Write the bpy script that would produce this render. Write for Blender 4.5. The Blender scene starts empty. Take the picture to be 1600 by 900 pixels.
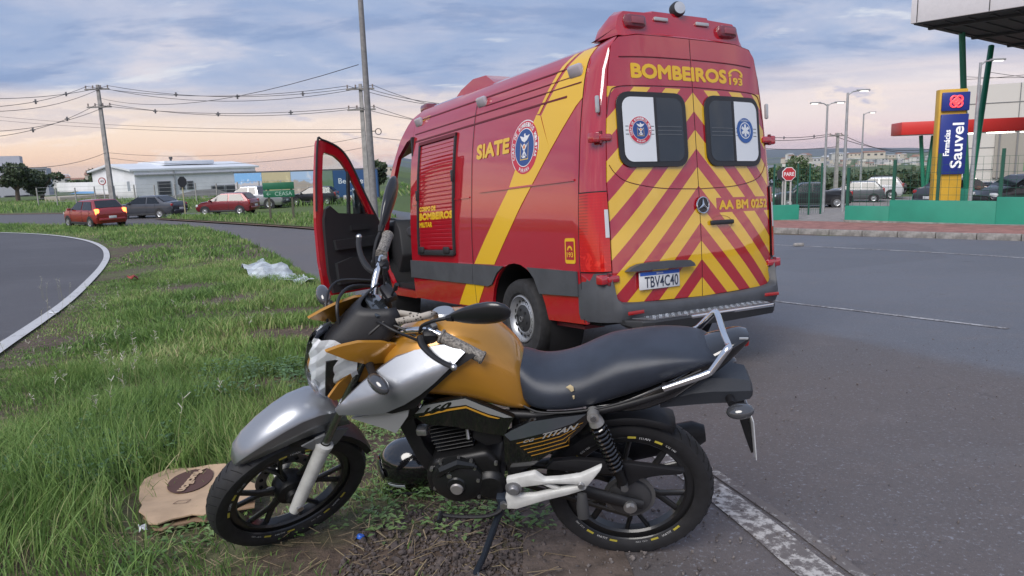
import bpy, bmesh, math, random
import numpy as np
from mathutils import Matrix, Vector

# ------------------------------------------------------------------ camera, sky, sun, exposure
S = bpy.context.scene
C = S.collection
F_PX, PITCH, ROLL, CAM_H = 1120.0, 0.176, 0.034, 1.5
fw = Vector((0, math.cos(PITCH), -math.sin(PITCH)))
r0 = Vector((1, 0, 0)); u0 = r0.cross(fw)
cr, cu = r0*math.cos(ROLL) - u0*math.sin(ROLL), r0*math.sin(ROLL) + u0*math.cos(ROLL)
cam = bpy.data.cameras.new('camera'); cam.sensor_width = 36; cam.lens = 36*F_PX/1600
cam.clip_start = 0.05; cam.clip_end = 20000
co = bpy.data.objects.new('camera', cam); C.objects.link(co); S.camera = co
mw = Matrix((cr, cu, -fw)).transposed().to_4x4(); mw.translation = (0, 0, CAM_H)
co.matrix_world = mw
S.view_settings.view_transform = 'Standard'; S.view_settings.look = 'None'
S.view_settings.exposure = 1.08; S.view_settings.gamma = 1
S.cycles.max_bounces = 6; S.cycles.transparent_max_bounces = 12
SUN_AZ, SUN_EL = math.radians(-152), math.radians(42)     # azimuth from +Y towards +X, soft light of the bright overcast sky
sun = bpy.data.lights.new('sun', 'SUN'); sun.energy = 1.5; sun.angle = math.radians(35); sun.color = (1.0, .95, .9)
so = bpy.data.objects.new('sun', sun); C.objects.link(so)
sd = Vector((math.sin(SUN_AZ)*math.cos(SUN_EL), math.cos(SUN_AZ)*math.cos(SUN_EL), math.sin(SUN_EL)))
so.rotation_euler = sd.to_track_quat('Z', 'Y').to_euler()

def lin(r, g, b): return tuple(((c/255)/12.92 if c <= 10 else ((c/255+.055)/1.055)**2.4) for c in (r, g, b))
W = bpy.data.worlds.new('World'); S.world = W; W.use_nodes = True
class NT:
    """small node-tree writer"""
    def __init__(s, tree): s.t = tree; s.n = tree.nodes; s.l = tree.links
    def new(s, typ, **kw):
        n = s.n.new(typ)
        for k, v in kw.items(): setattr(n, k, v)
        return n
    def put(s, sock, v):
        if isinstance(v, bpy.types.NodeSocket): s.l.new(v, sock)
        elif v is not None:
            if hasattr(sock.default_value, '__len__') and not hasattr(v, '__len__'): v = (v,)*len(sock.default_value)
            if hasattr(sock.default_value, '__len__') and len(sock.default_value) == 4 and len(v) == 3: v = (*v, 1)
            sock.default_value = v
    def math(s, op, a, b=None, c=None, clamp=False):
        n = s.new('ShaderNodeMath', operation=op, use_clamp=clamp)
        for i, v in enumerate((a, b, c)):
            if v is not None: s.put(n.inputs[i], v)
        return n.outputs[0]
    def mix(s, f, a, b, mode='MIX'):
        n = s.new('ShaderNodeMix', data_type='RGBA', blend_type=mode)
        s.put(n.inputs[0], f); s.put(n.inputs[6], a); s.put(n.inputs[7], b)
        return n.outputs[2]
    def step(s, v, a, b, lo=0., hi=1.):
        n = s.new('ShaderNodeMapRange', interpolation_type='SMOOTHSTEP')
        s.put(n.inputs[0], v); s.put(n.inputs[1], a); s.put(n.inputs[2], b); s.put(n.inputs[3], lo); s.put(n.inputs[4], hi)
        return n.outputs[0]
    def noise(s, vec, scale, detail=4, rough=.5, dist=0., out=0):
        n = s.new('ShaderNodeTexNoise'); s.put(n.inputs['Vector'], vec); n.inputs['Scale'].default_value = scale
        n.inputs['Detail'].default_value = detail; n.inputs['Roughness'].default_value = rough; n.inputs['Distortion'].default_value = dist
        return n.outputs[out]
    def xyz(s, v):
        n = s.new('ShaderNodeSeparateXYZ'); s.put(n.inputs[0], v); return n.outputs
    def comb(s, x, y, z):
        n = s.new('ShaderNodeCombineXYZ'); s.put(n.inputs[0], x); s.put(n.inputs[1], y); s.put(n.inputs[2], z); return n.outputs[0]
def build_world():
    t = NT(W.node_tree); t.n.clear()
    sky = t.new('ShaderNodeTexSky', sky_type='NISHITA', sun_disc=False, sun_elevation=SUN_EL, sun_rotation=SUN_AZ, air_density=1.0, dust_density=2.0)
    d = t.new('ShaderNodeTexCoord').outputs['Generated']
    x, y, z = t.xyz(d)
    k = 5.0                                                     # background runs at strength 0.1, picture at exposure +1
    def col(*c): return tuple(v*k for v in lin(*c))
    zz = t.math('MAXIMUM', z, 0.0)
    az = t.math('DIVIDE', x, t.math('ADD', t.math('POWER', t.math('ADD', t.math('MULTIPLY', x, x), t.math('MULTIPLY', y, y)), .5), .001))
    azf = t.step(az, -.62, .35)
    # flattened cloud-deck coordinates for the high cloud, azimuth/elevation ones for low cumulus
    den = t.math('ADD', zz, .16)
    deck = t.comb(t.math('DIVIDE', x, den), t.math('DIVIDE', y, den), 0.0)
    n1 = t.noise(deck, .80, 7, .55, .2)
    n2 = t.noise(deck, 1.35, 6, .55, .35)
    low = t.comb(t.math('MULTIPLY', az, 4.2), t.math('MULTIPLY', z, 13.0), 1.7)
    n3 = t.noise(low, 1.0, 8, .60, .15)
    n4 = t.noise(t.comb(t.math('MULTIPLY', az, 2.4), t.math('MULTIPLY', z, 34.0), 7.0), 1.0, 5, .55, .3)
    # the warm band along the horizon
    hor = t.mix(azf, col(255, 212, 178), col(234, 208, 212))
    pale = t.mix(azf, col(252, 229, 208), col(240, 226, 224))
    band = t.mix(t.step(zz, .0, .055), hor, pale)
    cum = t.math('MULTIPLY', t.step(n3, .53, .57), t.step(zz, .16, .05))
    band = t.mix(t.math('MULTIPLY', cum, t.math('ADD', .28, t.math('MULTIPLY', azf, .55))), band, col(190, 190, 212))
    band = t.mix(t.math('MULTIPLY', t.math('MULTIPLY', t.step(n3, .50, .53), t.step(n3, .57, .54)), .5), band, col(255, 236, 222))
    # upper layer of blue-grey cloud with paler breaks
    deckc = t.mix(t.step(n1, .42, .66), col(150, 171, 207), col(184, 195, 219))
    deckc = t.mix(t.math('MULTIPLY', t.step(n2, .46, .70), .6), deckc, col(208, 208, 222))
    deckc = t.mix(t.math('MULTIPLY', t.step(n1, .54, .70), .8), deckc, col(230, 221, 224))
    n5 = t.noise(t.comb(t.math('DIVIDE', x, t.math('MULTIPLY', den, .8)), t.math('DIVIDE', y, t.math('MULTIPLY', den, .38)), 4.0), 1.0, 7, .62, .2)
    deckc = t.mix(t.math('MULTIPLY', t.step(n5, .57, .68), .7), deckc, col(226, 229, 236))
    deckc = t.mix(t.math('MULTIPLY', t.step(n5, .50, .36), .7), deckc, col(132, 155, 194))
    hi_tone = t.mix(t.step(zz, .30, .9), deckc, col(168, 182, 212))
    edge = t.math('ADD', zz, t.math('MULTIPLY', t.math('SUBTRACT', n4, .5), .085))
    f = t.step(edge, .045, .125)
    clouds = t.mix(f, band, hi_tone)
    gap = t.math('MULTIPLY', t.step(n2, .60, .76), t.math('MULTIPLY', f, .18))
    final = t.mix(gap, clouds, sky.outputs[0])
    bg = t.new('ShaderNodeBackground'); bg.inputs[1].default_value = .1
    t.l.new(final, bg.inputs[0])
    out = t.new('ShaderNodeOutputWorld'); t.l.new(bg.outputs[0], out.inputs[0])
build_world()

# ------------------------------------------------------------------ helpers
random.seed(7); rng = np.random.default_rng(11)
PI = math.pi
def gz(x, y):
    s = max(y-2.6, 0.0); e = s*s/(s+.8)
    z = -1.5*(1-math.exp(-e/15.0))
    dd = math.hypot(x, y)
    if y > 29 and x > 0:
        a = min(1, (y-29)/20); k = min(1, max(0, (x/dd-.28)/.09)); z -= 1.0*a*a*(3-2*a)*k
    if dd > 62:
        k = min(1, max(0, (x/dd-.12)/.2)); a, b = 120-58*k, 600-330*k
        q = min(1, max(0, (dd-a)/(b-a))); z -= 24*q*q*(3-2*q)
    return z
def ray(px, py): return fw + cr*((px-800)/F_PX) - cu*((py-450)/F_PX)
def at(px, py, Y):
    d = ray(px, py); return Vector((0, 0, CAM_H)) + d*(Y/d.y)
def gp(px, py, dz=0.):
    d = ray(px, py); o = Vector((0, 0, CAM_H)); lo = hi = .5
    while hi < 3000:
        hi = lo*1.03; q = o+d*hi
        if q.z - gz(q.x, q.y) - dz <= 0: break
        lo = hi
    for _ in range(40):
        m = (lo+hi)/2; q = o+d*m
        if q.z - gz(q.x, q.y) - dz > 0: lo = m
        else: hi = m
    return o+d*lo
def onground(px, Y):
    """point on the ground at depth Y below image column px"""
    q = at(px, 300, Y)
    for _ in range(4):
        z = gz(q.x, Y); q2 = project_y(q.x, Y, z); q = at(px, q2, Y)
    return Vector((q.x, Y, gz(q.x, Y)))
def project_y(x, y, z):
    P = Vector((x, y, z-CAM_H)); return 450-F_PX*P.dot(cu)/P.dot(fw)
MATS = {}
def mat(name, color, rough=.6, metal=0., var=0., vscale=8., bump=0., bscale=60., coat=0., emit=None, estr=0., trans=0., spec=.5, col2=None, alpha=1., ior=1.5):
    if name in MATS: return MATS[name]
    m = bpy.data.materials.new(name); m.use_nodes = True; t = NT(m.node_tree)
    b = t.n['Principled BSDF']
    b.inputs['Roughness'].default_value = rough; b.inputs['Metallic'].default_value = metal
    b.inputs['Coat Weight'].default_value = coat; b.inputs['Coat Roughness'].default_value = .04
    b.inputs['Specular IOR Level'].default_value = spec; b.inputs['IOR'].default_value = ior
    b.inputs['Transmission Weight'].default_value = trans; b.inputs['Alpha'].default_value = alpha
    c = (*color, 1)
    b.inputs['Base Color'].default_value = c
    if var > 0 or bump > 0 or col2:
        co_ = t.new('ShaderNodeTexCoord').outputs['Object']
        if var > 0 or col2:
            n = t.noise(co_, vscale, 6, .6)
            c2 = col2 or tuple(v*(1-var) for v in color)
            c1 = color if col2 else tuple(min(1, v*(1+var)) for v in color)
            t.l.new(t.mix(t.step(n, .32, .68), c1, c2), b.inputs['Base Color'])
            t.l.new(t.math('ADD', rough-.06, t.math('MULTIPLY', n, .12)), b.inputs['Roughness'])
        if bump > 0:
            bn = t.new('ShaderNodeBump'); bn.inputs['Strength'].default_value = bump; bn.inputs['Distance'].default_value = .01
            t.l.new(t.noise(co_, bscale, 5, .65), bn.inputs['Height']); t.l.new(bn.outputs[0], b.inputs['Normal'])
    if emit: b.inputs['Emission Color'].default_value = (*emit, 1); b.inputs['Emission Strength'].default_value = estr
    MATS[name] = m; return m
def tag(o, label=None, cat=None, group=None, kind=None):
    if label: o['label'] = label
    if cat: o['category'] = cat
    if group: o['group'] = group
    if kind: o['kind'] = kind
    return o
def empty(name, loc=(0, 0, 0), rz=0., M=None):
    o = bpy.data.objects.new(name, None); C.objects.link(o); o.empty_display_size = .2
    if M is not None: o.matrix_world = M
    else: o.location = loc; o.rotation_euler = (0, 0, rz)
    return o
def link_mesh(name, me, mats, parent=None):
    for m in (mats if isinstance(mats, (list, tuple)) else [mats]): me.materials.append(m)
    o = bpy.data.objects.new(name, me); C.objects.link(o)
    if parent is not None: o.parent = parent
    return o
def catmull(pts, n=6, closed=False):
    P = [Vector(p) for p in pts]; out = []
    m = len(P)
    for i in range(m if closed else m-1):
        if closed: a, b, c, d = P[(i-1) % m], P[i], P[(i+1) % m], P[(i+2) % m]
        else: a, b, c, d = P[max(i-1, 0)], P[i], P[i+1], P[min(i+2, m-1)]
        for k in range(n):
            t = k/n; t2 = t*t; t3 = t2*t
            out.append(.5*((2*b)+(-a+c)*t+(2*a-5*b+4*c-d)*t2+(-a+3*b-3*c+d)*t3))
    if not closed: out.append(P[-1].copy())
    return out
class MB:
    """collects shapes; build() links them as ONE mesh object"""
    def __init__(s, M=None): s.v = []; s.f = []; s.mi = []; s.M = M; s.cur = 0
    def _add(s, vs, fs):
        o = len(s.v)
        s.v += [tuple(s.M @ Vector(v)) if s.M is not None else tuple(v) for v in vs]
        s.f += [tuple(i+o for i in f) for f in fs]; s.mi += [s.cur]*len(fs)
        return s
    def bm(s, b):
        b.verts.index_update()
        s._add([v.co.copy() for v in b.verts], [[v.index for v in f.verts] for f in b.faces]); b.free(); return s
    def box(s, c, size, bev=0., rot=None, seg=2):
        b = bmesh.new(); bmesh.ops.create_cube(b, size=1)
        bmesh.ops.scale(b, vec=size, verts=b.verts)
        if bev > 0: bmesh.ops.bevel(b, geom=b.edges[:], offset=min(bev, .49*min(size)), segments=seg, affect='EDGES', profile=.5)
        M = Matrix.Translation(c) @ (rot.to_4x4() if rot is not None else Matrix.Identity(4))
        b.transform(M); return s.bm(b)
    def tube(s, path, r, n=10, caps=True, closed=False, flat=None):
        """flat=(a,b): elliptical section scale"""
        P = [Vector(p) for p in path]; m = len(P)
        rr = r if isinstance(r, (list, tuple)) else [r]*m
        if len(rr) != m: rr = list(np.interp(np.linspace(0, 1, m), np.linspace(0, 1, len(rr)), rr))
        T = []
        for i in range(m):
            if closed: t = P[(i+1) % m]-P[i-1]
            else: t = P[min(i+1, m-1)]-P[max(i-1, 0)]
            T.append(t.normalized())
        ref = Vector((0, 0, 1)) if abs(T[0].z) < .9 else Vector((0, 1, 0))
        N = (ref - T[0]*ref.dot(T[0])).normalized()
        vs = []; fs = []
        for i in range(m):
            if i: N = (N - T[i]*N.dot(T[i])).normalized()
            B = T[i].cross(N); a, b = flat or (1, 1)
            for k in range(n):
                an = 2*PI*k/n; vs.append(P[i] + N*(rr[i]*a*math.cos(an)) + B*(rr[i]*b*math.sin(an)))
        for i in range(m if closed else m-1):
            for k in range(n):
                j = (i+1) % m; fs.append((i*n+k, i*n+(k+1) % n, j*n+(k+1) % n, j*n+k))
        if caps and not closed: fs += [tuple(range(n-1, -1, -1)), tuple((m-1)*n+k for k in range(n))]
        return s._add(vs, fs)
    def cyl(s, p0, p1, r0, r1=None, n=16, caps=True): return s.tube([p0, p1], [r0, r0 if r1 is None else r1], n, caps)
    def lathe(s, prof, o=(0, 0, 0), axis=(0, 1, 0), n=32, close=False):
        """prof: (radius, offset along axis)"""
        A = Vector(axis).normalized(); o = Vector(o)
        ref = Vector((0, 0, 1)) if abs(A.z) < .9 else Vector((1, 0, 0))
        N = (ref-A*ref.dot(A)).normalized(); B = A.cross(N)
        vs = []; fs = []; m = len(prof)
        for (r, h) in prof:
            for k in range(n):
                an = 2*PI*k/n; vs.append(o+A*h+N*(r*math.cos(an))+B*(r*math.sin(an)))
        for i in range(m if close else m-1):
            j = (i+1) % m
            for k in range(n): fs.append((i*n+k, j*n+k, j*n+(k+1) % n, i*n+(k+1) % n))
        return s._add(vs, fs)
    def loft(s, secs, closed=True, cap0=True, cap1=True):
        n = len(secs[0]); vs = [p for q in secs for p in q]; fs = []
        for i in range(len(secs)-1):
            for k in range(n if closed else n-1): fs.append((i*n+k, i*n+(k+1) % n, (i+1)*n+(k+1) % n, (i+1)*n+k))
        if closed and cap0: fs.append(tuple(range(n-1, -1, -1)))
        if closed and cap1: fs.append(tuple((len(secs)-1)*n+k for k in range(n)))
        return s._add(vs, fs)
    def prism(s, poly, y0, y1, bev=0., ax='xz', seg=2):
        """poly in (x,z) pushed from y0 to y1 (or other axes)"""
        b = bmesh.new()
        mp = {'xz': lambda a, c, h: (a, h, c), 'xy': lambda a, c, h: (a, c, h), 'yz': lambda a, c, h: (h, a, c)}[ax]
        vs = [b.verts.new(mp(a, c, y0)) for a, c in poly]; f = b.faces.new(vs)
        r = bmesh.ops.extrude_face_region(b, geom=[f])
        dv = Vector(mp(0, 0, y1-y0))
        bmesh.ops.translate(b, vec=dv, verts=[e for e in r['geom'] if isinstance(e, bmesh.types.BMVert)])
        bmesh.ops.recalc_face_normals(b, faces=b.faces)
        if bev > 0:
            ed = [e for e in b.edges if len(e.link_faces) == 2 and e.calc_face_angle(0) > .6]
            bmesh.ops.bevel(b, geom=ed, offset=bev, segments=seg, affect='EDGES', profile=.5, clamp_overlap=True)
        return s.bm(b)
    def quad(s, a, b, c, d): return s._add([a, b, c, d], [(0, 1, 2, 3)])
    def build(s, name, m, parent=None, smooth=35, fix=True):
        me = bpy.data.meshes.new(name); me.from_pydata(s.v, [], s.f)
        if fix:
            b = bmesh.new(); b.from_mesh(me); bmesh.ops.recalc_face_normals(b, faces=b.faces); b.to_mesh(me); b.free()
        mats = m if isinstance(m, (list, tuple)) else [m]
        if len(mats) > 1: me.polygons.foreach_set('material_index', s.mi)
        if smooth:
            me.polygons.foreach_set('use_smooth', [True]*len(me.polygons)); me.set_sharp_from_angle(angle=math.radians(smooth))
        return link_mesh(name, me, list(mats), parent)
def panel(name, poly, fn, m, parent=None, thick=.01, off=0., cu_=(), cv_=(), smooth=40, axis_cut=None):
    """flat polygon in (u,v), cut along the given u and v lines, bent onto fn(u,v,off) and given thickness"""
    b = bmesh.new(); vs = [b.verts.new((a, c, 0)) for a, c in poly]; b.faces.new(vs)
    for lst, nrm in ((cu_, (1, 0, 0)), (cv_, (0, 1, 0))):
        for q in lst:
            p = (q, 0, 0) if nrm[0] else (0, q, 0)
            bmesh.ops.bisect_plane(b, geom=b.verts[:]+b.edges[:]+b.faces[:], plane_co=p, plane_no=nrm, dist=1e-6)
    bmesh.ops.triangulate(b, faces=[f for f in b.faces if len(f.verts) > 4])
    uv = {v: (v.co.x, v.co.y) for v in b.verts}
    if thick:
        r = bmesh.ops.extrude_face_region(b, geom=b.faces[:])
        newv = [e for e in r['geom'] if isinstance(e, bmesh.types.BMVert)]
        nu = {v: (v.co.x, v.co.y) for v in newv}
        for v in newv: v.co = fn(*nu[v], off+thick)
    for v, (a, c) in uv.items(): v.co = fn(a, c, off)
    bmesh.ops.recalc_face_normals(b, faces=b.faces)
    me = bpy.data.meshes.new(name); b.to_mesh(me); b.free()
    if smooth:
        me.polygons.foreach_set('use_smooth', [True]*len(me.polygons)); me.set_sharp_from_angle(angle=math.radians(smooth))
    return link_mesh(name, me, m, parent)
def text(name, body, box, fn, m, parent=None, off=.002, ext=.001, bold=0., shear=0., heavy=0.):
    """lettering filling box=(u0,v0,u1,v1), mapped by fn(u,v,off)"""
    cv = bpy.data.curves.new(name, 'FONT'); cv.body = body; cv.size = 1; cv.offset = bold; cv.shear = shear; cv.resolution_u = 3
    cv.align_x = 'LEFT'
    o = bpy.data.objects.new(name, cv); C.objects.link(o)
    dg = bpy.context.evaluated_depsgraph_get(); me = bpy.data.meshes.new_from_object(o.evaluated_get(dg))
    bpy.data.objects.remove(o); bpy.data.curves.remove(cv)
    n = len(me.vertices); a = np.zeros(n*3); me.vertices.foreach_get('co', a); a = a.reshape(-1, 3)
    lo, hi = a.min(0), a.max(0); u0, v0, u1, v1 = box
    q = []; fs = [tuple(f.vertices) for f in me.polygons]; allf = []
    u0 += heavy; u1 -= heavy; v0 += heavy; v1 -= heavy
    sh = [(0, 0)]+([(heavy, 0), (-heavy, 0), (0, heavy), (0, -heavy), (heavy*.7, heavy*.7), (-heavy*.7, heavy*.7), (heavy*.7, -heavy*.7), (-heavy*.7, -heavy*.7)] if heavy else [])
    for k, (du, dv) in enumerate(sh):
        for p in a:
            u = u0+(p[0]-lo[0])/(hi[0]-lo[0])*(u1-u0)+du; v = v0+(p[1]-lo[1])/(hi[1]-lo[1])*(v1-v0)+dv
            q.append(tuple(fn(u, v, off+k*.00012)))
        allf += [tuple(i+k*n for i in f) for f in fs]
    bpy.data.meshes.remove(me); me = bpy.data.meshes.new(name); me.from_pydata(q, [], allf)
    return link_mesh(name, me, m, parent)
def copy_tree(o, parent=None):
    c = o.copy(); C.objects.link(c)
    if parent is not None: c.parent = parent
    for ch in list(o.children): copy_tree(ch, c)
    return c
def arc(cx, cy, r, a0, a1, n, ry=None):
    return [(cx+r*math.cos(math.radians(a0+(a1-a0)*i/n)), cy+(ry or r)*math.sin(math.radians(a0+(a1-a0)*i/n))) for i in range(n+1)]
def rrect(x0, y0, x1, y1, r, n=5):
    return (arc(x1-r, y1-r, r, 0, 90, n)+arc(x0+r, y1-r, r, 90, 180, n)+arc(x0+r, y0+r, r, 180, 270, n)+arc(x1-r, y0+r, r, 270, 360, n))
# ------------------------------------------------------------------ ground, roads, markings
def asphalt(name, ca, cb, split=None, crack=.35):
    m = bpy.data.materials.new(name); m.use_nodes = True; t = NT(m.node_tree); b = t.n['Principled BSDF']
    o = t.new('ShaderNodeTexCoord').outputs['Object']
    n1 = t.noise(o, .35, 5, .6, .4); n2 = t.noise(o, 3.0, 6, .65); n3 = t.noise(o, 55, 4, .7); n4 = t.noise(o, 220, 3, .6)
    x, y, z = t.xyz(o)
    if split:
        (ax, ay), (bx, by) = split; L = math.hypot(bx-ax, by-ay); nx, ny = -(by-ay)/L, (bx-ax)/L
        d = t.math('ADD', t.math('ADD', t.math('MULTIPLY', x, nx), t.math('MULTIPLY', y, ny)), -(ax*nx+ay*ny))
        d = t.math('ADD', d, t.math('MULTIPLY', t.math('SUBTRACT', n2, .5), .7))
        base = t.mix(t.step(d, -.25, .25), cb, ca)
    else: base = t.mix(t.step(n1, .35, .65), ca, cb)
    base = t.mix(t.math('MULTIPLY', t.step(n1, .3, .75), .35), base, tuple(v*.66 for v in ca))
    base = t.mix(t.math('MULTIPLY', t.step(n2, .45, .75), .32), base, tuple(min(1, v*1.5) for v in cb))
    base = t.mix(t.math('MULTIPLY', t.step(n3, .56, .70), .7), base, tuple(min(1, v*2.3) for v in ca))
    base = t.mix(t.math('MULTIPLY', t.step(n3, .44, .30), .6), base, tuple(v*.45 for v in ca))
    base = t.mix(t.math('MULTIPLY', t.step(n4, .62, .70), .35), base, (.3, .28, .27))
    # long scuffs along the traffic direction and thin cracks
    st = t.noise(t.comb(t.math('MULTIPLY', x, .25), t.math('MULTIPLY', y, 1.4), 0.), 1.2, 4, .6)
    base = t.mix(t.math('MULTIPLY', t.step(st, .55, .72), .22), base, (.16, .16, .17))
    pt = t.new('ShaderNodeTexVoronoi', feature='F1'); pt.inputs['Scale'].default_value = .16; pt.inputs['Randomness'].default_value = 1.; t.l.new(o, pt.inputs['Vector'])
    base = t.mix(t.math('MULTIPLY', t.step(pt.outputs['Color'], .55, .60), .28), base, tuple(q*.62 for q in ca))
    oil = t.noise(o, .9, 3, .5, .2); base = t.mix(t.math('MULTIPLY', t.step(oil, .68, .76), .45), base, (.03, .03, .032))
    v = t.new('ShaderNodeTexVoronoi', feature='DISTANCE_TO_EDGE'); v.inputs['Scale'].default_value = .55
    wv = t.new('ShaderNodeVectorMath', operation='ADD'); t.l.new(o, wv.inputs[0]); t.l.new(t.noise(o, 2.2, 4, .6, out=1), wv.inputs[1]); t.l.new(wv.outputs[0], v.inputs['Vector'])
    ck = t.math('MULTIPLY', t.step(v.outputs['Distance'], .008, .002), t.step(n2, .5, .6))
    base = t.mix(t.math('MULTIPLY', ck, crack), base, (.02, .02, .022))
    t.l.new(base, b.inputs['Base Color'])
    b.inputs['Roughness'].default_value = .62; b.inputs['Specular IOR Level'].default_value = .5
    bn = t.new('ShaderNodeBump'); bn.inputs['Strength'].default_value = .55; bn.inputs['Distance'].default_value = .008
    t.l.new(t.math('ADD', n3, t.math('MULTIPLY', n4, .6)), bn.inputs['Height']); t.l.new(bn.outputs[0], b.inputs['Normal'])
    return m
def soil_mat():
    m = bpy.data.materials.new('soil'); m.use_nodes = True; t = NT(m.node_tree); b = t.n['Principled BSDF']
    o = t.new('ShaderNodeTexCoord').outputs['Object']; x, y, z = t.xyz(o)
    n1 = t.noise(o, .9, 6, .65); n2 = t.noise(o, 14, 6, .7); n3 = t.noise(o, .02, 5, .6)
    soil = t.mix(t.step(n2, .3, .7), (.058, .040, .030), (.135, .095, .072))
    soil = t.mix(t.math('MULTIPLY', t.step(n1, .5, .7), .45), soil, (.16, .13, .075))
    gr = t.mix(t.step(n2, .35, .7), (.060, .095, .022), (.12, .16, .05))
    gr = t.mix(t.step(n3, .45, .6), gr, (.05, .075, .03))
    f = t.math('MAXIMUM', t.math('MULTIPLY', t.step(n1, .45, .60), .45), t.step(y, 24, 40))
    t.l.new(t.mix(f, soil, gr), b.inputs['Base Color']); b.inputs['Roughness'].default_value = .95
    bn = t.new('ShaderNodeBump'); bn.inputs['Strength'].default_value = .8; bn.inputs['Distance'].default_value = .03
    t.l.new(n2, bn.inputs['Height']); t.l.new(bn.outputs[0], b.inputs['Normal'])
    return m
def sheet(name, poly, dz, m, ys=None, xs=(), kind='structure', parent=None):
    """flat-lying sheet: polygon in plan, cut so that it follows the ground, dz above it"""
    if ys is None: ys = [2.6+.35*i for i in range(16)]+[8.5+1.*i for i in range(20)]+[30+3.*i for i in range(20)]
    o = panel(name, [(p[0], p[1]) for p in poly], lambda u, v, q: Vector((u, v, gz(u, v)+q)), m, parent, 0, dz, xs, ys, smooth=60)
    b = bmesh.new(); b.from_mesh(o.data)
    for f in b.faces:
        if f.normal.z < 0: f.normal_flip()
    b.to_mesh(o.data); b.free()
    if kind: o['kind'] = kind
    return o
def strip(name, pts, width, dz, m, kind='structure', smooth=5):
    P = catmull([(p[0], p[1], 0) for p in pts], smooth) if smooth else [Vector((p[0], p[1], 0)) for p in pts]
    dense = []
    for a, b in zip(P[:-1], P[1:]):
        k = max(1, int((b-a).length/.6)); dense += [a.lerp(b, i/k) for i in range(k)]
    dense.append(P[-1]); vs = []; fs = []
    for i, p in enumerate(dense):
        t = (dense[min(i+1, len(dense)-1)]-dense[max(i-1, 0)]).normalized(); n = Vector((-t.y, t.x, 0))*width/2
        for q in (p+n, p-n): vs.append((q.x, q.y, gz(q.x, q.y)+dz))
    for i in range(len(dense)-1): fs.append((2*i, 2*i+1, 2*i+3, 2*i+2))
    mb = MB(); mb._add(vs, fs); o = mb.build(name, m, None, 60)
    for p in o.data.polygons:
        if p.normal.z < 0: p.flip()
    if kind: o['kind'] = kind
    return o
def paint_mat(name, wear, colr=(.62, .61, .58)):
    m = bpy.data.materials.new(name); m.use_nodes = True; t = NT(m.node_tree); b = t.n['Principled BSDF']
    o = t.new('ShaderNodeTexCoord').outputs['Object']
    n = t.noise(o, 22, 6, .75); n2 = t.noise(o, 2.5, 4, .6)
    f = t.step(t.math('ADD', t.math('MULTIPLY', n, .7), t.math('MULTIPLY', n2, .3)), wear-.06, wear+.05)
    t.l.new(t.mix(f, colr, (.125, .110, .106)), b.inputs['Base Color']); b.inputs['Roughness'].default_value = .66
    return m
gsoil = soil_mat()
xs = sorted(set([round(s*v, 3) for s in (-1, 1) for v in [0, 1, 2, 3, 4, 6, 8, 10, 12, 14, 16, 18, 20, 22, 24, 26, 28, 31, 34, 37, 40, 45, 50, 60, 90, 130, 190, 270, 390, 560, 800, 1200, 1800, 2800, 5000]]))
ysg = [-40, -20, -8, -2, 1]+[2.6+.35*i for i in range(16)]+[8.5+1.*i for i in range(20)]+[30+3.*i for i in range(10)]+[65, 75, 90, 110, 130, 150, 175, 200, 240, 290, 350, 420, 500, 620, 800, 1100, 1600, 2500, 6000]
mb = MB(); n = len(xs)
mb._add([(x, y, gz(x, y)) for y in ysg for x in xs], [(j*n+i, j*n+i+1, (j+1)*n+i+1, (j+1)*n+i) for j in range(len(ysg)-1) for i in range(n-1)])
tag(mb.build('ground', gsoil, None, 60, fix=False), kind='structure')

# island edge against the main road, from the camera forward along the verge
EDGE = [gp(*p) for p in [(885, 899), (880, 840), (872, 800), (835, 720), (770, 620), (700, 540), (610, 500), (540, 462), (480, 428), (430, 397), (380, 373), (330, 359), (290, 352), (200, 352.5), (100, 352), (0, 351)]]
EDGE = [(p.x, p.y) for p in EDGE]
near_start = [(EDGE[0][0]+.25, -3.0), (EDGE[0][0]+.02, 1.2)]
far_left = (EDGE[-1][0]-60, EDGE[-1][1]+10)
P_l = gp(0, 341); P_m = gp(250, 335.5); P_r = gp(490, 335)
KERB = [gp(1100, 360), gp(1215, 367), gp(1400, 371), gp(1600, 377)]
kd = (KERB[3]-KERB[2]); kd.normalize(); kerb_end = KERB[3]+kd*16
road_poly = near_start+EDGE+[far_left, (P_l.x-60, P_l.y+22), (P_l.x, P_l.y+4), (P_m.x, P_m.y+2), (P_r.x, P_r.y), (KERB[0].x, KERB[0].y)]+[(k.x, k.y) for k in KERB[1:]]+[(kerb_end.x, kerb_end.y), (kerb_end.x+6, -12.0), (near_start[0][0], -12.0)]
sp = [gp(1210, 506), gp(1600, 588)]
m_road = asphalt('asphalt_main', (.125, .132, .154), (.112, .096, .093), ((sp[0].x, sp[0].y), (sp[1].x, sp[1].y)))
sheet('road', road_poly, .006, m_road)
LOOP = [gp(*p) for p in [(-200, 690), (-90, 612), (0, 547), (60, 506), (105, 473), (140, 440), (160, 417), (167, 401), (161, 388), (140, 378), (105, 371), (60, 366.5), (0, 364)]]
m_loop = asphalt('asphalt_loop', (.082, .079, .086), (.070, .066, .072))
sheet('loop_road', [(p.x, p.y) for p in LOOP]+[(LOOP[-1].x-25, LOOP[-1].y+3), (-45, 12), (-22, 2.5)], .006, m_loop)
strip('edge_line', LOOP, .17, .030, paint_mat('paint_loop', .60, (.50, .50, .51)))
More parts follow.
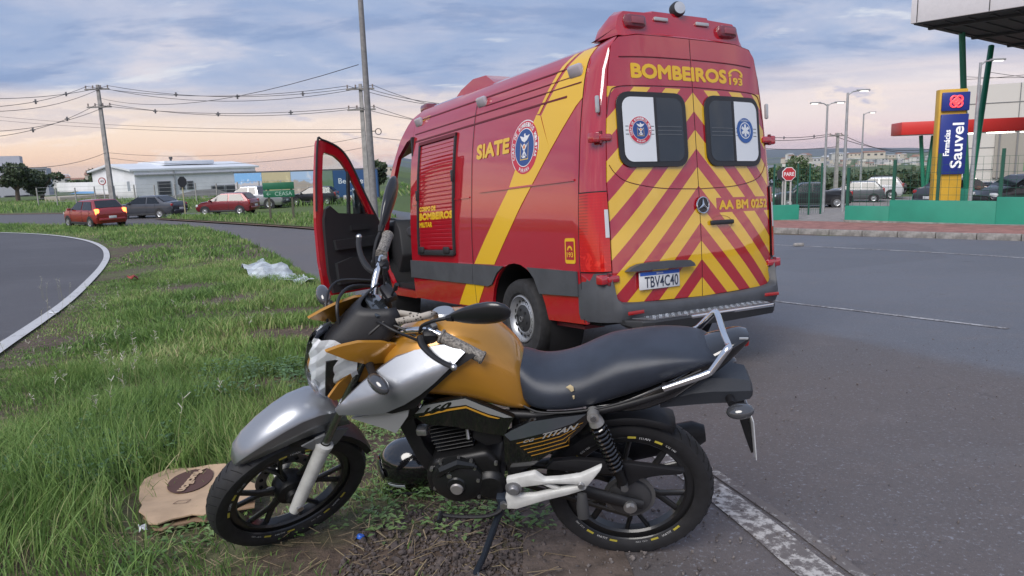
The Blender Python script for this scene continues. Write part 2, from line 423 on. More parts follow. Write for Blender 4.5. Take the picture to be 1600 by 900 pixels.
# brown dusty shoulder of packed earth between gravel and asphalt
m_dust = mat('packed_earth', (.105, .080, .068), .95, var=.35, vscale=9, bump=.6, bscale=70)
sheet('shoulder', [(EDGE[0][0]-.18, -1.5)]+[(EDGE[i][0]-.16, EDGE[i][1]) for i in range(0, 5)]+[(EDGE[i][0]+.24-.03*i, EDGE[i][1]+.02) for i in range(4, -1, -1)]+[(EDGE[0][0]+.30, -1.5)], .011, m_dust)
white_worn = paint_mat('paint_worn', .50, (.46, .44, .42)); white_faint = paint_mat('paint_faint', .44, (.40, .39, .38)); white_thin = paint_mat('paint_thin', .50, (.45, .45, .46))
LN = [gp(*p) for p in [(1420, 1000), (1275, 898), (1198, 834), (1117, 771), (1005, 690), (930, 640), (860, 590), (800, 555)]]
strip('edge_line', LN, .145, .012, white_worn)
LN2 = [gp(*p) for p in [(1490, 1000), (1337, 898), (1240, 826), (1140, 757), (1040, 690), (960, 640)]]
strip('edge_line', LN2, .05, .012, white_faint)
strip('lane_line', [gp(1130, 462), gp(1300, 482), gp(1450, 500), gp(1575, 515)], .075, .012, white_thin)
strip('lane_line', [gp(1150, 380), gp(1230, 384), gp(1420, 393), gp(1640, 406)], .12, .012, white_thin)

# median verge across the near carriageway
MED = [gp(*p) for p in [(248, 343), (300, 346), (400, 352), (495, 358.5)]]+[gp(600, 368), gp(640, 356), gp(560, 342), gp(490, 337), (gp(380, 338)), gp(300, 339)]
m_verge = mat('verge_grass', (.085, .125, .035), .95, col2=(.12, .12, .05), vscale=2.2, bump=.6, bscale=12)
sheet('median_verge', [(p.x, p.y) for p in MED], .10, m_verge)
m_kerbdirt = mat('verge_dirt', (.13, .085, .06), .95, var=.3, vscale=3)
strip('verge_edge', [MED[0], MED[1], MED[2], MED[3], MED[4]], .7, .07, m_kerbdirt)
strip('verge_edge', [(P_l.x-30, P_l.y+14), (P_l.x, P_l.y+4.5), (P_m.x, P_m.y+2.5)], 1.1, .03, m_kerbdirt)

# right-hand pavement: red paving, grey strip, kerb of single stones
m_red = mat('red_paving', (.29, .135, .115), .9, var=.25, vscale=3, bump=.4, bscale=40)
m_grey = mat('grey_paving', (.24, .225, .215), .9, var=.2, vscale=4, bump=.3, bscale=30)
m_kerb = mat('kerb_concrete', (.25, .235, .22), .9, var=.3, vscale=6, bump=.4, bscale=40)
nk = Vector((-kd.y, kd.x, 0)).normalized()
if nk.y < 0: nk = -nk
K0 = gp(1120, 361); K1 = Vector((kerb_end.x, kerb_end.y, 0))
kdir = (Vector((K1.x, K1.y, 0))-Vector((K0.x, K0.y, 0))); klen = kdir.length; kdir.normalize()
nk = Vector((-kdir.y, kdir.x, 0));  nk = nk if nk.y > 0 else -nk
def kq(s, w): q = Vector((K0.x, K0.y, 0))+kdir*s+nk*w; return (q.x, q.y)
pv = sheet('pavement', [kq(0, .15), kq(klen, .15), kq(klen, 3.6), kq(0, 3.6)], .15, m_red, xs=[])
gs = sheet('pavement_strip', [kq(0, 3.6), kq(klen, 3.6), kq(klen, 14), kq(0, 14)], .152, m_grey, xs=[])
stone = None; k = 0; s = 0.
while s < klen-.5:
    q = kq(s+.49, .07); z = gz(*q)
    if stone is None:
        mb = MB(); mb.box((0, 0, .01), (.965, .155, .30), .018); stone = mb.build('kerb_stone', m_kerb, pv); o = stone
    else:
        o = stone.copy(); C.objects.link(o); o.parent = pv
    zz = gz(*kq(s+1, .07))-gz(*kq(s, .07))
    o.location = (q[0], q[1], z+.012+random.uniform(-.006, .006)); o.rotation_euler = (0, -math.atan2(zz, 1), math.atan2(kdir.y, kdir.x)+random.uniform(-.012, .012))
    s += .985

# ------------------------------------------------------------------ grass, weeds, gravel
def inpoly(P, x, y):
    c = np.zeros(len(x), bool); n = len(P); j = n-1
    for i in range(n):
        xi, yi = P[i][:2]; xj, yj = P[j][:2]
        if yi != yj: c ^= ((yi > y) != (yj > y)) & (x < (xj-xi)*(y-yi)/(yj-yi)+xi)
        j = i
    return c
def vnoise(x, y, sc, seed):
    r = np.random.default_rng(seed).random((64, 64))
    u, v = x*sc+100, y*sc+100; i, j = np.floor(u).astype(int), np.floor(v).astype(int); a, b = u-i, v-j
    a, b = a*a*(3-2*a), b*b*(3-2*b); g = lambda p, q: r[p % 64, q % 64]
    return (g(i, j)*(1-a)*(1-b)+g(i+1, j)*a*(1-b)+g(i, j+1)*(1-a)*b+g(i+1, j+1)*a*b)
def gzv(x, y):
    s = np.maximum(y-2.6, 0); e = s*s/(s+.8); return -1.5*(1-np.exp(-e/15.))
ISL = [(-.5, -.5), (EDGE[0][0]-.55, -.5)]+[(e[0]-.05, e[1]) for e in EDGE]+[(LOOP[-1].x-10, LOOP[-1].y+6)]+[(p.x, p.y) for p in LOOP[::-1]]+[(-6, 1.0), (-3, -.5)]
BARE = [(gp(700, 850), 1.1, .5), (gp(820, 860), .55, .45), (gp(400, 640), .42, .30), (gp(330, 655), .25, .16), (gp(478, 487), 1.0, .5), (gp(430, 520), .5, .3), (gp(190, 392), 1.3, 2.6), (gp(480, 840), .40, .12),
        (gp(205, 425), .7, 2.0), (gp(560, 560), .7, .5), (gp(300, 775), .42, .30), (gp(300, 800), .40, .2), (gp(380, 800), .25, .2), (gp(250, 840), .22, .14), (gp(150, 400), 1.0, 2.5), (gp(360, 470), .8, .8), (gp(300, 450), .9, 1.0), (gp(430, 600), .35, .25), (gp(520, 520), .8, .6), (gp(560, 850), .5, .25), (gp(640, 700), .6, .5)]
def grass_field(name, n, box, hfun, width, segs, keep=1., label='', poly=None, blade_seed=1):
    R = np.random.default_rng(blade_seed)
    x = R.uniform(box[0], box[2], n); y = R.uniform(box[1], box[3], n)
    ok = inpoly(poly or ISL, x, y); x, y = x[ok], y[ok]
    # bare ground thins it out
    dens = np.ones(len(x))
    if poly is None:
        for (c, rx, ry) in BARE:
            d = ((x-c.x)/rx)**2+((y-c.y)/ry)**2
            dens *= np.clip(.06+d*.9-.25*vnoise(x, y, 6, 3), .03, 1)
        dens *= np.clip(.15+1.5*vnoise(x, y, 1.1, 5), .12, 1)
    ok = R.random(len(x)) < dens*keep; x, y, dens = x[ok], y[ok], dens[ok]
    h = hfun(x, y)*R.uniform(.45, 1.25, len(x))*(.45+.55*dens)
    if poly is None:
        lp = np.array([(p.x, p.y) for p in catmull(LOOP, 4)]); dm = np.full(len(x), 9e9)
        for q in lp: dm = np.minimum(dm, np.hypot(x-q[0], y-q[1]))
        h *= np.clip((dm-.12)/1.3, .12, 1)
    N = len(x); z = gzv(x, y)
    clump = vnoise(x, y, 3.1, 9)*2*np.pi*2
    ang = clump+R.normal(0, 1.1, N); lean = R.uniform(.15, .95, N)*h*(.55+.9*vnoise(x, y, 2.2, 12))
    dx, dy = np.cos(ang), np.sin(ang); px, py = -dy, dx
    fa = R.uniform(0, 2*np.pi, N); wx, wy = np.cos(fa), np.sin(fa)
    w = width*R.uniform(.6, 1.4, N)
    rows = []
    for k in range(segs+1):
        t = k/segs; cx = x+dx*lean*t**2; cy = y+dy*lean*t**2; cz = z+h*(t-.22*t*t*(lean/np.maximum(h, .01)))
        ww = w*(1-t)**.7*(.75+.5*min(1, t*3)) if k < segs else 0*w
        rows.append((cx, cy, cz, ww))
    V = []; Fq = []
    per = segs*2+1; V = np.zeros((N, per, 3), np.float32)
    for k in range(segs):
        cx, cy, cz, ww = rows[k]
        V[:, 2*k, 0] = cx-wx*ww/2; V[:, 2*k, 1] = cy-wy*ww/2; V[:, 2*k, 2] = cz
        V[:, 2*k+1, 0] = cx+wx*ww/2; V[:, 2*k+1, 1] = cy+wy*ww/2; V[:, 2*k+1, 2] = cz
    V[:, per-1] = np.stack(rows[segs][:3], -1)
    base = (np.arange(N)*per)[:, None]
    tri = []
    for k in range(segs-1):
        a = 2*k; tri += [[a, a+1, a+3], [a, a+3, a+2]]
    a = 2*(segs-1); tri.append([a, a+1, per-1])
    Fi = (base[:, None, :]+np.array(tri)[None]).reshape(-1)
    me = bpy.data.meshes.new(name); nt = N*len(tri)
    me.vertices.add(N*per); me.vertices.foreach_set('co', V.reshape(-1))
    me.loops.add(nt*3); me.loops.foreach_set('vertex_index', Fi.astype(np.int32))
    me.polygons.add(nt); me.polygons.foreach_set('loop_start', np.arange(nt, dtype=np.int32)*3); me.polygons.foreach_set('loop_total', np.full(nt, 3, np.int32))
    at_ = me.attributes.new('tint', 'FLOAT', 'POINT')
    tint = np.clip(R.normal(.42, .22, N)+.6*(vnoise(x, y, .9, 21)-.5), 0, 1)
    at_.data.foreach_set('value', np.repeat(tint, per).astype(np.float32))
    me.update(); me.validate()
    return me
def grass_mat():
    m = bpy.data.materials.new('grass_blade'); m.use_nodes = True; t = NT(m.node_tree); b = t.n['Principled BSDF']
    a = t.new('ShaderNodeAttribute', attribute_name='tint').outputs['Fac']
    r = t.new('ShaderNodeValToRGB'); t.l.new(a, r.inputs[0]); e = r.color_ramp.elements
    e[0].position = 0.; e[0].color = (.090, .17, .045, 1); e[1].position = 1.; e[1].color = (.48, .43, .24, 1)
    for p, c in ((.30, (.155, .27, .07, 1)), (.62, (.25, .37, .11, 1)), (.88, (.38, .40, .18, 1))):
        q = e.new(p); q.color = c
    t.l.new(r.outputs[0], b.inputs['Base Color']); b.inputs['Roughness'].default_value = .55; b.inputs['Specular IOR Level'].default_value = .3
    tr = t.new('ShaderNodeBsdfTranslucent'); t.l.new(r.outputs[0], tr.inputs[0])
    ms = t.new('ShaderNodeMixShader'); ms.inputs[0].default_value = .3
    t.l.new(b.outputs[0], ms.inputs[1]); t.l.new(tr.outputs[0], ms.inputs[2]); t.l.new(ms.outputs[0], t.n['Material Output'].inputs[0])
    return m
m_grass = grass_mat()
def hnear(x, y):
    tall = np.clip((-1.05-x)/.9, 0, 1)*np.clip((7.5-y)/3, .35, 1)
    return .055+.20*tall*(.45+.9*vnoise(x, y, 1.4, 31))+.05*vnoise(x, y, 2.5, 33)
me = grass_field('grass', 170000, (-6.5, 1.5, 1.0, 6.6), hnear, .0052, 4, blade_seed=2)
o = link_mesh('grass', me, m_grass); tag(o, 'tall green grass growing on the verge around the motorcycle', 'grass', kind='stuff')
me = grass_field('grass', 210000, (-15, 6.4, 0.3, 20), lambda x, y: .075+.15*vnoise(x, y, .9, 41)**1.5, .012, 3, blade_seed=4)
o = link_mesh('grass', me, m_grass); tag(o, 'green grass on the traffic island farther back towards the bend', 'grass', kind='stuff')
me = grass_field('grass', 190000, (-62, 19.5, -1, 48), lambda x, y: .14+.12*vnoise(x, y, .5, 43), .035, 2, blade_seed=5)
o = link_mesh('grass', me, m_grass); tag(o, 'grass strip at the far tip of the island by the road', 'grass', kind='stuff')
MEDP = [(p.x, p.y) for p in MED]
me = grass_field('grass', 60000, (-40, 25, 0, 62), lambda x, y: .20+.14*vnoise(x, y, .5, 47), .045, 2, poly=MEDP, blade_seed=6)
for v in me.vertices: v.co.z += .1
o = link_mesh('grass', me, m_grass); tag(o, 'grass on the median under the green direction sign', 'grass', kind='stuff')
FARP = [(P_l.x-70, P_l.y+30), (P_l.x, P_l.y+6), (P_m.x, P_m.y+4.5), (P_r.x, P_r.y+9), (P_r.x+18, P_r.y+9), (P_r.x+20, P_r.y+26), (P_l.x-60, P_l.y+45)]
me = grass_field('grass', 50000, (-120, 40, 15, 100), lambda x, y: .30+.3*vnoise(x, y, .3, 53), .09, 2, poly=FARP, blade_seed=8)
o = link_mesh('grass', me, m_grass); tag(o, 'rough grass in front of the white warehouse across the road', 'grass', kind='stuff')

# low broad-leaved weeds and clover near the wheels
def leaves(name, n, box, size, hmax, seed, m, label, cond=None):
    R = np.random.default_rng(seed); nc = n//9
    cx = R.uniform(box[0], box[2], nc); cy = R.uniform(box[1], box[3], nc)
    ok = inpoly(ISL, cx, cy) & (vnoise(cx, cy, 2.4, seed) > .42)
    ok &= (((cx+1.42)/.62)**2+((cy-3.22)/.30)**2) > 1
    if cond is not None: ok &= cond(cx, cy)
    cx, cy = cx[ok], cy[ok]; vs = []; fs = []
    for a, b in zip(cx, cy):
        for q in range(9):
            an = R.uniform(0, 6.283); rr = R.uniform(.01, .06); L = size*R.uniform(.6, 1.3); h = R.uniform(.01, hmax); up = R.uniform(-.2, .5)
            x, y = a+rr*math.cos(an), b+rr*math.sin(an); z = gz(a, b)+h; d = (math.cos(an), math.sin(an)); w = L*.26
            i = len(vs)
            vs += [(x, y, z), (x+d[0]*L*.5-d[1]*w, y+d[1]*L*.5+d[0]*w, z+L*up*.5+.004), (x+d[0]*L, y+d[1]*L, z+L*up*.6), (x+d[0]*L*.5+d[1]*w, y+d[1]*L*.5-d[0]*w, z+L*up*.5+.004)]
            fs.append((i, i+1, i+2, i+3))
    mb = MB(); mb._add(vs, fs); o = mb.build(name, m, None, 0, fix=False)
    tag(o, label, 'weeds', kind='stuff'); return o
m_weed = mat('weed_leaf', (.075, .15, .035), .5, col2=(.14, .21, .07), vscale=7)
leaves('weeds', 5200, (-1.6, 2.0, .35, 4.2), .034, .05, 3, m_weed, 'low broad-leaved weeds on the gravel around the wheels')
leaves('weeds', 7000, (-2.6, 3.2, -1.2, 6.0), .045, .16, 13, mat('clover_leaf', (.055, .12, .045), .5, col2=(.10, .18, .07), vscale=5), 'dark clover patches in the taller grass on the left')
# feathery pale seed heads on thin stems
def seedheads():
    R = random.Random(5); vs = []; mb = MB()
    for (px, py, k) in [(150, 505, 16), (80, 470, 8), (250, 470, 8), (180, 610, 12), (240, 560, 6), (20, 615, 8), (330, 500, 7), (120, 660, 5), (400, 540, 4), (290, 700, 4), (560, 470, 6), (660, 475, 5)]:
        c = gp(px, py)
        for _ in range(k):
            x, y = c.x+R.gauss(0, .22), c.y+R.gauss(0, .28); z = gz(x, y); h = R.uniform(.22, .46); a = R.uniform(0, 6.28); l = R.uniform(.02, .12)
            p = [(x, y, z), (x+l*.3*math.cos(a), y+l*.3*math.sin(a), z+h*.6), (x+l*math.cos(a), y+l*math.sin(a), z+h)]
            mb.cur = 0; mb.tube(p, [.0016, .0012, .001], 3)
            mb.cur = 1
            for q in range(13):
                t = R.uniform(.72, 1.02); b = Vector(p[1]).lerp(Vector(p[2]), (t-.6)/.4); e = b+Vector((R.gauss(0, .014), R.gauss(0, .014), R.uniform(.0, .03)))
                w = Vector((R.uniform(-1, 1), R.uniform(-1, 1), .2)).normalized()*.0022
                mb._add([b-w, b+w, e+w, e-w], [(0, 1, 2, 3)])
    o = mb.build('seed_heads', [mat('straw_stem', (.22, .22, .10), .8), mat('seed_fluff', (.46, .44, .38), .9)], None, 0, fix=False)
    tag(o, 'pale feathery grass seed heads standing above the grass', 'grass', kind='stuff')
seedheads()
def gravel():
    R = np.random.default_rng(77); bmx = bmesh.new(); bmesh.ops.create_icosphere(bmx, subdivisions=1, radius=1)
    bv = np.array([v.co[:] for v in bmx.verts]); bf = np.array([[v.index for v in f.verts] for f in bmx.faces]); bmx.free()
    poly = [gp(*p) for p in [(520, 905), (560, 830), (640, 800), (730, 790), (830, 786), (872, 800), (882, 850), (880, 905)]]
    poly = [(p.x, p.y) for p in poly]; ps = np.array(poly); V = []; Fc = []; k = 0
    while k < 5200:
        x, y = R.uniform(ps[:, 0].min(), ps[:, 0].max()), R.uniform(1.9, ps[:, 1].max())
        if y > 2.3 and not inpoly(poly, np.array([x]), np.array([y]))[0]: continue
        if x < -.35 and R.random() < .55: continue
        s = R.lognormal(-5.05, .42); a = R.uniform(.5, 1.25, 3)*s; th = R.uniform(0, 6.28)
        q = bv*R.uniform(.7, 1.3, (len(bv), 1))*a; q = np.stack([q[:, 0]*math.cos(th)-q[:, 1]*math.sin(th), q[:, 0]*math.sin(th)+q[:, 1]*math.cos(th), q[:, 2]*.8], -1)
        V.append(q+np.array([x, y, gz(x, y)+.003+.3*s])); Fc.append(bf+k*len(bv)); k += 1
    mb = MB(); mb.v = [tuple(p) for p in np.concatenate(V)]; mb.f = [tuple(f) for f in np.concatenate(Fc)]; mb.mi = [0]*len(mb.f)
    o = mb.build('gravel', mat('gravel_stone', (.115, .092, .086), .9, col2=(.050, .040, .038), vscale=38), None, 0, fix=False)
    tag(o, 'dark loose gravel on the ground under the motorcycle', 'gravel', kind='stuff')
gravel()

def grit():
    R = np.random.default_rng(99); bmx = bmesh.new(); bmesh.ops.create_icosphere(bmx, subdivisions=1, radius=1)
    bv = np.array([v.co[:] for v in bmx.verts]); bf = np.array([[v.index for v in f.verts] for f in bmx.faces]); bmx.free()
    V = []; Fc = []
    for k in range(2600):
        if k < 1500: e = EDGE[R.integers(0, 6)]; x, y = e[0]+abs(R.normal(0, .45)), e[1]+R.normal(0, .35)
        else: x, y = R.uniform(.6, 4.5), R.uniform(1.8, 6.5)
        s = R.lognormal(-5.6, .45)*(1 if k < 1500 else .75); q = bv*R.uniform(.7, 1.3, (len(bv), 1))*R.uniform(.6, 1.2, 3)*s
        V.append(q+np.array([x, y, gz(x, y)+.012+.3*s])); Fc.append(bf+k*len(bv))
    mb = MB(); mb.v = [tuple(p) for p in np.concatenate(V)]; mb.f = [tuple(f) for f in np.concatenate(Fc)]; mb.mi = [0]*len(mb.f)
    o = mb.build('grit', mat('grit_stone', (.20, .175, .165), .9, col2=(.06, .05, .05), vscale=30), None, 0, fix=False)
    tag(o, 'scattered grit and small stones on the asphalt edge', 'grit', kind='stuff')
grit()

def straw():
    R = np.random.default_rng(17); n = 9000; x = R.uniform(-4.5, .45, n); y = 1.9+R.random(n)**1.6*7.0
    ok = inpoly(ISL, x, y) & ((((x+1.42)/.62)**2+((y-3.22)/.30)**2) > 1); x, y = x[ok], y[ok]; vs = []; fs = []
    for a, b in zip(x, y):
        th = R.uniform(0, 6.28); L = R.uniform(.03, .13); w = R.uniform(.001, .0024); z = gz(a, b)+R.uniform(.004, .03); d = np.array([math.cos(th), math.sin(th)])*L; nrm = np.array([-math.sin(th), math.cos(th)])*w; dz = R.normal(0, .012); i = len(vs)
        vs += [(a-nrm[0], b-nrm[1], z), (a+nrm[0], b+nrm[1], z), (a+d[0]+nrm[0], b+d[1]+nrm[1], z+dz), (a+d[0]-nrm[0], b+d[1]-nrm[1], z+dz)]; fs.append((i, i+1, i+2, i+3))
    mb = MB(); mb._add(vs, fs); o = mb.build('dry_straw', mat('straw_dry', (.34, .27, .16), .9, col2=(.17, .12, .07), vscale=6), None, 0, fix=False)
    tag(o, 'dry straw and dead stems lying between the grass', 'straw', kind='stuff')
straw()
# ------------------------------------------------------------------ background: far hills, town, buildings
def glass_dark(name='car_glass', c=(.012, .014, .017)): return mat(name, c, .08, spec=.7)
m_conc = mat('pole_concrete', (.30, .29, .28), .85, var=.2, vscale=3, bump=.2)
m_steel = mat('galvanised', (.42, .43, .44), .45, .6, var=.15, vscale=4)
m_white = mat('wall_white', (.74, .75, .77), .7, var=.06, vscale=.6)
m_roofw = mat('roof_white', (.66, .69, .73), .5, var=.06, vscale=.4)
m_win = mat('window_dark', (.05, .055, .065), .2)
m_shut = mat('window_shutter', (.16, .17, .18), .5)
def ridge(name, Y, pts, base, m, thick=500):
    """far hill: crest through the given image points at depth Y"""
    P = catmull([at(px, py, Y) for px, py in pts], 6); front = []; mb = MB(); n = len(P); vs = []
    for j, (k, dy) in enumerate(((0., -thick), (.45, -thick*.55), (.8, -thick*.25), (1., 0), (.6, thick*.6), (0, thick*1.2))):
        for i, p in enumerate(P):
            q = base+(p.z-base)*k+(random.uniform(-.02, .02)*(p.z-base) if 0 < k else 0)
            vs.append((p.x*(1+dy/Y), p.y+dy, q))
    fs = [(j*n+i, j*n+i+1, (j+1)*n+i+1, (j+1)*n+i) for j in range(5) for i in range(n-1)]
    mb._add(vs, fs); o = mb.build(name, m, None, 80, fix=True); tag(o, kind='structure')
m_hill = mat('hill_forest_hazed', (.062, .085, .10), .95, col2=(.085, .105, .115), vscale=.004)  # the blue of distance haze is mixed into both hill colours
m_hill2 = mat('hill_fields_hazed', (.075, .10, .105), .95, col2=(.12, .14, .13), vscale=.006)
ridge('hills', 3800, [(-500, 282), (-150, 276), (60, 279), (180, 279), (330, 277), (480, 271), (600, 262), (700, 258), (900, 248), (1100, 236), (1220, 233), (1300, 232), (1420, 231), (1500, 235), (1700, 228), (2100, 220)], -60, m_hill, 900)
ridge('hills', 1900, [(-500, 296), (0, 290), (190, 286), (300, 288), (450, 285), (560, 276), (620, 268), (700, 265), (900, 262), (1150, 252), (1230, 247), (1330, 250), (1450, 246), (1600, 244), (2000, 235)], -45, m_hill2, 500)
# wooded slope below the town on the right
def treemesh(name, pts_sizes, m, leaf, per, seed, trunk=None):
    """leafy crown(s): many small leaf faces spread through uneven clumps"""
    R = np.random.default_rng(seed); vs = []; 
    for (c, r) in pts_sizes:
        d = R.normal(size=(per, 3)); d /= np.linalg.norm(d, axis=1)[:, None]
        rad = R.uniform(.35, 1.0, (per, 1))**.5
        p = np.array(c)+d*rad*np.array(r)
        a = R.normal(size=(per, 3)); b = np.cross(a, R.normal(size=(per, 3)))
        a /= np.linalg.norm(a, axis=1)[:, None]; b /= np.linalg.norm(b, axis=1)[:, None]+1e-6
        s = leaf*R.uniform(.5, 1.3, (per, 1))
        vs.append(np.stack([p-a*s, p+b*s*.6, p+a*s, p-b*s*.6], 1))
    V = np.concatenate(vs).reshape(-1, 3); n = len(V)//4
    mb = MB(); mb.v = [tuple(v) for v in V]; mb.f = [(4*i, 4*i+1, 4*i+2, 4*i+3) for i in range(n)]; mb.mi = [0]*n
    return mb
def tree(label, base, h, w, m, seed, group, clumps=9, per=70, leaf=.22, trunk_h=.3, name='broadleaf_tree'):
    R = random.Random(seed); root = empty(name, base); tag(root, label, 'tree', group)
    mb = MB(); mb.tube([(0, 0, -.3), (w*.02, 0, h*trunk_h), (w*.03, w*.02, h*.62)], [w*.055, w*.04, w*.015], 7)
    for k in range(4):
        a = k*1.7+seed; mb.tube([(w*.02, 0, h*trunk_h*.9), (w*.2*math.cos(a), w*.2*math.sin(a), h*.55), (w*.34*math.cos(a), w*.34*math.sin(a), h*.72)], [w*.03, w*.02, w*.008], 5)
    mb.build('trunk', mat('bark', (.11, .085, .065), .9), root)
    pts = []
    for k in range(clumps):
        a = R.uniform(0, 6.28); q = R.uniform(.05, .36)*w; z = R.uniform(trunk_h+.12, .88)*h
        sc = .8-.45*abs(z/h-.6)
        pts.append(((q*math.cos(a), q*math.sin(a), z), (w*.26*sc*R.uniform(.8, 1.2), w*.26*sc*R.uniform(.8, 1.2), h*.15*R.uniform(.8, 1.3))))
    pts.append(((0, 0, h*.62), (w*.36, w*.36, h*.26)))
    treemesh('crown', pts, m, leaf, per, seed).build('crown', m, root, 0, fix=False)
    return root
m_leaf_a = mat('leaf_dark', (.028, .050, .022), .6, col2=(.06, .085, .035), vscale=.8)
m_leaf_b = mat('leaf_mid', (.045, .085, .028), .6, col2=(.09, .13, .045), vscale=.8)
# far wood as one mass on the valley side
def wood():
    pts = []; R = random.Random(3)
    for i in range(620):
        px = R.uniform(1150, 1500); dpt = R.choice((R.uniform(95, 190), R.uniform(150, 380)))
        top = 262 if px > 1300 else 285
        q = at(px, 300, dpt); g = gz(q.x, q.y)
        hh = R.uniform(3.5, 6.5) if dpt < 160 else R.uniform(5, 9)
        lim = 256+(1480-px)*.02 if px > 1290 else 284
        while hh > 2.2 and project_y(q.x, q.y, g+hh*1.1) < lim+R.uniform(-3, 8): hh *= .9
        if hh > 2.2: pts.append(((q.x, q.y, g+hh*.55), (hh*.6, hh*.6, hh*.55)))
    treemesh('wood', pts, m_leaf_a, .42, 170, 9).build('woodland', [m_leaf_a], None, 0, fix=False)
wood(); tag(bpy.data.objects['woodland'], 'dark green wood on the valley side beyond the car park', 'wood', kind='stuff')

# houses of the far town, single small houses with hipped or gabled roofs
def house_mesh(w, d, h, r):
    mb = MB(); mb.cur = 0; mb.box((0, 0, h/2-1), (w, d, h+2))
    mb.cur = 1
    mb._add([(-w*.54, -d*.54, h), (w*.54, -d*.54, h), (w*.54, d*.54, h), (-w*.54, d*.54, h), (-w*.5, 0, h+r), (w*.5, 0, h+r)], [(0, 1, 5, 4), (2, 3, 4, 5), (1, 2, 5), (3, 0, 4), (3, 2, 1, 0)])
    mb.cur = 2
    for k in (-.28, .05, .33): mb.box((w*k, -d/2-.02, h*.55), (w*.13, .08, h*.35))
    return mb
town_walls = [mat('town_wall_white', (.62, .60, .57), .8), mat('town_wall_cream', (.52, .47, .40), .8), mat('town_wall_grey', (.40, .40, .42), .8)]
town_roofs = [mat('town_roof_tile', (.27, .15, .11), .85), mat('town_roof_grey', (.33, .34, .36), .7), mat('town_roof_pale', (.52, .53, .55), .6)]
protos = []
R = random.Random(21)
def town(px0, px1, py0, py1, d0, d1, n, group, where, ny=3):
    cols = {}
    for i in range(n):
        px = px0+(px1-px0)*(i+R.uniform(.1, .9))/n; k = R.random(); py = py0+(py1-py0)*k; D = d1+(d0-d1)*k
        p = at(px, py, D); sz = R.uniform(.45, .95)
        a, b = R.randrange(3), R.choice((0, 0, 1, 1, 2))
        w, d, h, r = R.choice(((14, 9, 3.4, 2.2), (11, 9, 5.6, 1.8), (22, 12, 5.5, 1.6), (9, 8, 6.2, 1.6)))
        key = (a, b, w)
        if key not in cols:
            o = house_mesh(w, d, h, r).build('town_house', [town_walls[a], town_roofs[b], m_win], None, 0); cols[key] = o
        else:
            o = cols[key].copy(); C.objects.link(o)
        o.location = p; o.scale = (sz,)*3; o.rotation_euler = (0, 0, R.uniform(-.6, .6)+.2)
        tag(o, 'small far house among many '+where, 'house', group)
town(1225, 1455, 274, 244, 700, 1500, 95, 'houses of the far town on the right', 'across the valley on the right')
town(80, 200, 300, 286, 420, 800, 26, 'houses of the far town on the left', 'between the left tree and the warehouse')
town(590, 640, 285, 270, 600, 1000, 9, 'houses seen through the cab', 'seen through the open cab')

def _unused(name, A, B, h, depth, m, z0=None, parent=None):
    """upright block from A to B (ground points), depth away from the camera"""
    u = Vector((B.x-A.x, B.y-A.y, 0)); L = u.length; u.normalize(); w = Vector((-u.y, u.x, 0))
    return u, w, L
def frame_of(A, B):
    u = Vector((B.x-A.x, B.y-A.y, 0)); L = u.length; u.normalize(); w = Vector((-u.y, u.x, 0))
    if w.y < 0: w = -w
    M = Matrix((u, w, Vector((0, 0, 1)))).transposed().to_4x4(); M.translation = (A.x, A.y, 0)
    return M, L
# white warehouse with gabled sheet roof
A = at(213, 300, 84); B = at(402, 300, 95); M, L = frame_of(A, B)
zb = -1.6; ze = at(213, 267, 84).z; zr = ze+.6; Dp = 14
root = empty('warehouse', M=M); tag(root, 'large white warehouse with pale sheet roof behind the parked cars', 'building')
mb = MB(); mb.prism([(0, zb), (Dp, zb), (Dp, ze), (Dp*.5, zr), (0, ze)], 0, L, ax='yz'); mb.build('wall', m_white, root)
rf = MB(); sl = Dp*.5
for sgn, y0 in ((1, 0), (-1, Dp)):
    yy = [y0-.15*sgn, Dp*.5]; zz_ = [ze-.04, zr+.1]
    rf._add([(-.5, yy[0], zz_[0]), (L+.5, yy[0], zz_[0]), (L+.5, yy[1], zz_[1]), (-.5, yy[1], zz_[1]), (-.5, yy[0], zz_[0]+.22), (L+.5, yy[0], zz_[0]+.22), (L+.5, yy[1], zz_[1]+.22), (-.5, yy[1], zz_[1]+.22)], [(0, 1, 2, 3), (7, 6, 5, 4), (0, 4, 5, 1), (1, 5, 6, 2), (2, 6, 7, 3), (3, 7, 4, 0)])
rfo = rf.build('roof', m_roofw, root)
mb = MB(); mb.box((L*.52, Dp*.5, zr+.25), (L*.42, Dp*.6, .5), .1); mb.build('ridge_vent', m_roofw, rfo)
mb = MB(); mb.cyl((L*.40, 4, ze), (L*.40, 4, ze+1.5), .13); mb.cyl((L*.40, 4, ze+1.35), (L*.40, 4, ze+1.6), .22); mb.build('chimney', mat('flue_dark', (.08, .08, .085), .5), rfo)
def windows(root, lst, m=m_win, fr=None):
    for (x0, x1, z0, z1) in lst:
        mb = MB(); mb.box(((x0+x1)/2, -.03, (z0+z1)/2), (x1-x0+.2, .12, z1-z0+.2)); f = mb.build('window', fr or m_shut, root)
        mb = MB(); k = max(1, int((x1-x0)/1.1))
        for i in range(k): mb.box((x0+(x1-x0)*(i+.5)/k, -.10, (z0+z1)/2), ((x1-x0)/k-.1, .04, z1-z0)); 
        mb.build('pane', m, f)
windows(root, [(L*.17, L*.26, ze-3.0, ze-1.4), (L*.34, L*.37, ze-2.3, ze-1.5), (L*.40, L*.44, ze-2.3, ze-1.5), (L*.60, L*.70, ze-3.4, ze-2.2), (L*.72, L*.92, ze-3.3, ze-2.2), (L*.18, L*.28, ze-5.2, ze-4.6)])
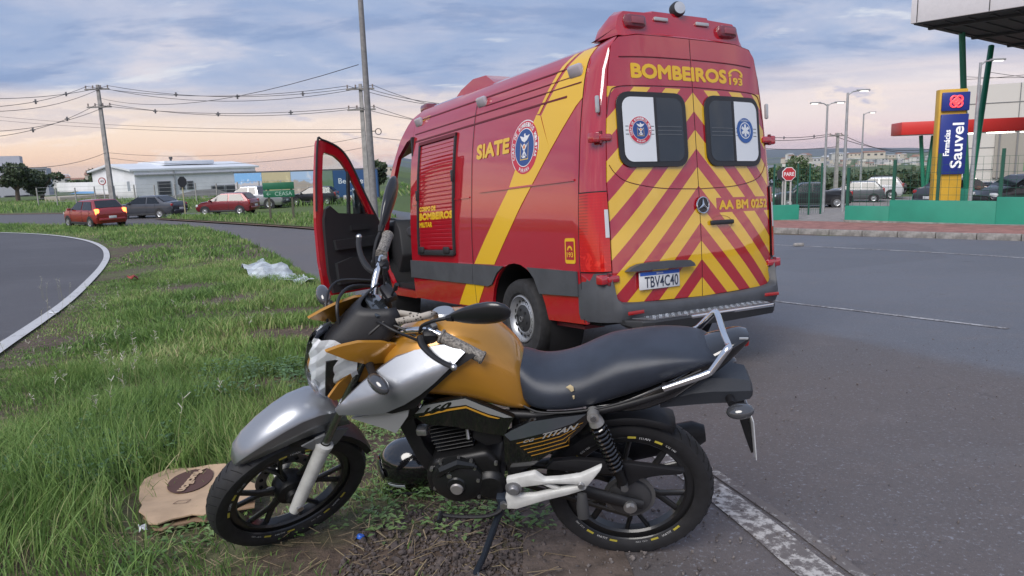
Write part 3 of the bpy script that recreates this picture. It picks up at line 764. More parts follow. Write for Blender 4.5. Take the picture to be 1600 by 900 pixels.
mb = MB(); mb.box((L*.5, -.12, ze-.5), (L, .2, .12)); mb.box((L*.30, -.10, ze-2.0), (.14, .14, 3.9)); mb.build('gutter', m_steel, root)
mb = MB(); mb.box((-3.2, 9, (zb+ze)/2-1.6), (6, 6, ze-zb-2.2)); mb.build('side_annex', mat('annex_beige', (.36, .32, .27), .8), root)
# grey sloped boundary wall in front of it
A = at(222, 300, 78); B = at(384, 300, 84); M, L = frame_of(A, B); zt = lambda py, Y=80: at(300, py, Y).z
root = empty('boundary_wall', M=M); tag(root, 'bare grey boundary wall rising to a blunt peak before the warehouse', 'wall')
prof = [(0, -1.8), (L, -1.8), (L, zt(314)), (L*.92, zt(311)), (L*.70, zt(297)), (L*.5, zt(297.5)), (L*.28, zt(305)), (0, zt(307))]
mb = MB(); mb.prism(prof, 0, .3); mb.build('wall', mat('block_grey', (.26, .255, .26), .9, var=.12, vscale=.8), root)
A = at(90, 300, 92); B = at(200, 300, 80); M, L = frame_of(A, B); root = empty('boundary_wall', M=M); tag(root, 'low white boundary wall left of the concrete power pole', 'wall')
mb = MB(); mb.box((L/2, .15, .1), (L, .3, 2*(at(120, 306, 88).z)-.0+3.0)); mb.build('wall', m_white, root)
A = at(104, 300, 130); B = at(152, 300, 130); M, L = frame_of(A, B); root = empty('shed', M=M); tag(root, 'low shed with bright blue roof beyond the white wall', 'building')
zs = at(128, 304, 130).z; mb = MB(); mb.box((L/2, 5, zs/2-1.5), (L, 10, zs+3.0)); mb.build('wall', m_white, root)
mb = MB(); mb.prism([(-.6, zs-.1), (10.5, zs+1.1), (10.5, zs+.9), (-.6, zs-.35)], -.5, L+.5, ax='yz'); mb.build('roof', mat('roof_blue', (.16, .38, .62), .5), root)
# pale block of flats at the far left
A = at(-60, 300, 120); B = at(77, 300, 126); M, L = frame_of(A, B); root = empty('apartment_building', M=M); tag(root, 'pale grey three storey building at the left edge of the photo', 'building')
zt_ = at(60, 262, 125).z; mb = MB(); mb.box((L/2, 8, (zt_-2)/2), (L, 16, zt_+2)); mb.box((L*.53, 8, zt_+1), (3.6, 6, 2.4)); mb.build('wall', mat('wall_pale', (.42, .43, .47), .8, var=.05), root)
mb = MB(); mb.box((L*.72, -.02, zt_*.5), (.25, .3, zt_+2)); mb.box((L*.5, -.02, zt_-.1), (L+.3, .3, .3)); mb.build('trim', mat('trim_grey', (.30, .31, .34), .8), root)
windows(root, [(L*.47+i*2.1, L*.47+i*2.1+1.3, zt_-2.6-j*3.2, zt_-1.4-j*3.2) for i in range(3) for j in range(2)]+[(L*.1+i*2.4, L*.1+i*2.4+1.4, zt_-2.6-j*3.2, zt_-1.4-j*3.2) for i in range(4) for j in range(2)])
tree('dark rounded tree in front of the pale flats at left', onground(28, 92), 4.9, 5.6, m_leaf_a, 4, 'trees by the flats', 12, 260, .22)
tree('lower dark bushy tree just right of the rounded one', onground(66, 96), 3.9, 6.2, m_leaf_a, 6, 'trees by the flats', 12, 240, .22, .15)
tree('small dark tree between shed and power pole', onground(157, 120), 4.2, 4.2, m_leaf_a, 8, None, 9, 140, .25)
tree('small round tree far behind the blue shed', at(130, 304, 240)-Vector((0, 0, 2)), 8, 9, m_leaf_b, 9, None, 8, 80, .55)
tree('thin tree beside the power poles behind the cab', onground(592, 66), 3.4, 2.4, m_leaf_a, 15, None, 7, 110, .22, .35)

# billboard with five picture panels
A = at(369, 300, 72); B = at(592, 300, 62); M, L = frame_of(A, B); root = empty('billboard', M=M); tag(root, 'long billboard of property pictures on posts before the warehouse', 'billboard')
zA0, zA1 = at(369, 308, 72).z, at(369, 271, 72).z
def pic(name, top, mid, low, sc):
    m = bpy.data.materials.new(name); m.use_nodes = True; t = NT(m.node_tree); b = t.n['Principled BSDF']
    o = t.new('ShaderNodeTexCoord').outputs['Object']; x, y, z = t.xyz(o); nz = t.noise(t.comb(t.math('MULTIPLY', x, sc), 0., t.math('MULTIPLY', z, sc*.8)), 1., 5, .7)
    f = t.math('ADD', z, t.math('MULTIPLY', t.math('SUBTRACT', nz, .5), 1.6)); h = (zA0+zA1)/2
    c = t.mix(t.step(f, h-.55, h-.35), low, mid); c = t.mix(t.step(f, h+.1, h+.35), c, top)
    c = t.mix(t.math('MULTIPLY', t.step(nz, .55, .7), .5), c, tuple(min(1, v*2.2+.1) for v in mid))
    t.l.new(c, b.inputs['Base Color']); b.inputs['Roughness'].default_value = .5; return m
PX = [0, L*.215, L*.43, L*.62, L*.72, L]
pm = [pic('poster_sky', (.20, .42, .72), (.52, .50, .52), (.40, .42, .44), 1.6), pic('poster_garden', (.45, .40, .25), (.30, .28, .14), (.34, .30, .22), 1.1), pic('poster_street', (.32, .45, .62), (.34, .30, .26), (.40, .34, .30), .8), pic('poster_park', (.16, .22, .17), (.13, .20, .11), (.25, .27, .17), 1.2), mat('poster_blue', (.025, .075, .19), .5)]
for i in range(5):
    mb = MB(); mb.box(((PX[i]+PX[i+1])/2, 0, (zA0+zA1)/2), (PX[i+1]-PX[i]-.04, .12, zA1-zA0)); p = mb.build('poster_panel', pm[i], root)
fx = lambda u, v, o_: Vector((u, -.062-o_, v))
text('lettering', 'Belvedere', (L*.755, zA0+(zA1-zA0)*.50, L*.955, zA0+(zA1-zA0)*.70), fx, mat('print_white', (.75, .77, .8), .6), p)
text('lettering', 'home', (L*.82, zA0+(zA1-zA0)*.20, L*.88, zA0+(zA1-zA0)*.28), fx, MATS['print_white'], p)
mb = MB(); mb.box((L/2, .05, zA1+.07), (L+.3, .22, .12)); mb.box((L/2, .05, zA0-.07), (L+.3, .22, .12)); mb.build('frame', mat('frame_dark', (.06, .065, .075), .6), root)
for i in range(7):
    mb = MB(); mb.box((L*(.03+.155*i), .2, (zA1-1.9)/2), (.18, .18, zA1+1.9)); mb.build('post', MATS['frame_dark'], root)
A = at(537, 310, 60); B = at(566, 310, 60); M, L = frame_of(A, B); root = empty('sales_board', M=M); tag(root, 'small white sales board with red lettering below the blue poster', 'sign')
z0_, z1_ = at(550, 320, 60).z, at(550, 305, 60).z
mb = MB(); mb.box((L/2, 0, (z0_+z1_)/2), (L, .06, z1_-z0_)); mb.build('panel', mat('sign_white', (.72, .70, .68), .6), root)
for k in (.1, .9):
    mb = MB(); mb.box((L*k, .05, (z0_-1.6)/2), (.06, .06, abs(z0_)+1.6 if z0_ > 0 else 1.6)); mb.build('post', m_steel, root)
text('lettering', 'VENDAS', (L*.06, z0_+.35, L*.98, z1_-.12), lambda u, v, o_: Vector((u, -.031-o_, v)), mat('print_red', (.42, .05, .04), .6), root, bold=.02)

# wire fence along the far verge
A = at(60, 316, 72); B = at(500, 316, 66); M, L = frame_of(A, B); root = empty('wire_fence', M=M); tag(root, 'thin wire fence on slim posts in front of the grey wall', 'fence')
mb = MB()
for j in range(5): mb.tube([(0, 0, -1.0+.35*j), (L, 0, -1.0+.35*j)], .012, 4)
mb.build('wires', m_steel, root)
post = None
for i in range(int(L/2.2)):
    if post is None: mb = MB(); mb.box((0, 0, -.65), (.09, .09, 2.0)); post = mb.build('post', m_conc, root); o = post
    else: o = post.copy(); C.objects.link(o); o.parent = root
    o.location = (i*2.2, 0, random.uniform(-.05, .08))

# ------------------------------------------------------------------ poles, wires, signs
m_wire = mat('cable', (.03, .03, .035), .6)
def wire(a, b, sag, r=.017, n=14): return [Vector(a).lerp(Vector(b), i/n)-Vector((0, 0, sag*4*(i/n)*(1-i/n))) for i in range(n+1)]
def power_pole(label, px, Y, top_py, group='concrete power poles', arms=(.35, 1.7), wide=.19):
    b = onground(px, Y); h = 0
    for q in range(400):
        h = q*.05
        if project_y(b.x, b.y, b.z+h) < top_py: break
    root = empty('power_pole', b); tag(root, label, 'pole', group)
    mb = MB(); mb.loft([[(s*w_, t_*w_*.8, z) for s, t_ in ((-1, -1), (1, -1), (1, 1), (-1, 1))] for z, w_ in ((-.4, wide), (h, wide*.55))]); mb.build('shaft', m_conc, root, 20)
    for dz in arms:
        mb = MB(); mb.box((0, -.16, h-dz), (1.9, .1, .11)); arm = mb.build('crossarm', mat('arm_grey', (.22, .21, .20), .8), root)
        for sx in (-.85, -.3, .3, .85):
            mb = MB(); mb.lathe([(.0, .25), (.05, .24), (.06, .16), (.04, .14), (.06, .08), (.03, .05), (.03, 0)], (sx, -.16, h-dz+.05), (0, 0, 1), 8); mb.build('insulator', mat('porcelain', (.25, .2, .18), .3), arm)
    return root, b, h
pA, bA, hA = power_pole('concrete power pole with two crossarms behind the red hatchback', 178, 58, 133)
pC, bC, hC = power_pole('concrete power pole with crossarms close behind the tall lamp pole', 576, 50, 132)
pD, bD, hD = power_pole('distant concrete pole between the street lamps on the right', 1305, 75, 208, arms=(.3,), wide=.2)
def cable_run(name, label, lst, r=.017, spacers=()):
    root = empty(name, tuple(lst[0][0])); o0 = Vector(lst[0][0]); tag(root, label, 'cables', 'overhead cables')
    for (a, b, sag) in lst:
        mb = MB(); mb.tube([p-o0 for p in wire(a, b, sag)], r, 4, False); mb.build('cable', m_wire, root)
    for p in spacers:
        mb = MB(); q = Vector(p)-o0; mb.box(q, (.12, .06, .32), .02); mb.box(q, (.34, .06, .07), .02); mb.build('spacer', mat('spacer_grey', (.10, .10, .11), .6), root)
zAt, zCt = bA.z+hA, bC.z+hC
A1 = [(bA.x+dx, bA.y, zAt-dz) for dx, dz in ((-.85, .1), (.85, .1), (.3, .25), (-.3, 1.5), (.85, 1.5))]
C1 = [(bC.x+dx, bC.y, zCt-dz) for dx, dz in ((-.85, .1), (.85, .1), (.3, .25), (-.3, 1.5), (.85, 1.5))]
mid = lambda a, b, t, s: Vector(a).lerp(Vector(b), t)-Vector((0, 0, s*4*t*(1-t)))
cable_run('overhead_cables', 'bundle of black overhead cables slung between the two power poles', [(a, c, s) for a, c, s in zip(A1, C1, (.7, .8, .95, .55, .75))], spacers=[mid(A1[1], C1[1], t, .8) for t in (.28, .52, .76)]+[mid(A1[3], C1[3], t, .6) for t in (.25, .5, .77)])
cable_run('overhead_cables', 'thin lower telephone cables running across to the lamp pole', [((bA.x, bA.y, zAt-5.2), (bC.x, bC.y, zCt-3.5), .7), ((bA.x, bA.y, zAt-5.6), (bC.x, bC.y, zCt-4.2), .8), (at(-60, 182, 75), (bC.x, bC.y, zCt-3.2), .5), (at(-60, 176, 75), (bC.x, bC.y, zCt-3.0), .5)], r=.013)
Lf = [at(-90, 168, 40), at(-90, 152, 40), at(-90, 171, 40), at(-90, 218, 42), at(-90, 205, 42)]
cable_run('overhead_cables', 'overhead cables leaving the left power pole towards the left edge', [(a, l, s) for a, l, s in zip(A1, Lf, (.5, .4, .7, .7, .7))]+[((bA.x, bA.y, zAt-5.2), at(-90, 244, 42), .9)], spacers=[mid(A1[0], Lf[0], t, .5) for t in (.2, .45)]+[mid(A1[3], Lf[3], t, .7) for t in (.25, .5)])
Rt = [at(760, y, 44) for y in (172, 178, 166, 196, 204)]
cable_run('overhead_cables', 'overhead cables running from the second power pole behind the van', [(c, r_, .3) for c, r_ in zip(C1, Rt)]+[((bC.x, bC.y, zCt-3.4), at(760, 222, 44), .2)])
zDt = bD.z+hD
cable_run('overhead_cables', 'overhead cables over the car park on the right', [(at(1100, 195, 80), (bD.x-.8, bD.y, zDt-.1), .8), (at(1100, 203, 80), (bD.x+.3, bD.y, zDt-.1), .9), (at(1100, 218, 80), (bD.x, bD.y, zDt-1.4), .6), ((bD.x-.8, bD.y, zDt-.1), at(1480, 228, 80), 1.0), ((bD.x+.3, bD.y, zDt-.1), at(1480, 232, 80), 1.1)], r=.03, spacers=[mid(at(1100, 195, 80), (bD.x-.8, bD.y, zDt-.1), t, .8) for t in (.65, .88)])
cable_run('overhead_cables', 'thin cables crossing in front of the white shop wall', [(at(1510, 120, 38), at(1680, 116, 38), .1), (at(1510, 124, 38), at(1680, 105, 38), .1), (at(1548, 113, 38), at(1680, 128, 38), .05)], r=.012)
# tall lamp pole that leaves the top of the frame
b = onground(588, 27); top = 12.5; root = empty('lamp_pole', b); tag(root, 'tall tapering grey lamp pole rising behind the open van door', 'pole')
mb = MB(); mb.tube([(0, 0, -.3), (0, 0, top)], [.135, .075], 14); mb.build('shaft', mat('pole_dark', (.20, .195, .19), .7, var=.15), root)
mb = MB(); zz = 0
for q in range(300):
    if project_y(b.x, b.y, b.z+q*.05) < 208: zz = q*.05; break
ring = [(.33+.11*math.cos(a*.5236), .02, zz+.11*math.sin(a*.5236)) for a in range(12)]
mb.tube(ring, .016, 6, closed=True); mb.box((.17, 0, zz+.02), (.16, .03, .03)); mb.build('cable_coil', m_wire, root)
mb = MB(); mb.box((0, 0, top), (.3, .3, .12)); mb.tube([(0, 0, top), (.9, 0, top+.35), (1.8, 0, top+.4)], .04); mb.build('arm', MATS['pole_dark'], root)
cable_run('overhead_cables', 'single cable climbing from the left power pole to the lamp pole', [((bA.x, bA.y, zAt-1.0), at(560, 101, 27), .9)], r=.013)
# street lamps on the right (lit)
m_lampglow = mat('lamp_glow', (.9, .9, .85), .4, emit=(1, .95, .85), estr=2.5)
def street_lamp(label, px, Y, py_top, arms, py_base=None):
    b = gp(px, py_base) if py_base else onground(px, Y); h = 0
    for q in range(500):
        h = q*.04
        if project_y(b.x, b.y, b.z+h) < py_top: break
    root = empty('street_lamp', b); tag(root, label, 'street lamp', 'street lamps by the car park')
    mb = MB(); mb.tube([(0, 0, -.2), (0, 0, h-.1), (0, 0, h)], [.085, .05, .05], 10); mb.build('shaft', m_steel, root)
    for sgn in arms:
        mb = MB(); mb.tube([(0, 0, h-.1), (sgn*.2, 0, h+.04), (sgn*.42, 0, h+.07)], .03, 8); a = mb.build('arm', m_steel, root)
        mb = MB(); mb.box((sgn*.66, 0, h+.09), (.55, .22, .08), .03); hd = mb.build('lamp_head', mat('lamp_head_grey', (.30, .31, .32), .5), root)
        mb = MB(); mb.box((sgn*.70, 0, h+.045), (.30, .14, .02)); mb.build('lens', m_lampglow, hd)
street_lamp('twin-armed street lamp nearest the parked black pickup', 1286, 40, 163, (-1, 1))
street_lamp('single-armed street lamp at the end of the green wall', 1316, 32, 146, (1,))
street_lamp('farther single-armed street lamp behind the white off-roader', 1343, 58, 178, (1,))
street_lamp('galvanised lamp post in front of the yellow sign tower', 1514, 29, 98, (1,))

def road_sign(label, px, Y, py, r, face, posts=(0.,), text_=None, octo=False, back=False):
    b = onground(px, Y); c = at(px, py, Y); zc = c.z-b.z
    root = empty('traffic_sign', b); tag(root, label, 'sign')
    for dx in posts:
        mb = MB(); mb.tube([(dx, .05, -.2), (dx, .05, zc+r*.6)], .035, 8); mb.build('post', mat('post_pale', (.45, .44, .42), .6), root)
    n = 8 if octo else 28; a0 = 22.5 if octo else 0
    mb = MB(); mb.prism([(r*math.cos(math.radians(a0)+2*PI*k/n), zc+r*math.sin(math.radians(a0)+2*PI*k/n)) for k in range(n)], -.015, .015); pl = mb.build('plate', face, root)
    return root, pl, zc
# PARE
root, pl, zc = road_sign('octagonal red stop sign on two slim posts beside the pavement', 1230, 27, 272, .27, mat('sign_rim', (.75, .74, .74), .5), (-.10, .10), octo=True)
mb = MB(); mb.prism([(.245*math.cos(math.radians(22.5)+2*PI*k/8), zc+.245*math.sin(math.radians(22.5)+2*PI*k/8)) for k in range(8)], -.022, -.016); mb.build('face', mat('sign_red', (.45, .03, .04), .4), pl)
text('lettering', 'PARE', (-.19, zc-.07, .19, zc+.07), lambda u, v, o_: Vector((u, -.024-o_, v)), MATS['sign_rim'], pl, bold=.02)
root, pl, zc = road_sign('second sign turned away, edge just behind the stop sign', 1222, 27.6, 272, .26, mat('sign_back', (.04, .04, .045), .6), (0.,), octo=True)
# round speed sign by pole A
root, pl, zc = road_sign('round white traffic sign with red rim left of the power pole', 167, 50, 283, .26, mat('sign_rimred', (.35, .05, .05), .5))
mb = MB(); mb.prism([(.20*math.cos(2*PI*k/28), zc+.20*math.sin(2*PI*k/28)) for k in range(28)], -.022, -.016); mb.build('face', MATS['sign_rim'], pl)
text('lettering', '40', (-.12, zc-.07, .12, zc+.08), lambda u, v, o_: Vector((u, -.024-o_, v)), mat('print_black', (.03, .03, .035), .6), pl)
# sign seen edge-on / from the back
b = onground(291, 46); root = empty('traffic_sign', b, .9); tag(root, 'dark back of a traffic sign on a pale post on the median', 'sign')
zc = at(291, 284, 46).z-b.z; mb = MB(); mb.tube([(0, .04, -.2), (0, .04, zc+.2)], .04, 8); mb.build('post', mat('post_yellowish', (.40, .36, .22), .7), root)
mb = MB(); mb.prism([(.30*math.cos(math.radians(22.5)+2*PI*k/8), zc+.36*math.sin(math.radians(22.5)+2*PI*k/8)) for k in range(8)], -.015, .015); mb.build('plate', MATS['sign_back'], root)
# green direction sign
b = onground(440, 38); root = empty('direction_sign', b, .12); tag(root, 'green two-panel direction sign on two posts on the median', 'sign')
c0 = at(436, 308, 38).z-b.z; c1 = at(436, 285, 38).z-b.z; mg = mat('sign_green', (.010, .125, .060), .45, var=.1, vscale=1.2)
wS = 47*38/1120
for z0_, z1_ in ((c0, c0+(c1-c0)*.47), (c0+(c1-c0)*.53, c1)):
    mb = MB(); mb.box((0, 0, (z0_+z1_)/2), (wS, .04, z1_-z0_), .01); pn = mb.build('panel', mg, root)
    if z0_ == c0: text('lettering', '\u2190  CEASA', (-wS*.40, z0_+.08, wS*.42, z0_+.28), lambda u, v, o_: Vector((u, -.022-o_, v)), mat('sign_print', (.35, .5, .42), .5), pn)
for k in (-.34, .40):
    mb = MB(); mb.box((wS*k, .07, (c1-.3)/2), (.10, .10, c1+.3)); mb.build('post', mat('post_wood', (.09, .085, .06), .8), root)
# ------------------------------------------------------------------ cars
m_tyre = mat('tyre_rubber', (.022, .022, .024), .75, var=.25, vscale=20)
m_black = mat('black_plastic', (.022, .023, .026), .5, bump=.12, bscale=400)
m_chrome = mat('chrome', (.78, .79, .80), .12, 1.)
m_alloy = mat('alloy', (.45, .46, .47), .35, .8)
m_tail = mat('tail_lens', (.35, .012, .012), .15, coat=.5)
m_tail_on = mat('tail_lit', (.6, .05, .02), .3, emit=(1, .16, .04), estr=3.)
m_head = mat('head_lens', (.62, .64, .66), .12, coat=.6)
m_plate = mat('plate_white', (.66, .67, .68), .5)
def car_paint(name, c, metal=.25): return mat(name, c, .32, metal, coat=.8)
CARS = dict(
    hatch=dict(L=4.02, W=1.73, H=1.53, belt=.95, rd=1.02, cowl=1.02, hood=.92, xr0=-1.86, xr1=-1.35, xf1=.15, xf0=1.0, bp=-.42, wb=1.295, deck=-1.95, R=.30),
    sedan=dict(L=4.45, W=1.74, H=1.46, belt=.93, rd=1.03, cowl=.98, hood=.88, xr0=-1.62, xr1=-.98, xf1=.22, xf0=1.05, bp=-.38, wb=1.31, deck=-2.15, R=.305),
    small=dict(L=3.83, W=1.64, H=1.45, belt=.90, rd=.98, cowl=.95, hood=.80, xr0=-1.78, xr1=-1.36, xf1=.10, xf0=.98, bp=-.45, wb=1.19, deck=-1.86, R=.285),
    suv=dict(L=4.33, W=1.82, H=1.69, belt=1.08, rd=1.12, cowl=1.12, hood=1.03, xr0=-2.0, xr1=-1.62, xf1=.12, xf0=.98, bp=-.45, wb=1.33, deck=-2.08, R=.345),
    pickup=dict(L=5.1, W=1.82, H=1.72, belt=1.08, rd=1.08, cowl=1.12, hood=1.02, xr0=-.78, xr1=-.62, xf1=.62, xf0=1.35, bp=.02, wb=1.55, deck=-2.45, R=.36))
def car(kind, label, loc, rz, paint, group=None, lit=False, name='parked_car', plate=True, tilt=0.):
    P = CARS[kind]; L, Wd, H = P['L'], P['W'], P['H']; w = Wd/2; belt = P['belt']; h2 = L/2
    root = empty(name, loc, rz); root.rotation_euler = (0, tilt, rz); tag(root, label, 'car' if kind != 'pickup' else 'pickup truck', group)
    tum = .20*(H-belt)/.55
    def half(z): return w-.015 if z <= belt else w-.015-tum*(z-belt)/(H-belt)
    xs_ = [(-h2, .62, .80, .90), (-h2+.04, .40, P['rd']-.10, .96), (P['deck']+.03, .26, P['rd'], .985), (P['xr0'], .24, P['rd']+.03, 1.), (P['xr1'], .24, H-.02, 1.), ((P['xr1']+P['xf1'])/2, .24, H, 1.), (P['xf1'], .24, H-.02, 1.), (P['xf0'], .24, P['cowl'], 1.), ((P['xf0']+h2)/2, .24, (P['cowl']*.55+P['hood']*.45), .99), (h2-.22, .25, P['hood']-.05, .96), (h2-.05, .30, P['hood']-.22, .87), (h2, .42, .60, .78)]
    secs = []
    for (x, zb, zt, k) in xs_:
        wt = half(zt)*k; wb_ = w*k; zm = min(belt, zt-.06)
        hs = [(0, zb), (wb_-.10, zb), (wb_-.02, zb+.12), (wb_, .55 if zt > .62 else zb+.14), (wb_-.004, max(zm-.12, zb+.16)), (wb_-.025, max(zm, zb+.18)), (wt+.005, zt-.05), (wt-.12, zt-.006), (0, zt+.012)]
        secs.append([(x, y, z) for y, z in hs]+[(x, -y, z) for y, z in hs[-2:0:-1]])
    mb = MB(); mb.loft(secs); body = mb.build('body', paint, root, 42)
    gl = glass_dark()
    z0, z1 = belt+.03, H-.11
    # side windows
    def sx(z, a, b): f = (z-belt)/(H-belt); return a+(b-a)*f
    fl = lambda s: (lambda u, v, o_: Vector((u, s*(half(v)+.004+o_), v)))
    for s in (1, -1):
        fr = [(P['bp']+.05, z0), (sx(z0, P['xf0'], P['xf1'])-.10, z0), (sx(z1, P['xf0'], P['xf1'])-.06, z1), (P['bp']+.05, z1)]
        rr = [(sx(z0, P['xr0'], P['xr1'])+.22, z0), (P['bp']-.05, z0), (P['bp']-.05, z1), (sx(z1, P['xr0'], P['xr1'])+.16, z1)]
        for q in (fr, rr):
            if abs(q[1][0]-q[0][0]) > .25: panel('side_window', q, fl(s), gl, root, .006)
        mb = MB(); mb.box((P['xf0']-.22, s*(w+.10), belt+.06), (.12, .20, .13), .04); mb.build('wing_mirror', paint, root)
        if kind != 'pickup':
            for hx in (P['bp']+.18, P['bp']-.92):
                mb = MB(); mb.box((hx, s*(w+.006), belt-.12), (.16, .03, .03), .008); mb.build('door_handle', paint, root)
        # door shut lines as narrow recessed-looking dark strips
        for lx in (P['bp'], P['xf0']-.05, P['xr0']+.62):
            mb = MB(); mb.box((lx, s*(w-.003), (belt+.32)/2), (.012, .012, belt-.36)); mb.build('shut_line', m_black, root)
        mb = MB(); mb.box((0, s*(w-.02), .27), (2*P['wb']-2*P['R']-.1, .05, .12), .02); mb.build('sill', m_black, root)
        mb = MB(); mb.box((h2-.20, s*(w*.80-.05), P['hood']-.16), (.26, .34, .17), .06); mb.build('headlight', m_head, root)
        mb = MB(); mb.box((-h2+.10, s*(w*.86-.02), belt-.08 if kind != 'pickup' else .92), (.18, .22, .34 if kind != 'sedan' else .2), .05); mb.build('tail_light', m_tail_on if lit else m_tail, root)
        for xw in (P['wb'], -P['wb']):
            mb = MB(); mb.lathe([(P['R']+.065, -.02), (P['R']+.065, .012), (.0, .012)], (xw, s*(w-.010), P['R']), (0, s, 0), 20); mb.build('wheel_arch', m_black, root)
            mb = MB(); r = P['R']; mb.lathe([(r*.62, .015), (r*.66, .04), (r*.93, .035), (r, .01), (r, -.16), (r*.6, -.16)], (xw, s*(w-.02), r), (0, s, 0), 24); wh = mb.build('wheel', m_tyre, root)
            mb = MB(); mb.lathe([(0, .045), (r*.12, .045), (r*.2, .03), (r*.55, .03), (r*.63, .045), (r*.64, .02)], (xw, s*(w-.02), r), (0, s, 0), 20); rim = mb.build('rim', m_alloy, wh)
            mb = MB()
            for k in range(5):
                a = 2*PI*k/5+.3; mb.box((xw+r*.42*math.cos(a), s*(w+.014), r+r*.42*math.sin(a)), (r*.10, .012, r*.10), .01)
            mb.build('spoke_gap', m_black, wh)
    # screens
    def screen(nm, xa, za, xb, zb_, da, db, out):
        n_ = Vector((zb_-za, 0, -(xb-xa))).normalized(); n_ = n_ if n_.x*out > 0 else -n_
        q = []
        for f, sg in ((da, 1), (da, -1), (db, -1), (db, 1)):
            x, z = xa+(xb-xa)*f, za+(zb_-za)*f; q.append(Vector((x, sg*(half(z)-.10), z))+n_*.012)
        mb = MB(); mb._add(q+[p+n_*.006 for p in q], [(0, 1, 2, 3), (7, 6, 5, 4), (0, 4, 5, 1), (1, 5, 6, 2), (2, 6, 7, 3), (3, 7, 4, 0)]); mb.build(nm, gl, root)
    screen('windscreen', P['xf0'], P['cowl'], P['xf1'], H-.02, .08, .90, 1)
    screen('rear_window', P['xr0'], P['rd']+.03, P['xr1'], H-.02, .06, .88, -1)
    mb = MB(); mb.box((-h2-.01, 0, .46), (.14, Wd*.80, .16), .05); mb.build('rear_bumper', paint if kind in ('hatch', 'sedan', 'small') else m_black, root)
    mb = MB(); mb.box((h2-.02, 0, .46), (.12, Wd*.62, .18), .05); mb.build('front_bumper', m_black, root)
    if plate:
        mb = MB(); mb.box((-h2-.085, 0, .60 if kind != 'hatch' else .58), (.02, .40, .13), .004); mb.build('number_plate', m_plate, root)
    if kind == 'pickup':
        mb = MB(); mb.box((-1.6, 0, 1.10), (1.55, Wd-.25, .02)); mb.build('cargo_cover', m_black, root)
    if kind == 'suv':
        for s in (1, -1):
            mb = MB(); mb.tube([(-1.3, s*.58, H+.02), (-1.2, s*.58, H+.07), (.0, s*.58, H+.07), (.1, s*.58, H+.02)], .02, 6); mb.build('roof_rail', m_black, root)
        mb = MB(); mb.lathe([(.0, .14), (.22, .13), (.30, .08), (.31, -.06), (.0, -.06)], (-h2-.06, 0, .86), (-1, 0, 0), 22); mb.build('spare_wheel', m_black, root)
    return root
def heading(dx, dy): return math.atan2(dy, dx)
red1 = car_paint('paint_red', (.30, .028, .030)); wine = car_paint('paint_wine', (.20, .025, .032)); gry = car_paint('paint_graphite', (.055, .06, .075)); slv = car_paint('paint_silver', (.42, .43, .45), .6)
wht = car_paint('paint_white', (.62, .63, .64), 0.); blk = car_paint('paint_black', (.016, .017, .020)); dgy = car_paint('paint_darkgrey', (.13, .14, .15), .4)
g = gp(150, 354); car('hatch', 'red hatchback with lit tail lights turning into the bend at left', (g.x, g.y, g.z+.01), heading(-.80, .58), red1, None, True)
b = onground(236, 47.5); car('sedan', 'dark graphite saloon seen side-on behind the red hatchback', b, heading(-.98, .18), gry, 'cars waiting across the median')
b = onground(357, 48.5); car('small', 'wine red small hatchback seen side-on behind the median', b, heading(-.99, .08), wine, 'cars waiting across the median')
b = onground(397, 55); car('pickup', 'silver pickup half hidden behind the wine red hatchback', b, heading(-.99, .05), slv, 'cars waiting across the median')
b = onground(491, 58); car('small', 'dark small car just showing beside the open van door', b, heading(-.98, -.05), blk, 'cars waiting across the median')

# ------------------------------------------------------------------ shop forecourt on the right
m_wallg = mat('wall_green', (.018, .235, .155), .55, var=.10, vscale=.8)
m_postg = mat('post_green', (.012, .085, .055), .5)
m_col = mat('column_green', (.012, .19, .105), .4)
def run(pts_px, Y0, Y1, n=None): return None
A = gp(1319, 347, .15); B = gp(1700, 352, .15)
Bx = A+(B-A)
M, L = frame_of(A, Bx); zg = A.z; M.translation = (A.x, A.y, 0)
root = empty('forecourt_wall', M=M); tag(root, 'low bright green forecourt wall stepping up to the right', 'wall')
def sof(px):      # distance along the wall for an image column
    d = ray(px, 330); o = Vector((0, 0, CAM_H)); n_ = M.col[1].to_3d(); t = (Vector((A.x, A.y, 0))-Vector((0, 0, CAM_H))).dot(n_)/d.dot(n_); return (o+d*t-Vector((A.x, A.y, 0))).dot(M.col[0].to_3d())
def zof(px, py):
    d = ray(px, py); n_ = M.col[1].to_3d(); t = (Vector((A.x, A.y, 0))-Vector((0, 0, CAM_H))).dot(n_)/d.dot(n_); return CAM_H+d.z*t
s1, s2 = sof(1389), sof(1556)
for i, (sa, sb, zt_) in enumerate(((0, s1, zof(1350, 322)), (s1, s2, zof(1460, 313.5)), (s2, L, zof(1580, 308)))):
    mb = MB(); mb.prism([(sa, -2.2), (sb, -2.2), (sb, zt_), (sa, zt_)], 0, .2, .012); mb.build('wall_section', m_wallg, root)
mb = MB(); mb.box((L/2, -.05, zg+.04), (L, .10, .08)); mb.build('plinth', m_kerb, root)
A2 = gp(1208, 344, .15); B2 = gp(1248, 343, .15); M2, L2 = frame_of(A2, B2); r2 = empty('forecourt_wall', M=M2); tag(r2, 'short bright green wall stub behind the stop sign', 'wall')
mb = MB(); mb.prism([(-1.5, -2.4), (L2, -2.4), (L2, A2.z+.55), (-1.5, A2.z+.55)], 0, .2, .012); mb.build('wall_section', m_wallg, r2)
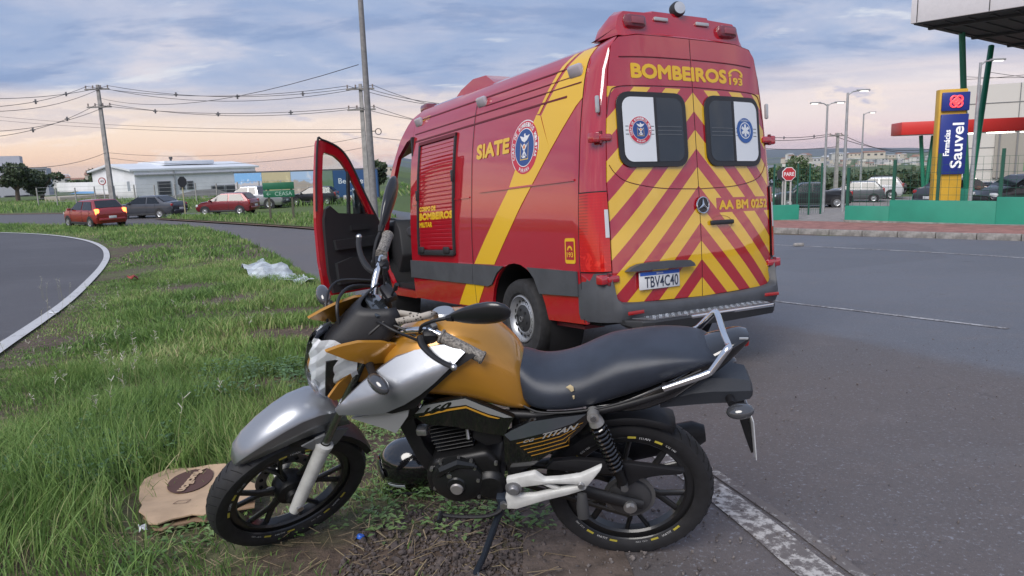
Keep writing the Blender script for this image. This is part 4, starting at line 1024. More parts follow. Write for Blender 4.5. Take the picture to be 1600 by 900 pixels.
# fence with green posts and fine mesh
root = empty('mesh_fence', M=M); tag(root, 'green mesh fence with tall posts on the forecourt wall', 'fence')
for px, pt in ((1322, 262), (1393, 250), (1462, 240), (1560, 232), (1640, 226)):
    s_ = sof(px); zt_ = zof(px, pt); mb = MB(); mb.box((s_, .1, (zt_-1.6)/2), (.09, .09, zt_+1.6)); mb.build('post', m_postg, root)
mb = MB(); ztop = zof(1460, 246); 
for i in range(int(L/.22)): mb.box((i*.22, .1, (ztop-.9)/2), (.008, .008, ztop+.9))
for i in range(9): mb.box((L/2, .1, -.75+(ztop+.75)*i/8), (L, .008, .008))
mb.build('mesh', m_postg, root)
A3 = gp(1208, 338); B3 = gp(1300, 336); M3, L3 = frame_of(A3, B3); root = empty('gate', M=M3); tag(root, 'green mesh gate standing at the car park entrance', 'gate')
for i in range(5):
    mb = MB(); mb.box((L3*i/5, 0, A3.z+1.0), (.07, .07, 2.5)); mb.build('post', m_postg, root)
mb = MB()
for i in range(8): mb.box((L3*.4, 0, A3.z+.25+i*.25), (L3*.8, .01, .01))
for i in range(20): mb.box((L3*.04*i, 0, A3.z+1.1), (.01, .01, 2.0))
mb.build('mesh', m_postg, root)
# paved car park surface
cp_ = [gp(1205, 341), gp(1330, 345), gp(1480, 336), gp(1700, 330), gp(1700, 308), gp(1480, 306), gp(1390, 309), gp(1205, 314)]
sheet('car_park', [(p.x, p.y) for p in cp_], .04, m_grey, xs=[10+k for k in range(60)], ys=[24+k for k in range(60)])
def carpx(kind, label, px, Y, hd, paint, **k):
    b = onground(px, Y); return car(kind, label, (b.x, b.y, b.z+.04), hd, paint, 'cars in the shop car park', **k)
carpx('pickup', 'black pickup parked nearest the gate behind the stop sign', 1266, 50, heading(-.97, .25), blk)
carpx('hatch', 'dark grey hatchback parked between the black pickup and white off-roader', 1334, 54, heading(-.9, .42), dgy)
carpx('suv', 'white off-roader with spare wheel on its tailgate in the car park', 1363, 57, heading(-.85, .5), wht)
carpx('sedan', 'dark saloon tail showing behind the yellow sign tower', 1497, 35, heading(.9, .4), gry)
carpx('small', 'black hatchback parked at the right edge behind the green wall', 1592, 31, heading(-.95, -.1), blk)
carpx('hatch', 'silver hatchback farther back under the red canopy', 1586, 46, heading(-.9, .3), slv)
carpx('small', 'white hatchback tail left of the silver one under the canopy', 1551, 49, heading(.8, .5), wht)
# heap of brown sacks on the forecourt
b = onground(1533, 31.5); root = empty('sack_heap', b); tag(root, 'heap of brown sacks behind the wall beside the lamp post', 'sacks')
Rr = random.Random(4)
for k in range(14):
    mb = MB(); x, z = Rr.uniform(-.42, .42), Rr.uniform(.1, .95)*(1); x *= (1.15-z)
    mb.box((x, Rr.uniform(-.2, .2), z), (.44, .34, .22), .09, Matrix.Rotation(Rr.uniform(-.6, .6), 3, 'Y') @ Matrix.Rotation(Rr.uniform(-.8, .8), 3, 'Z'), 3); mb.build('sack', mat('sack_brown', (.085, .05, .042), .9, col2=(.14, .075, .06), vscale=6), root)
# totem sign
b = onground(1474, 30); b.z += .02; root = empty('sign_tower', b, -.18); tag(root, 'tall yellow sign tower with blue panels by the green wall', 'sign')
zt_ = at(1478, 140, 30).z-b.z; m_yel = mat('tower_yellow', (.62, .36, .035), .5, var=.08, vscale=1.5); m_blu = mat('tower_blue', (.018, .035, .22), .35)
tw, td = 1.05, .42
mb = MB(); mb.box((0, 0, zt_/2), (tw, td, zt_), .03); mb.build('tower_body', m_yel, root)
zP0 = at(1482, 272, 30).z-b.z; zP1 = at(1482, 179, 30).z-b.z; zQ0 = at(1485, 174, 30).z-b.z; zQ1 = at(1485, 145, 30).z-b.z
white_l = mat('sign_white_lit', (.8, .8, .8), .4, emit=(1, 1, 1), estr=.12)
red_l = mat('sign_red_lit', (.75, .03, .04), .4, emit=(1, .06, .07), estr=.8)
for s, nm in ((-1, 0), (1, 1)):
    mb = MB(); mb.box((.09*0+.06, s*(td/2+.06), (zP0+zP1)/2), (tw*.98, .12, zP1-zP0), .03); p1 = mb.build('name_panel', m_blu, root)
    mb = MB(); mb.box((.06, s*(td/2+.06), (zQ0+zQ1)/2), (tw*.98, .12, zQ1-zQ0), .03); p2 = mb.build('logo_panel', m_blu, root)
    if s < 0:
        yy = -(td/2+.122)
        # lettering climbs upward: u along +z, v along -x
        up = lambda u, v, o_: Vector((-v, yy-o_, u))
        text('lettering', 'Sauvel', (zP0+.25, -.42, zP1-.35, .02), up, white_l, p1, heavy=.012)
        text('lettering', 'Farm\u00e1cias', (zP0+.75, .07, zP1-.62, .30), up, white_l, p1, heavy=.008)
        cz = (zQ0+zQ1)/2
        mb = MB()
        for k in range(4):
            a = PI/4+k*PI/2; cx, czz = .06+.13*math.cos(a), cz+.13*math.sin(a)
            mb.tube([(cx+.125*math.cos(q*PI/8), yy-.03, czz+.125*math.sin(q*PI/8)) for q in range(16)], .035, 6, closed=True)
        mb.tube([(.06+.12*math.cos(q*PI/8), yy-.035, cz+.12*math.sin(q*PI/8)) for q in range(16)], .035, 6, closed=True)
        mb.build('emblem', red_l, p2)
# near canopy on V columns
zc0 = None
cn = at(1425, 38, 31); cw = at(1425, 0, 31)
root = empty('canopy', (cn.x, cn.y, 0), -.88); tag(root, 'big forecourt canopy with white fascia at the top right corner', 'canopy')
hC_ = cn.z
mb = MB(); mb.box((9, 10, hC_+.9), (18.1, 20.1, 1.75), .02); mb.build('fascia', mat('fascia_white', (.66, .64, .66), .5, var=.03), root)
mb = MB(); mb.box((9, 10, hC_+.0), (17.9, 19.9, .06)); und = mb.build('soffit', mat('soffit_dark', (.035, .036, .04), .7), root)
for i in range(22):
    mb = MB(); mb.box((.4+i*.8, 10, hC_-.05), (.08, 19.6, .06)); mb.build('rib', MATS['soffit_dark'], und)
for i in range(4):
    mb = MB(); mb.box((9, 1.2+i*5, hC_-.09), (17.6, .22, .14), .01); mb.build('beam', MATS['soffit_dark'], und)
for i in range(7):
    mb = MB(); mb.box((.2+i*2.6, -.062, hC_+.9), (.03, .012, 1.72)); mb.build('fascia_joint', MATS['soffit_dark'], root)
bs = onground(1510, 33.5); root = empty('canopy_support', bs); tag(root, 'green V-shaped canopy support on a round green footing', 'column', 'canopy supports')
t1 = at(1503, 46, 33.5)-bs; t2 = at(1549, 72, 36.)-bs
mb = MB(); mb.lathe([(0, .95), (.55, .93), (.58, .8), (.58, -.2), (0, -.2)], (0, 0, 0), (0, 0, 1), 24); mb.build('footing', m_wallg, root)
mb = MB(); mb.cyl((-.06, 0, .8), (t1.x, t1.y, t1.z), .13, .13, 14); mb.build('strut', m_col, root)
mb = MB(); mb.cyl((.1, 0, .8), (t2.x, t2.y, t2.z), .13, .13, 14); mb.build('strut', m_col, root)
# rear shop: white block, red canopy band, V support
A = at(1500, 200, 58); B = at(1720, 200, 54); M, L = frame_of(A, B); root = empty('shop_building', M=M); tag(root, 'white shop building behind the red canopy at right', 'building')
zt_ = at(1540, 132, 57).z; mb = MB(); mb.box((L/2, 6, (zt_-3)/2), (L, 12, zt_+3)); sh = mb.build('wall', mat('shop_white', (.58, .56, .52), .7), root)
for i in range(8):
    mb = MB(); mb.box((1.2+i*2.6, -.02, (zt_-2)/2), (.05, .08, zt_+2)); mb.build('panel_joint', m_shut, root)
for i in range(4):
    mb = MB(); mb.box((L/2, -.02, zt_-1.4-i*1.7), (L, .06, .04)); mb.build('panel_joint', m_shut, root)
mb = MB(); mb.box((L*.62, -.1, .6), (L*.7, .25, 3.4)); dr = mb.build('entrance', mat('shop_interior', (.34, .32, .28), .6), root)
for i in range(5):
    mb = MB(); mb.box((L*.3+i*L*.13, -.25, .6), (.12, .12, 3.6)); mb.build('entrance_post', mat('door_frame', (.2, .2, .2), .5), root)
mb = MB(); mb.box((L*.55, -.24, .2), (L*.12, .06, 1.6)); mb.build('poster', mat('poster_green', (.05, .35, .12), .5), root)
A = at(1409, 200, 47); B = at(1720, 196, 44); M, L = frame_of(A, B); root = empty('red_canopy', M=M); tag(root, 'flat canopy with bright red fascia in front of the shop', 'canopy')
z0_ = at(1409, 211, 47).z; z1_ = at(1409, 191, 47).z
mb = MB(); mb.box((L/2, 1.5, (z0_+z1_)/2), (L, 3, z1_-z0_), .02); mb.build('fascia', mat('fascia_red', (.62, .030, .025), .45), root)
mb = MB(); mb.box((L/2, 1.5, z0_-.01), (L-.2, 2.8, .03)); sf = mb.build('soffit', mat('soffit_pale', (.5, .48, .45), .7), root)
lamp_tube = mat('tube_lamp', (.9, .88, .8), .4, emit=(1, .93, .78), estr=5)
for i in range(6):
    mb = MB(); mb.box((1.5+i*2.2 if i else 4.0, 1.0+(i % 2)*1.0, z0_-.06), (1.5, .14, .06)); mb.build('lamp', lamp_tube, sf)
bs = onground(1443, 47.5); root = empty('canopy_support', bs); tag(root, 'green V-shaped support at the left end of the red canopy', 'column', 'canopy supports')
for px in (1439, 1458):
    t1 = at(px, 212, 48)-bs; mb = MB(); mb.cyl((0, 0, .3), tuple(t1), .12, .12, 12); mb.build('strut', m_col, root)
mb = MB(); mb.box((0, 0, .3), (1.2, .8, 1.1), .05); mb.build('footing', m_wallg, root)
# sheds and trees beyond the gate
A = at(1180, 262, 105); B = at(1262, 272, 110); M, L = frame_of(A, B); root = empty('shed', M=M); tag(root, 'long grey-roofed shed beyond the gate left of the trees', 'building')
ze = at(1210, 285, 105).z; mb = MB(); mb.prism([(0, ze-9), (14, ze-9), (14, ze), (7, ze+2.2), (0, ze)], -8, L, ax='yz'); mb.build('wall', mat('shed_grey', (.22, .23, .25), .7), root)
mb = MB()
mb._add([(-8.3, -.4, ze-.1), (L+.3, -.4, ze-.1), (L+.3, 7, ze+2.3), (-8.3, 7, ze+2.3), (-8.3, 14.4, ze-.1), (L+.3, 14.4, ze-.1)], [(0, 1, 2, 3), (3, 2, 5, 4)]); mb.build('roof', mat('shed_roof', (.17, .185, .21), .5), root)
tree('bright green young tree behind the gate and stop sign', onground(1252, 66), 3.6, 4.6, m_leaf_b, 31, None, 10, 170, .14, .3)
tree('small green tree left of the stop sign by the van', onground(1222, 60), 2.6, 3.5, m_leaf_b, 33, None, 8, 120, .16, .3)
# ------------------------------------------------------------------ fire-brigade ambulance van
# van space: x forward from the rear axle, y to the van's left, z up from the road
VM = Matrix(((-.4936, -.8695, -.0204), (.8654, -.4933, .0876), (-.0862, .0256, .9959))).to_4x4(); VM.translation = (.9054, 6.7895, -.3001)
van = empty('ambulance_van', M=VM); tag(van, 'red fire brigade ambulance van with yellow chevrons and open driver door', 'van')
def red_paint(name, chev=False):
    m = bpy.data.materials.new(name); m.use_nodes = True; t = NT(m.node_tree); b = t.n['Principled BSDF']
    o = t.new('ShaderNodeTexCoord').outputs['Object']; x, y, z = t.xyz(o)
    n = t.noise(o, 2.5, 4, .6); c = t.mix(n, (.40, .005, .015), (.35, .004, .013))
    if chev:
        ay = t.math('ABSOLUTE', y); left = t.math('GREATER_THAN', y, 0.)
        sl = t.math('ADD', 1.04, t.math('MULTIPLY', left, -.07))
        q = t.math('DIVIDE', t.math('SUBTRACT', 2.185, t.math('ADD', z, t.math('MULTIPLY', ay, sl))), .2945)
        ph = t.math('SUBTRACT', q, t.math('FLOOR', q))
        f = t.math('MULTIPLY', t.math('LESS_THAN', ph, .51), t.math('LESS_THAN', z, 2.205))
        # red plaque behind the fleet number
        pl = t.math('MULTIPLY', t.math('MULTIPLY', t.math('LESS_THAN', y, -.185), t.math('GREATER_THAN', y, -.872)), t.math('MULTIPLY', t.math('GREATER_THAN', z, 1.222), t.math('LESS_THAN', z, 1.342)))
        f = t.math('MULTIPLY', f, t.math('SUBTRACT', 1., pl))
        c = t.mix(f, c, (.72, .43, .008))
    t.l.new(c, b.inputs['Base Color']); b.inputs['Roughness'].default_value = .34; b.inputs['Coat Weight'].default_value = 1.; b.inputs['Coat IOR'].default_value = 2.1; b.inputs['Specular IOR Level'].default_value = .1
    d = t.noise(o, 6., 5, .65); t.l.new(t.math('ADD', .005, t.math('MULTIPLY', d, .045)), b.inputs['Coat Roughness'])
    bn = t.new('ShaderNodeBump'); bn.inputs['Strength'].default_value = .035; bn.inputs['Distance'].default_value = .02; t.l.new(t.noise(o, 1.6, 3, .5), bn.inputs['Height']); t.l.new(bn.outputs[0], b.inputs['Coat Normal'])
    return m
v_red = red_paint('van_red'); v_chev = red_paint('van_red_chevron', True)
v_yel = mat('van_yellow', (.72, .43, .010), .3, coat=.6); v_trim = mat('van_trim', (.062, .066, .075), .55, var=.12, vscale=5, bump=.1, bscale=300)
v_dred = mat('van_dark_red_and_shade', (.12, .006, .012), .5); v_dark = mat('van_gap', (.008, .008, .009), .7)  # dark red; along steps and creases it stands in for shade
v_white = mat('film_white', (.66, .69, .72), .35, coat=.3); v_glass = mat('van_glass', (.030, .034, .038), .06, spec=.6, coat=.3)
v_cab = mat('cab_plastic', (.018, .019, .022), .6, bump=.15, bscale=300)
SEC = [(.965, .36), (.985, .5), (1.0, .9), (.99, 1.3), (.967, 1.6), (.94, 1.9), (.902, 2.15), (.868, 2.32), (.815, 2.46), (.73, 2.55), (.60, 2.605), (.35, 2.64), (0., 2.65)]
_cs = catmull([(z, y, 0) for y, z in SEC[:10]], 8); _cz = [p.x for p in _cs]; _cy = [p.y for p in _cs]
def lift(x, v): return v+max(0, (v-1.5)/1.14)*.022*(x+1.06)
def vside(x, v, o=0., s=1):
    y = float(np.interp(v, _cz, _cy))+o
    if x < -.95: y -= ((-.95-x)/.3)**2*.055
    if x > 3.3: y -= ((x-3.3)/1.3)**2*.16
    return Vector((x, s*y, lift(x, v)))
VL = lambda u, v, o: vside(u, v, o, 1)
VR = lambda u, v, o: vside(u, v, o, -1)
_rz = [.3, .5, .8, 1.1, 1.4, 1.65, 1.9, 2.15, 2.6, 2.7]; _rx = [-1.30, -1.308, -1.317, -1.315, -1.306, -1.296, -1.285, -1.274, -1.25, -1.235]
def vrear(y, z, o=0.): return Vector((float(np.interp(z, _rz, _rx))+.07*(abs(y)/.9)**4-o, y, z))
VB = lambda u, v, o: vrear(u, v, o)
zc = [.5, .7, .9, 1.1, 1.3, 1.5, 1.65, 1.8, 1.95, 2.05, 2.15, 2.22, 2.29, 2.35, 2.41, 2.46, 2.51]
xc = [-1.2, -1.15, -1.1, -1.05, -1.0, -.95, -.6, -.2, .2, .6, 1., 1.4, 1.8, 2.2]
archR = arc(-.02, .38, .49, 175, 5, 14)
for s, fn in ((1, VL), (-1, VR)):
    # wall behind the cab, wheel arch bitten out of its lower edge
    panel('side_wall', [(-1.05, .41)]+archR[::-1][::-1][::-1][0:0]+[(-.51, .40)]+arc(-.02, .38, .49, 176, 4, 14)+[(.49, .40), (2.42, .41), (2.42, 2.55), (-1.05, 2.55)], fn, v_red, van, -.03, 0, xc, zc)
    # grey rubbing strip in three lengths
    for q in ([(.82, .645), (2.46, .655), (2.44, .86), (.80, .845)], [(.50, .64), (.81, .645), (.79, .845), (.17, .838), (.30, .775), (.42, .66)], [(-1.0, .63), (-.43, .62), (-.36, .75), (-.25, .84), (-1.0, .825)]):
        panel('trim_strip', q, fn, v_trim, van, .014, .003, (), (.7, .8))
    # diagonal yellow livery
    for q in ([(.355, .85), (.77, .85), (.056, 1.53), (-.376, 2.115), (-.44, 2.10), (-.623, 1.796), (-.173, 1.379)],
              [(-.623, 1.796), (-.455, 2.10), (-.86, 2.545), (-1.03, 2.545), (-1.03, 2.15), (-.959, 2.10)],
              [(-.385, 2.118), (-.73, 2.545), (-.80, 2.545), (-.425, 2.118)],
              [(.59, .645), (.99, .645), (1.22, .415), (.80, .415)]):
        panel('livery_stripe', q, fn, v_yel, van, .0015, .0025, (-.2, .2, .6), zc)
    for zl, xa, xb, w_ in ((2.415, -.93, 2.38, .012), (2.335, -.95, .62, .007), (2.27, -1.0, 2.36, .009), (2.185, -.82, 2.34, .016)):  # raised dark red strips paint in the shade of the body-side steps
        panel('roof_step_shade', [(xa, zl), (xb, zl), (xb, zl+w_), (xa, zl+w_)], fn, v_dred, van, .003, .0025, xc, ())
    panel('pressing_edge', [(.62, 1.535), (-.98, 1.525), (-.98, 1.54), (.62, 1.55)], fn, v_red, van, .010, .001, xc, ())
    panel('pressing_edge', [(2.36, 1.50), (.84, 1.50), (.84, 1.515), (2.36, 1.515)], fn, v_red, van, .008, .001, xc, ())
    for xl in (.795, -1.035): panel('panel_gap', [(xl, .42), (xl+.006, .42), (xl+.006, 2.45), (xl, 2.45)], fn, v_dark, van, .002, .0035 if xl > 0 else .001, (), zc)
    for xl, zl in ((-.91, 2.375), (.68, 2.385), (2.28, 2.40)):
        p = vside(xl, zl, .015, s); mb = MB(); mb.box(p, (.17, .05, .10), .022, Matrix.Rotation(-s*.35, 3, 'X')); lp = mb.build('marker_lamp', mat('marker_lens', (.40, .36, .40), .15, coat=.8), van)
    # front wing, A pillar and cant rail, open towards the B pillar where the door sits
    panel('cab_side', [(2.425, 2.55), (2.6, 2.47), (2.85, 2.25), (3.05, 1.97), (3.33, 1.5), (3.5, 1.3), (4.2, 1.08), (4.55, .85), (4.6, .45), (4.15, .42)]+arc(3.665, .38, .48, 4, 176, 14)+[(3.17, .40), (2.425, .40), (2.425, .485), (3.1, .50), (3.36, .78), (3.38, 1.1), (3.2, 1.46), (2.87, 2.07), (2.62, 2.22), (2.425, 2.26)], fn, v_red, van, -.05, 0, (2.6, 2.9, 3.2, 3.5, 3.8, 4.2), zc)
# roof and front of the cab
ROOFS = [(y, z) for y, z in SEC[9:]]
def roof_sec(x, k=1.): 
    h = [(y, lift(x, z)) for y, z in catmull_pairs(ROOFS)]
    return [(x, y, z) for y, z in h]+[(x, -y, z) for y, z in h[-2::-1]]
def catmull_pairs(q, n=4): return [(p.x, p.y) for p in catmull([(a, b, 0) for a, b in q], n)]
mb = MB(); mb.loft([roof_sec(x) for x in (-1.05, -.6, -.1, .4, .9, 1.4, 1.9, 2.2, 2.42)], closed=False); mb.build('roof', v_red, van, 50)
front = [(2.42, 2.55, 2.735), (2.62, 2.46, 2.69), (2.86, 2.24, 2.50), (3.06, 1.97, 2.24), (3.33, 1.5, 1.66), (3.5, 1.3, 1.36), (4.2, 1.08, 1.16), (4.55, .85, .9), (4.62, .45, .45)]
def fsec(i, e=0.):
    x, zs, zc_ = front[i]; r = []
    for k in range(13):
        t = -1+2*k/12; y0 = vside(x, min(zs, 2.55)).y; q = 1-abs(t)**3
        r.append((x+.22*q*(1 if i > 1 else i*.4), -t*y0*(1-.0), lift(x, zs)+(zc_-zs-(.06 if i == 0 else 0))*q+e))
    return r
mb = MB(); mb.loft([fsec(0), fsec(1), fsec(2), fsec(3)], closed=False); mb.build('front_cap', v_yel, van, 60)
v_scr = mat('screen_glass', (.75, .82, .82), .02, trans=1., ior=1.02, spec=.5)
mb = MB(); mb.loft([fsec(3), fsec(4), fsec(5)], closed=False); mb.build('windscreen', v_scr, van, 60)
mb = MB(); mb.loft([fsec(5, .01), fsec(6), fsec(7), fsec(8)], closed=False); mb.build('bonnet', v_red, van, 60)
# rear corners and roof edge: rounded band between the doors and the body
DO = [(.855, .44), (.862, .60), (.866, .85), (.867, 1.18), (.871, 1.47), (.850, 1.83), (.828, 2.08), (.80, 2.33), (.765, 2.50), (.70, 2.575), (.52, 2.603), (.25, 2.606), (0, 2.606)]
HO = [(.46, 0), (.60, 0), (.85, 0), (1.18, 0), (1.47, 0), (1.83, 0), (2.08, 0), (2.33, 0), (2.46, 0), (.73, 2.55), (.55, 2.615), (.27, 2.645), (0, 2.65)]
def corner(i, s, n=8, e=0., t0=0., t1=1.):
    d = vrear(DO[i][0]*s, DO[i][1]); 
    if i < 9: h = vside(-1.04, HO[i][0], 0, s)
    else: h = Vector((-1.04, s*HO[i][0], lift(-1.04, HO[i][1])))
    c = Vector((d.x+.015, h.y*.995, max(h.z, d.z) if i >= 9 else (h.z+d.z)/2)); r = []
    for k in range(n+1):
        t = t0+(t1-t0)*k/n; p = d*(1-t)**2+c*2*t*(1-t)+h*t*t
        nrm = Vector((p.x+.95, p.y-.78*s*min(1, abs(p.y)/.8), 0)).normalized() if e else Vector((0, 0, 0))
        r.append(tuple(p+nrm*e))
    return r
mb = MB(); mb.loft([corner(i, 1) for i in range(13)]+[corner(i, -1) for i in range(11, -1, -1)], closed=False); mb.build('rear_frame', v_red, van, 50)
# rear doors
def door_poly(s):
    q = [(.004, .557), (.76, .575), (.835, .60), (.862, .67)]+[(y-.006, z) for y, z in DO[2:9]]+[(.755, 2.515), (.69, 2.572), (.52, 2.597), (.25, 2.600), (.004, 2.600)]
    return [(s*a, b) for a, b in q]
ycut = [k*.1*s for s in (1, -1) for k in range(1, 9)]
zcut = [.8, 1.1, 1.4, 1.65, 1.9, 2.15, 2.35]
mb = MB(); mb.box((-1.12, 0, 1.45), (.04, 1.50, 1.9)); mb.build('door_aperture', v_dark, van)
for s in (1, -1):
    d = panel('rear_door', door_poly(s), VB, v_chev, van, .02, -.018, ycut, zcut)
    m_ = lambda u, v, o, s=s: vrear(s*u, v, o)
    fr = panel('window', rrect(.105, 1.598, .757, 2.165, .10), m_, m_black, d, .016, .0035, (.2, .4, .6), (1.65, 1.9))
    panel('glass', rrect(.145, 1.638, .717, 2.125, .075), m_, v_glass, fr, .003, .019, (.2, .4, .6), (1.65, 1.9))
    wp = [p for p in rrect(.145, 1.638, .717, 2.125, .075)]
    wf = [(max(a, .43), b) for a, b in wp]
    qq = []
    for p in wf:
        if not qq or (abs(p[0]-qq[-1][0])+abs(p[1]-qq[-1][1])) > 1e-4: qq.append(p)
    wfo = panel('white_film', qq, m_, v_white, fr, .001, .0225, (.6,), (1.65, 1.9))
    panel('window_bar', [(.405, 1.64), (.428, 1.64), (.428, 2.122), (.405, 2.122)], m_, m_black, fr, .006, .019)
    for dz in (-.03, 0, .03): panel('stripe_print', [(.16, 1.872+dz), (.70, 1.872+dz), (.70, 1.878+dz), (.16, 1.878+dz)], m_, mat('print_grey', (.10, .11, .12), .5), fr, .0006, .0236, (.3, .5))
    # dark red beads that paint in the shade of the pressed lines
    def crease_shade(pts, r=.005, par=d):
        mb = MB(); mb.tube([vrear(s*a, b, .003) for a, b in catmull_pairs(pts, 5)], r, 6); mb.build('door_crease_shade', v_dred, par)
    crease_shade([(.84, 1.62), (.79, 1.55), (.68, 1.485), (.4, 1.435), (.01, 1.42)], .003)
    crease_shade([(.83, 2.0), (.80, 2.14), (.74, 2.20), (.5, 2.215), (.01, 2.224)], .004)
    crease_shade([(.70, 2.425), (.4, 2.436), (.01, 2.44)], .005)
    for zh in (1.825, .765):
        p = vrear(s*.93, zh); mb = MB(); mb.box((p.x-.005, s*.945, zh), (.075, .07, .075), .012); mb.box((p.x-.025, s*.865, zh), (.05, .11, .055), .012); h = mb.build('hinge', v_red, d)
        mb = MB(); mb.cyl((p.x-.035, s*.905, zh-.045), (p.x-.035, s*.905, zh+.045), .014, n=10); mb.build('hinge_pin', v_dred, h)
    p = vrear(s*.862, 2.07); mb = MB(); mb.box((p.x+.0, s*.905, 2.07), (.03, .03, .13), .012); mb.build('strobe_lamp', mat('strobe_lens', (.45, .46, .47), .2, .3), van)
    if s == 1: door_l = d
    else: door_r = d
panel('door_gap', [(-.0035, .56), (.0035, .56), (.0035, 2.598), (-.0035, 2.598)], VB, v_dark, van, .003, -.002, (), zcut)
R_ = lambda u, v, o: vrear(-u, v, o)          # u runs left to right as read from behind
text('lettering', 'BOMBEIROS', (-.606, 2.268, .386, 2.384), R_, v_yel, van, .004, heavy=.008)
text('lettering', '193', (.415, 2.262, .578, 2.325), R_, v_yel, door_r, .004, heavy=.004)
for k, (ra, rb) in enumerate(((.075, .098), )):
    pts = [(.497+rb*math.cos(math.radians(a)), 2.325+rb*.75*math.sin(math.radians(a))) for a in range(20, 161, 10)]+[(.497+ra*math.cos(math.radians(a)), 2.325+ra*.75*math.sin(math.radians(a))) for a in range(160, 19, -10)]
    panel('handset_icon', pts, R_, v_yel, door_r, .001, .004)
for sg in (-1, 1): panel('handset_icon', [(.497+sg*.085, 2.345), (.497+sg*.05, 2.352), (.497+sg*.05, 2.335), (.497+sg*.085, 2.328)], R_, v_yel, door_r, .001, .004)
text('lettering', 'AA BM 0252', (.212, 1.243, .835, 1.322), R_, v_yel, door_r, .004, heavy=.0055)
# star badge, handle, plate
mb = MB(); p = vrear(-.02, 1.288, .012); mb.lathe([(.0, .0), (.058, 0), (.062, .004), (.0, .006)], p, (-1, 0, 0), 28); bd = mb.build('badge', mat('badge_dark', (.03, .03, .032), .3), door_r)
mb = MB(); mb.tube([(p.x-.006, p.y+.064*math.cos(a*PI/16), p.z+.064*math.sin(a*PI/16)) for a in range(32)], .0065, 8, closed=True)
for k in range(3):
    a = PI/2+k*2*PI/3; e = Vector((p.x-.010, p.y+.060*math.cos(a), p.z+.060*math.sin(a))); c_ = Vector((p.x-.016, p.y, p.z)); w = Vector((0, -math.sin(a), math.cos(a)))*.013
    mb._add([c_+w, c_-w, e, c_+Vector((-.006, 0, 0))], [(0, 3, 2), (3, 1, 2), (0, 1, 3)])
mb.build('star', m_chrome, bd)
mb = MB(); p = vrear(-.225, 1.135, -.004); mb.lathe([(.0, -.012), (.10, -.012), (.125, .004), (.128, .008)], p, (-1, 0, 0), 28); hb = mb.build('handle_bowl', v_red, door_r); hb.scale = (1, 1, .5); hb.location = (0, 0, p.z*.5)
mb = MB(); mb.box((p.x-.022, p.y, p.z+.008), (.028, .255, .038), .012); mb.build('handle', m_black, hb); bpy.data.objects['handle'].scale = (1, 1, 2); bpy.data.objects['handle'].location = (0, 0, -p.z)
q = [(.115, .812)]+[(.13, .838), (.17, .862), (.35, .872), (.55, .872), (.66, .864), (.72, .845), (.765, .815), (.70, .812), (.5, .815), (.25, .812)]
panel('plate_hood', q, VB, v_trim, door_l, .05, .003, (.3, .5))
P0 = lambda u, v, o: vrear(-.455, .73, 0)+Vector((-.022-o, .91-.455-u, v)) if False else Vector((vrear(.455, .73).x-.020-o, u, v))
mb = MB(); mb.box((vrear(.455, .73).x-.012, .455, .73), (.012, .405, .135), .005); pl = mb.build('number_plate', m_plate, door_l)
panel('plate_band', [(.257, .770), (.653, .770), (.653, .796), (.257, .796)], P0, mat('plate_blue', (.02, .09, .42), .5), pl, .001, -.001)
PU = lambda u, v, o: P0(.91-u, v, o)
text('lettering', 'TBV4C40', (.300, .675, .640, .762), PU, mat('plate_ink', (.03, .04, .07), .5), pl, .0006, bold=.01)
text('lettering', 'BRASIL', (.42, .777, .49, .790), PU, m_plate, pl, .001)
# tail lamps wrapping the corners
def lamp_mat():
    m = bpy.data.materials.new('tail_cluster'); m.use_nodes = True; t = NT(m.node_tree); b = t.n['Principled BSDF']
    o = t.new('ShaderNodeTexCoord').outputs['Object']; x, y, z = t.xyz(o)
    w = t.new('ShaderNodeTexWave', wave_type='BANDS', bands_direction='Z'); w.inputs['Scale'].default_value = 14; w.inputs['Distortion'].default_value = 1.2; t.l.new(o, w.inputs['Vector'])
    seg = t.math('MULTIPLY', t.step(z, 1.10, 1.12), t.step(x, -1.16, -1.14))
    c = t.mix(t.math('MULTIPLY', w.outputs['Fac'], t.math('ADD', .15, t.math('MULTIPLY', seg, .6))), (.42, .005, .005), (.12, .002, .002))
    n = t.noise(o, 12, 3, .5, 1.5); c = t.mix(t.math('MULTIPLY', t.step(n, .56, .66), t.step(z, 1.08, .95)), c, (.55, .02, .014))
    t.l.new(c, b.inputs['Base Color']); b.inputs['Roughness'].default_value = .12; b.inputs['Coat Weight'].default_value = .8
    b.inputs['Emission Color'].default_value = (1, .05, .03, 1); b.inputs['Emission Strength'].default_value = .03
    return m
m_cluster = lamp_mat()
def corner_band(name, s, z0, z1, m, e, par, t0=0., t1=1., n=8):
    secs = []
    for k in range(9):
        z = z0+(z1-z0)*k/8; yd = float(np.interp(z, [q[1] for q in DO[:9]], [q[0] for q in DO[:9]])); d = vrear(yd*s, z); h = vside(-1.04, z, 0, s); c = Vector((d.x+.015, h.y*.995, z)); r = []
        for i in range(n+1):
            t = t0+(t1-t0)*i/n; p = d*(1-t)**2+c*2*t*(1-t)+h*t*t; nr = Vector((p.x+1.02, p.y-.80*s, 0)).normalized(); r.append(tuple(p+nr*e))
        secs.append(r)
    mb = MB(); mb.loft(secs, closed=False); return mb.build(name, m, par, 60)
for s in (1, -1):
    corner_band('lamp_seat', s, .815, 1.43, v_dark, .004, van)
    tl = corner_band('tail_lamp', s, .825, 1.42, m_cluster, .016, van, .03, .97)
    corner_band('reversing_lens', s, 1.08, 1.29, mat('reverse_lens', (.55, .56, .58), .15, coat=.6), .021, tl, .04, .17)
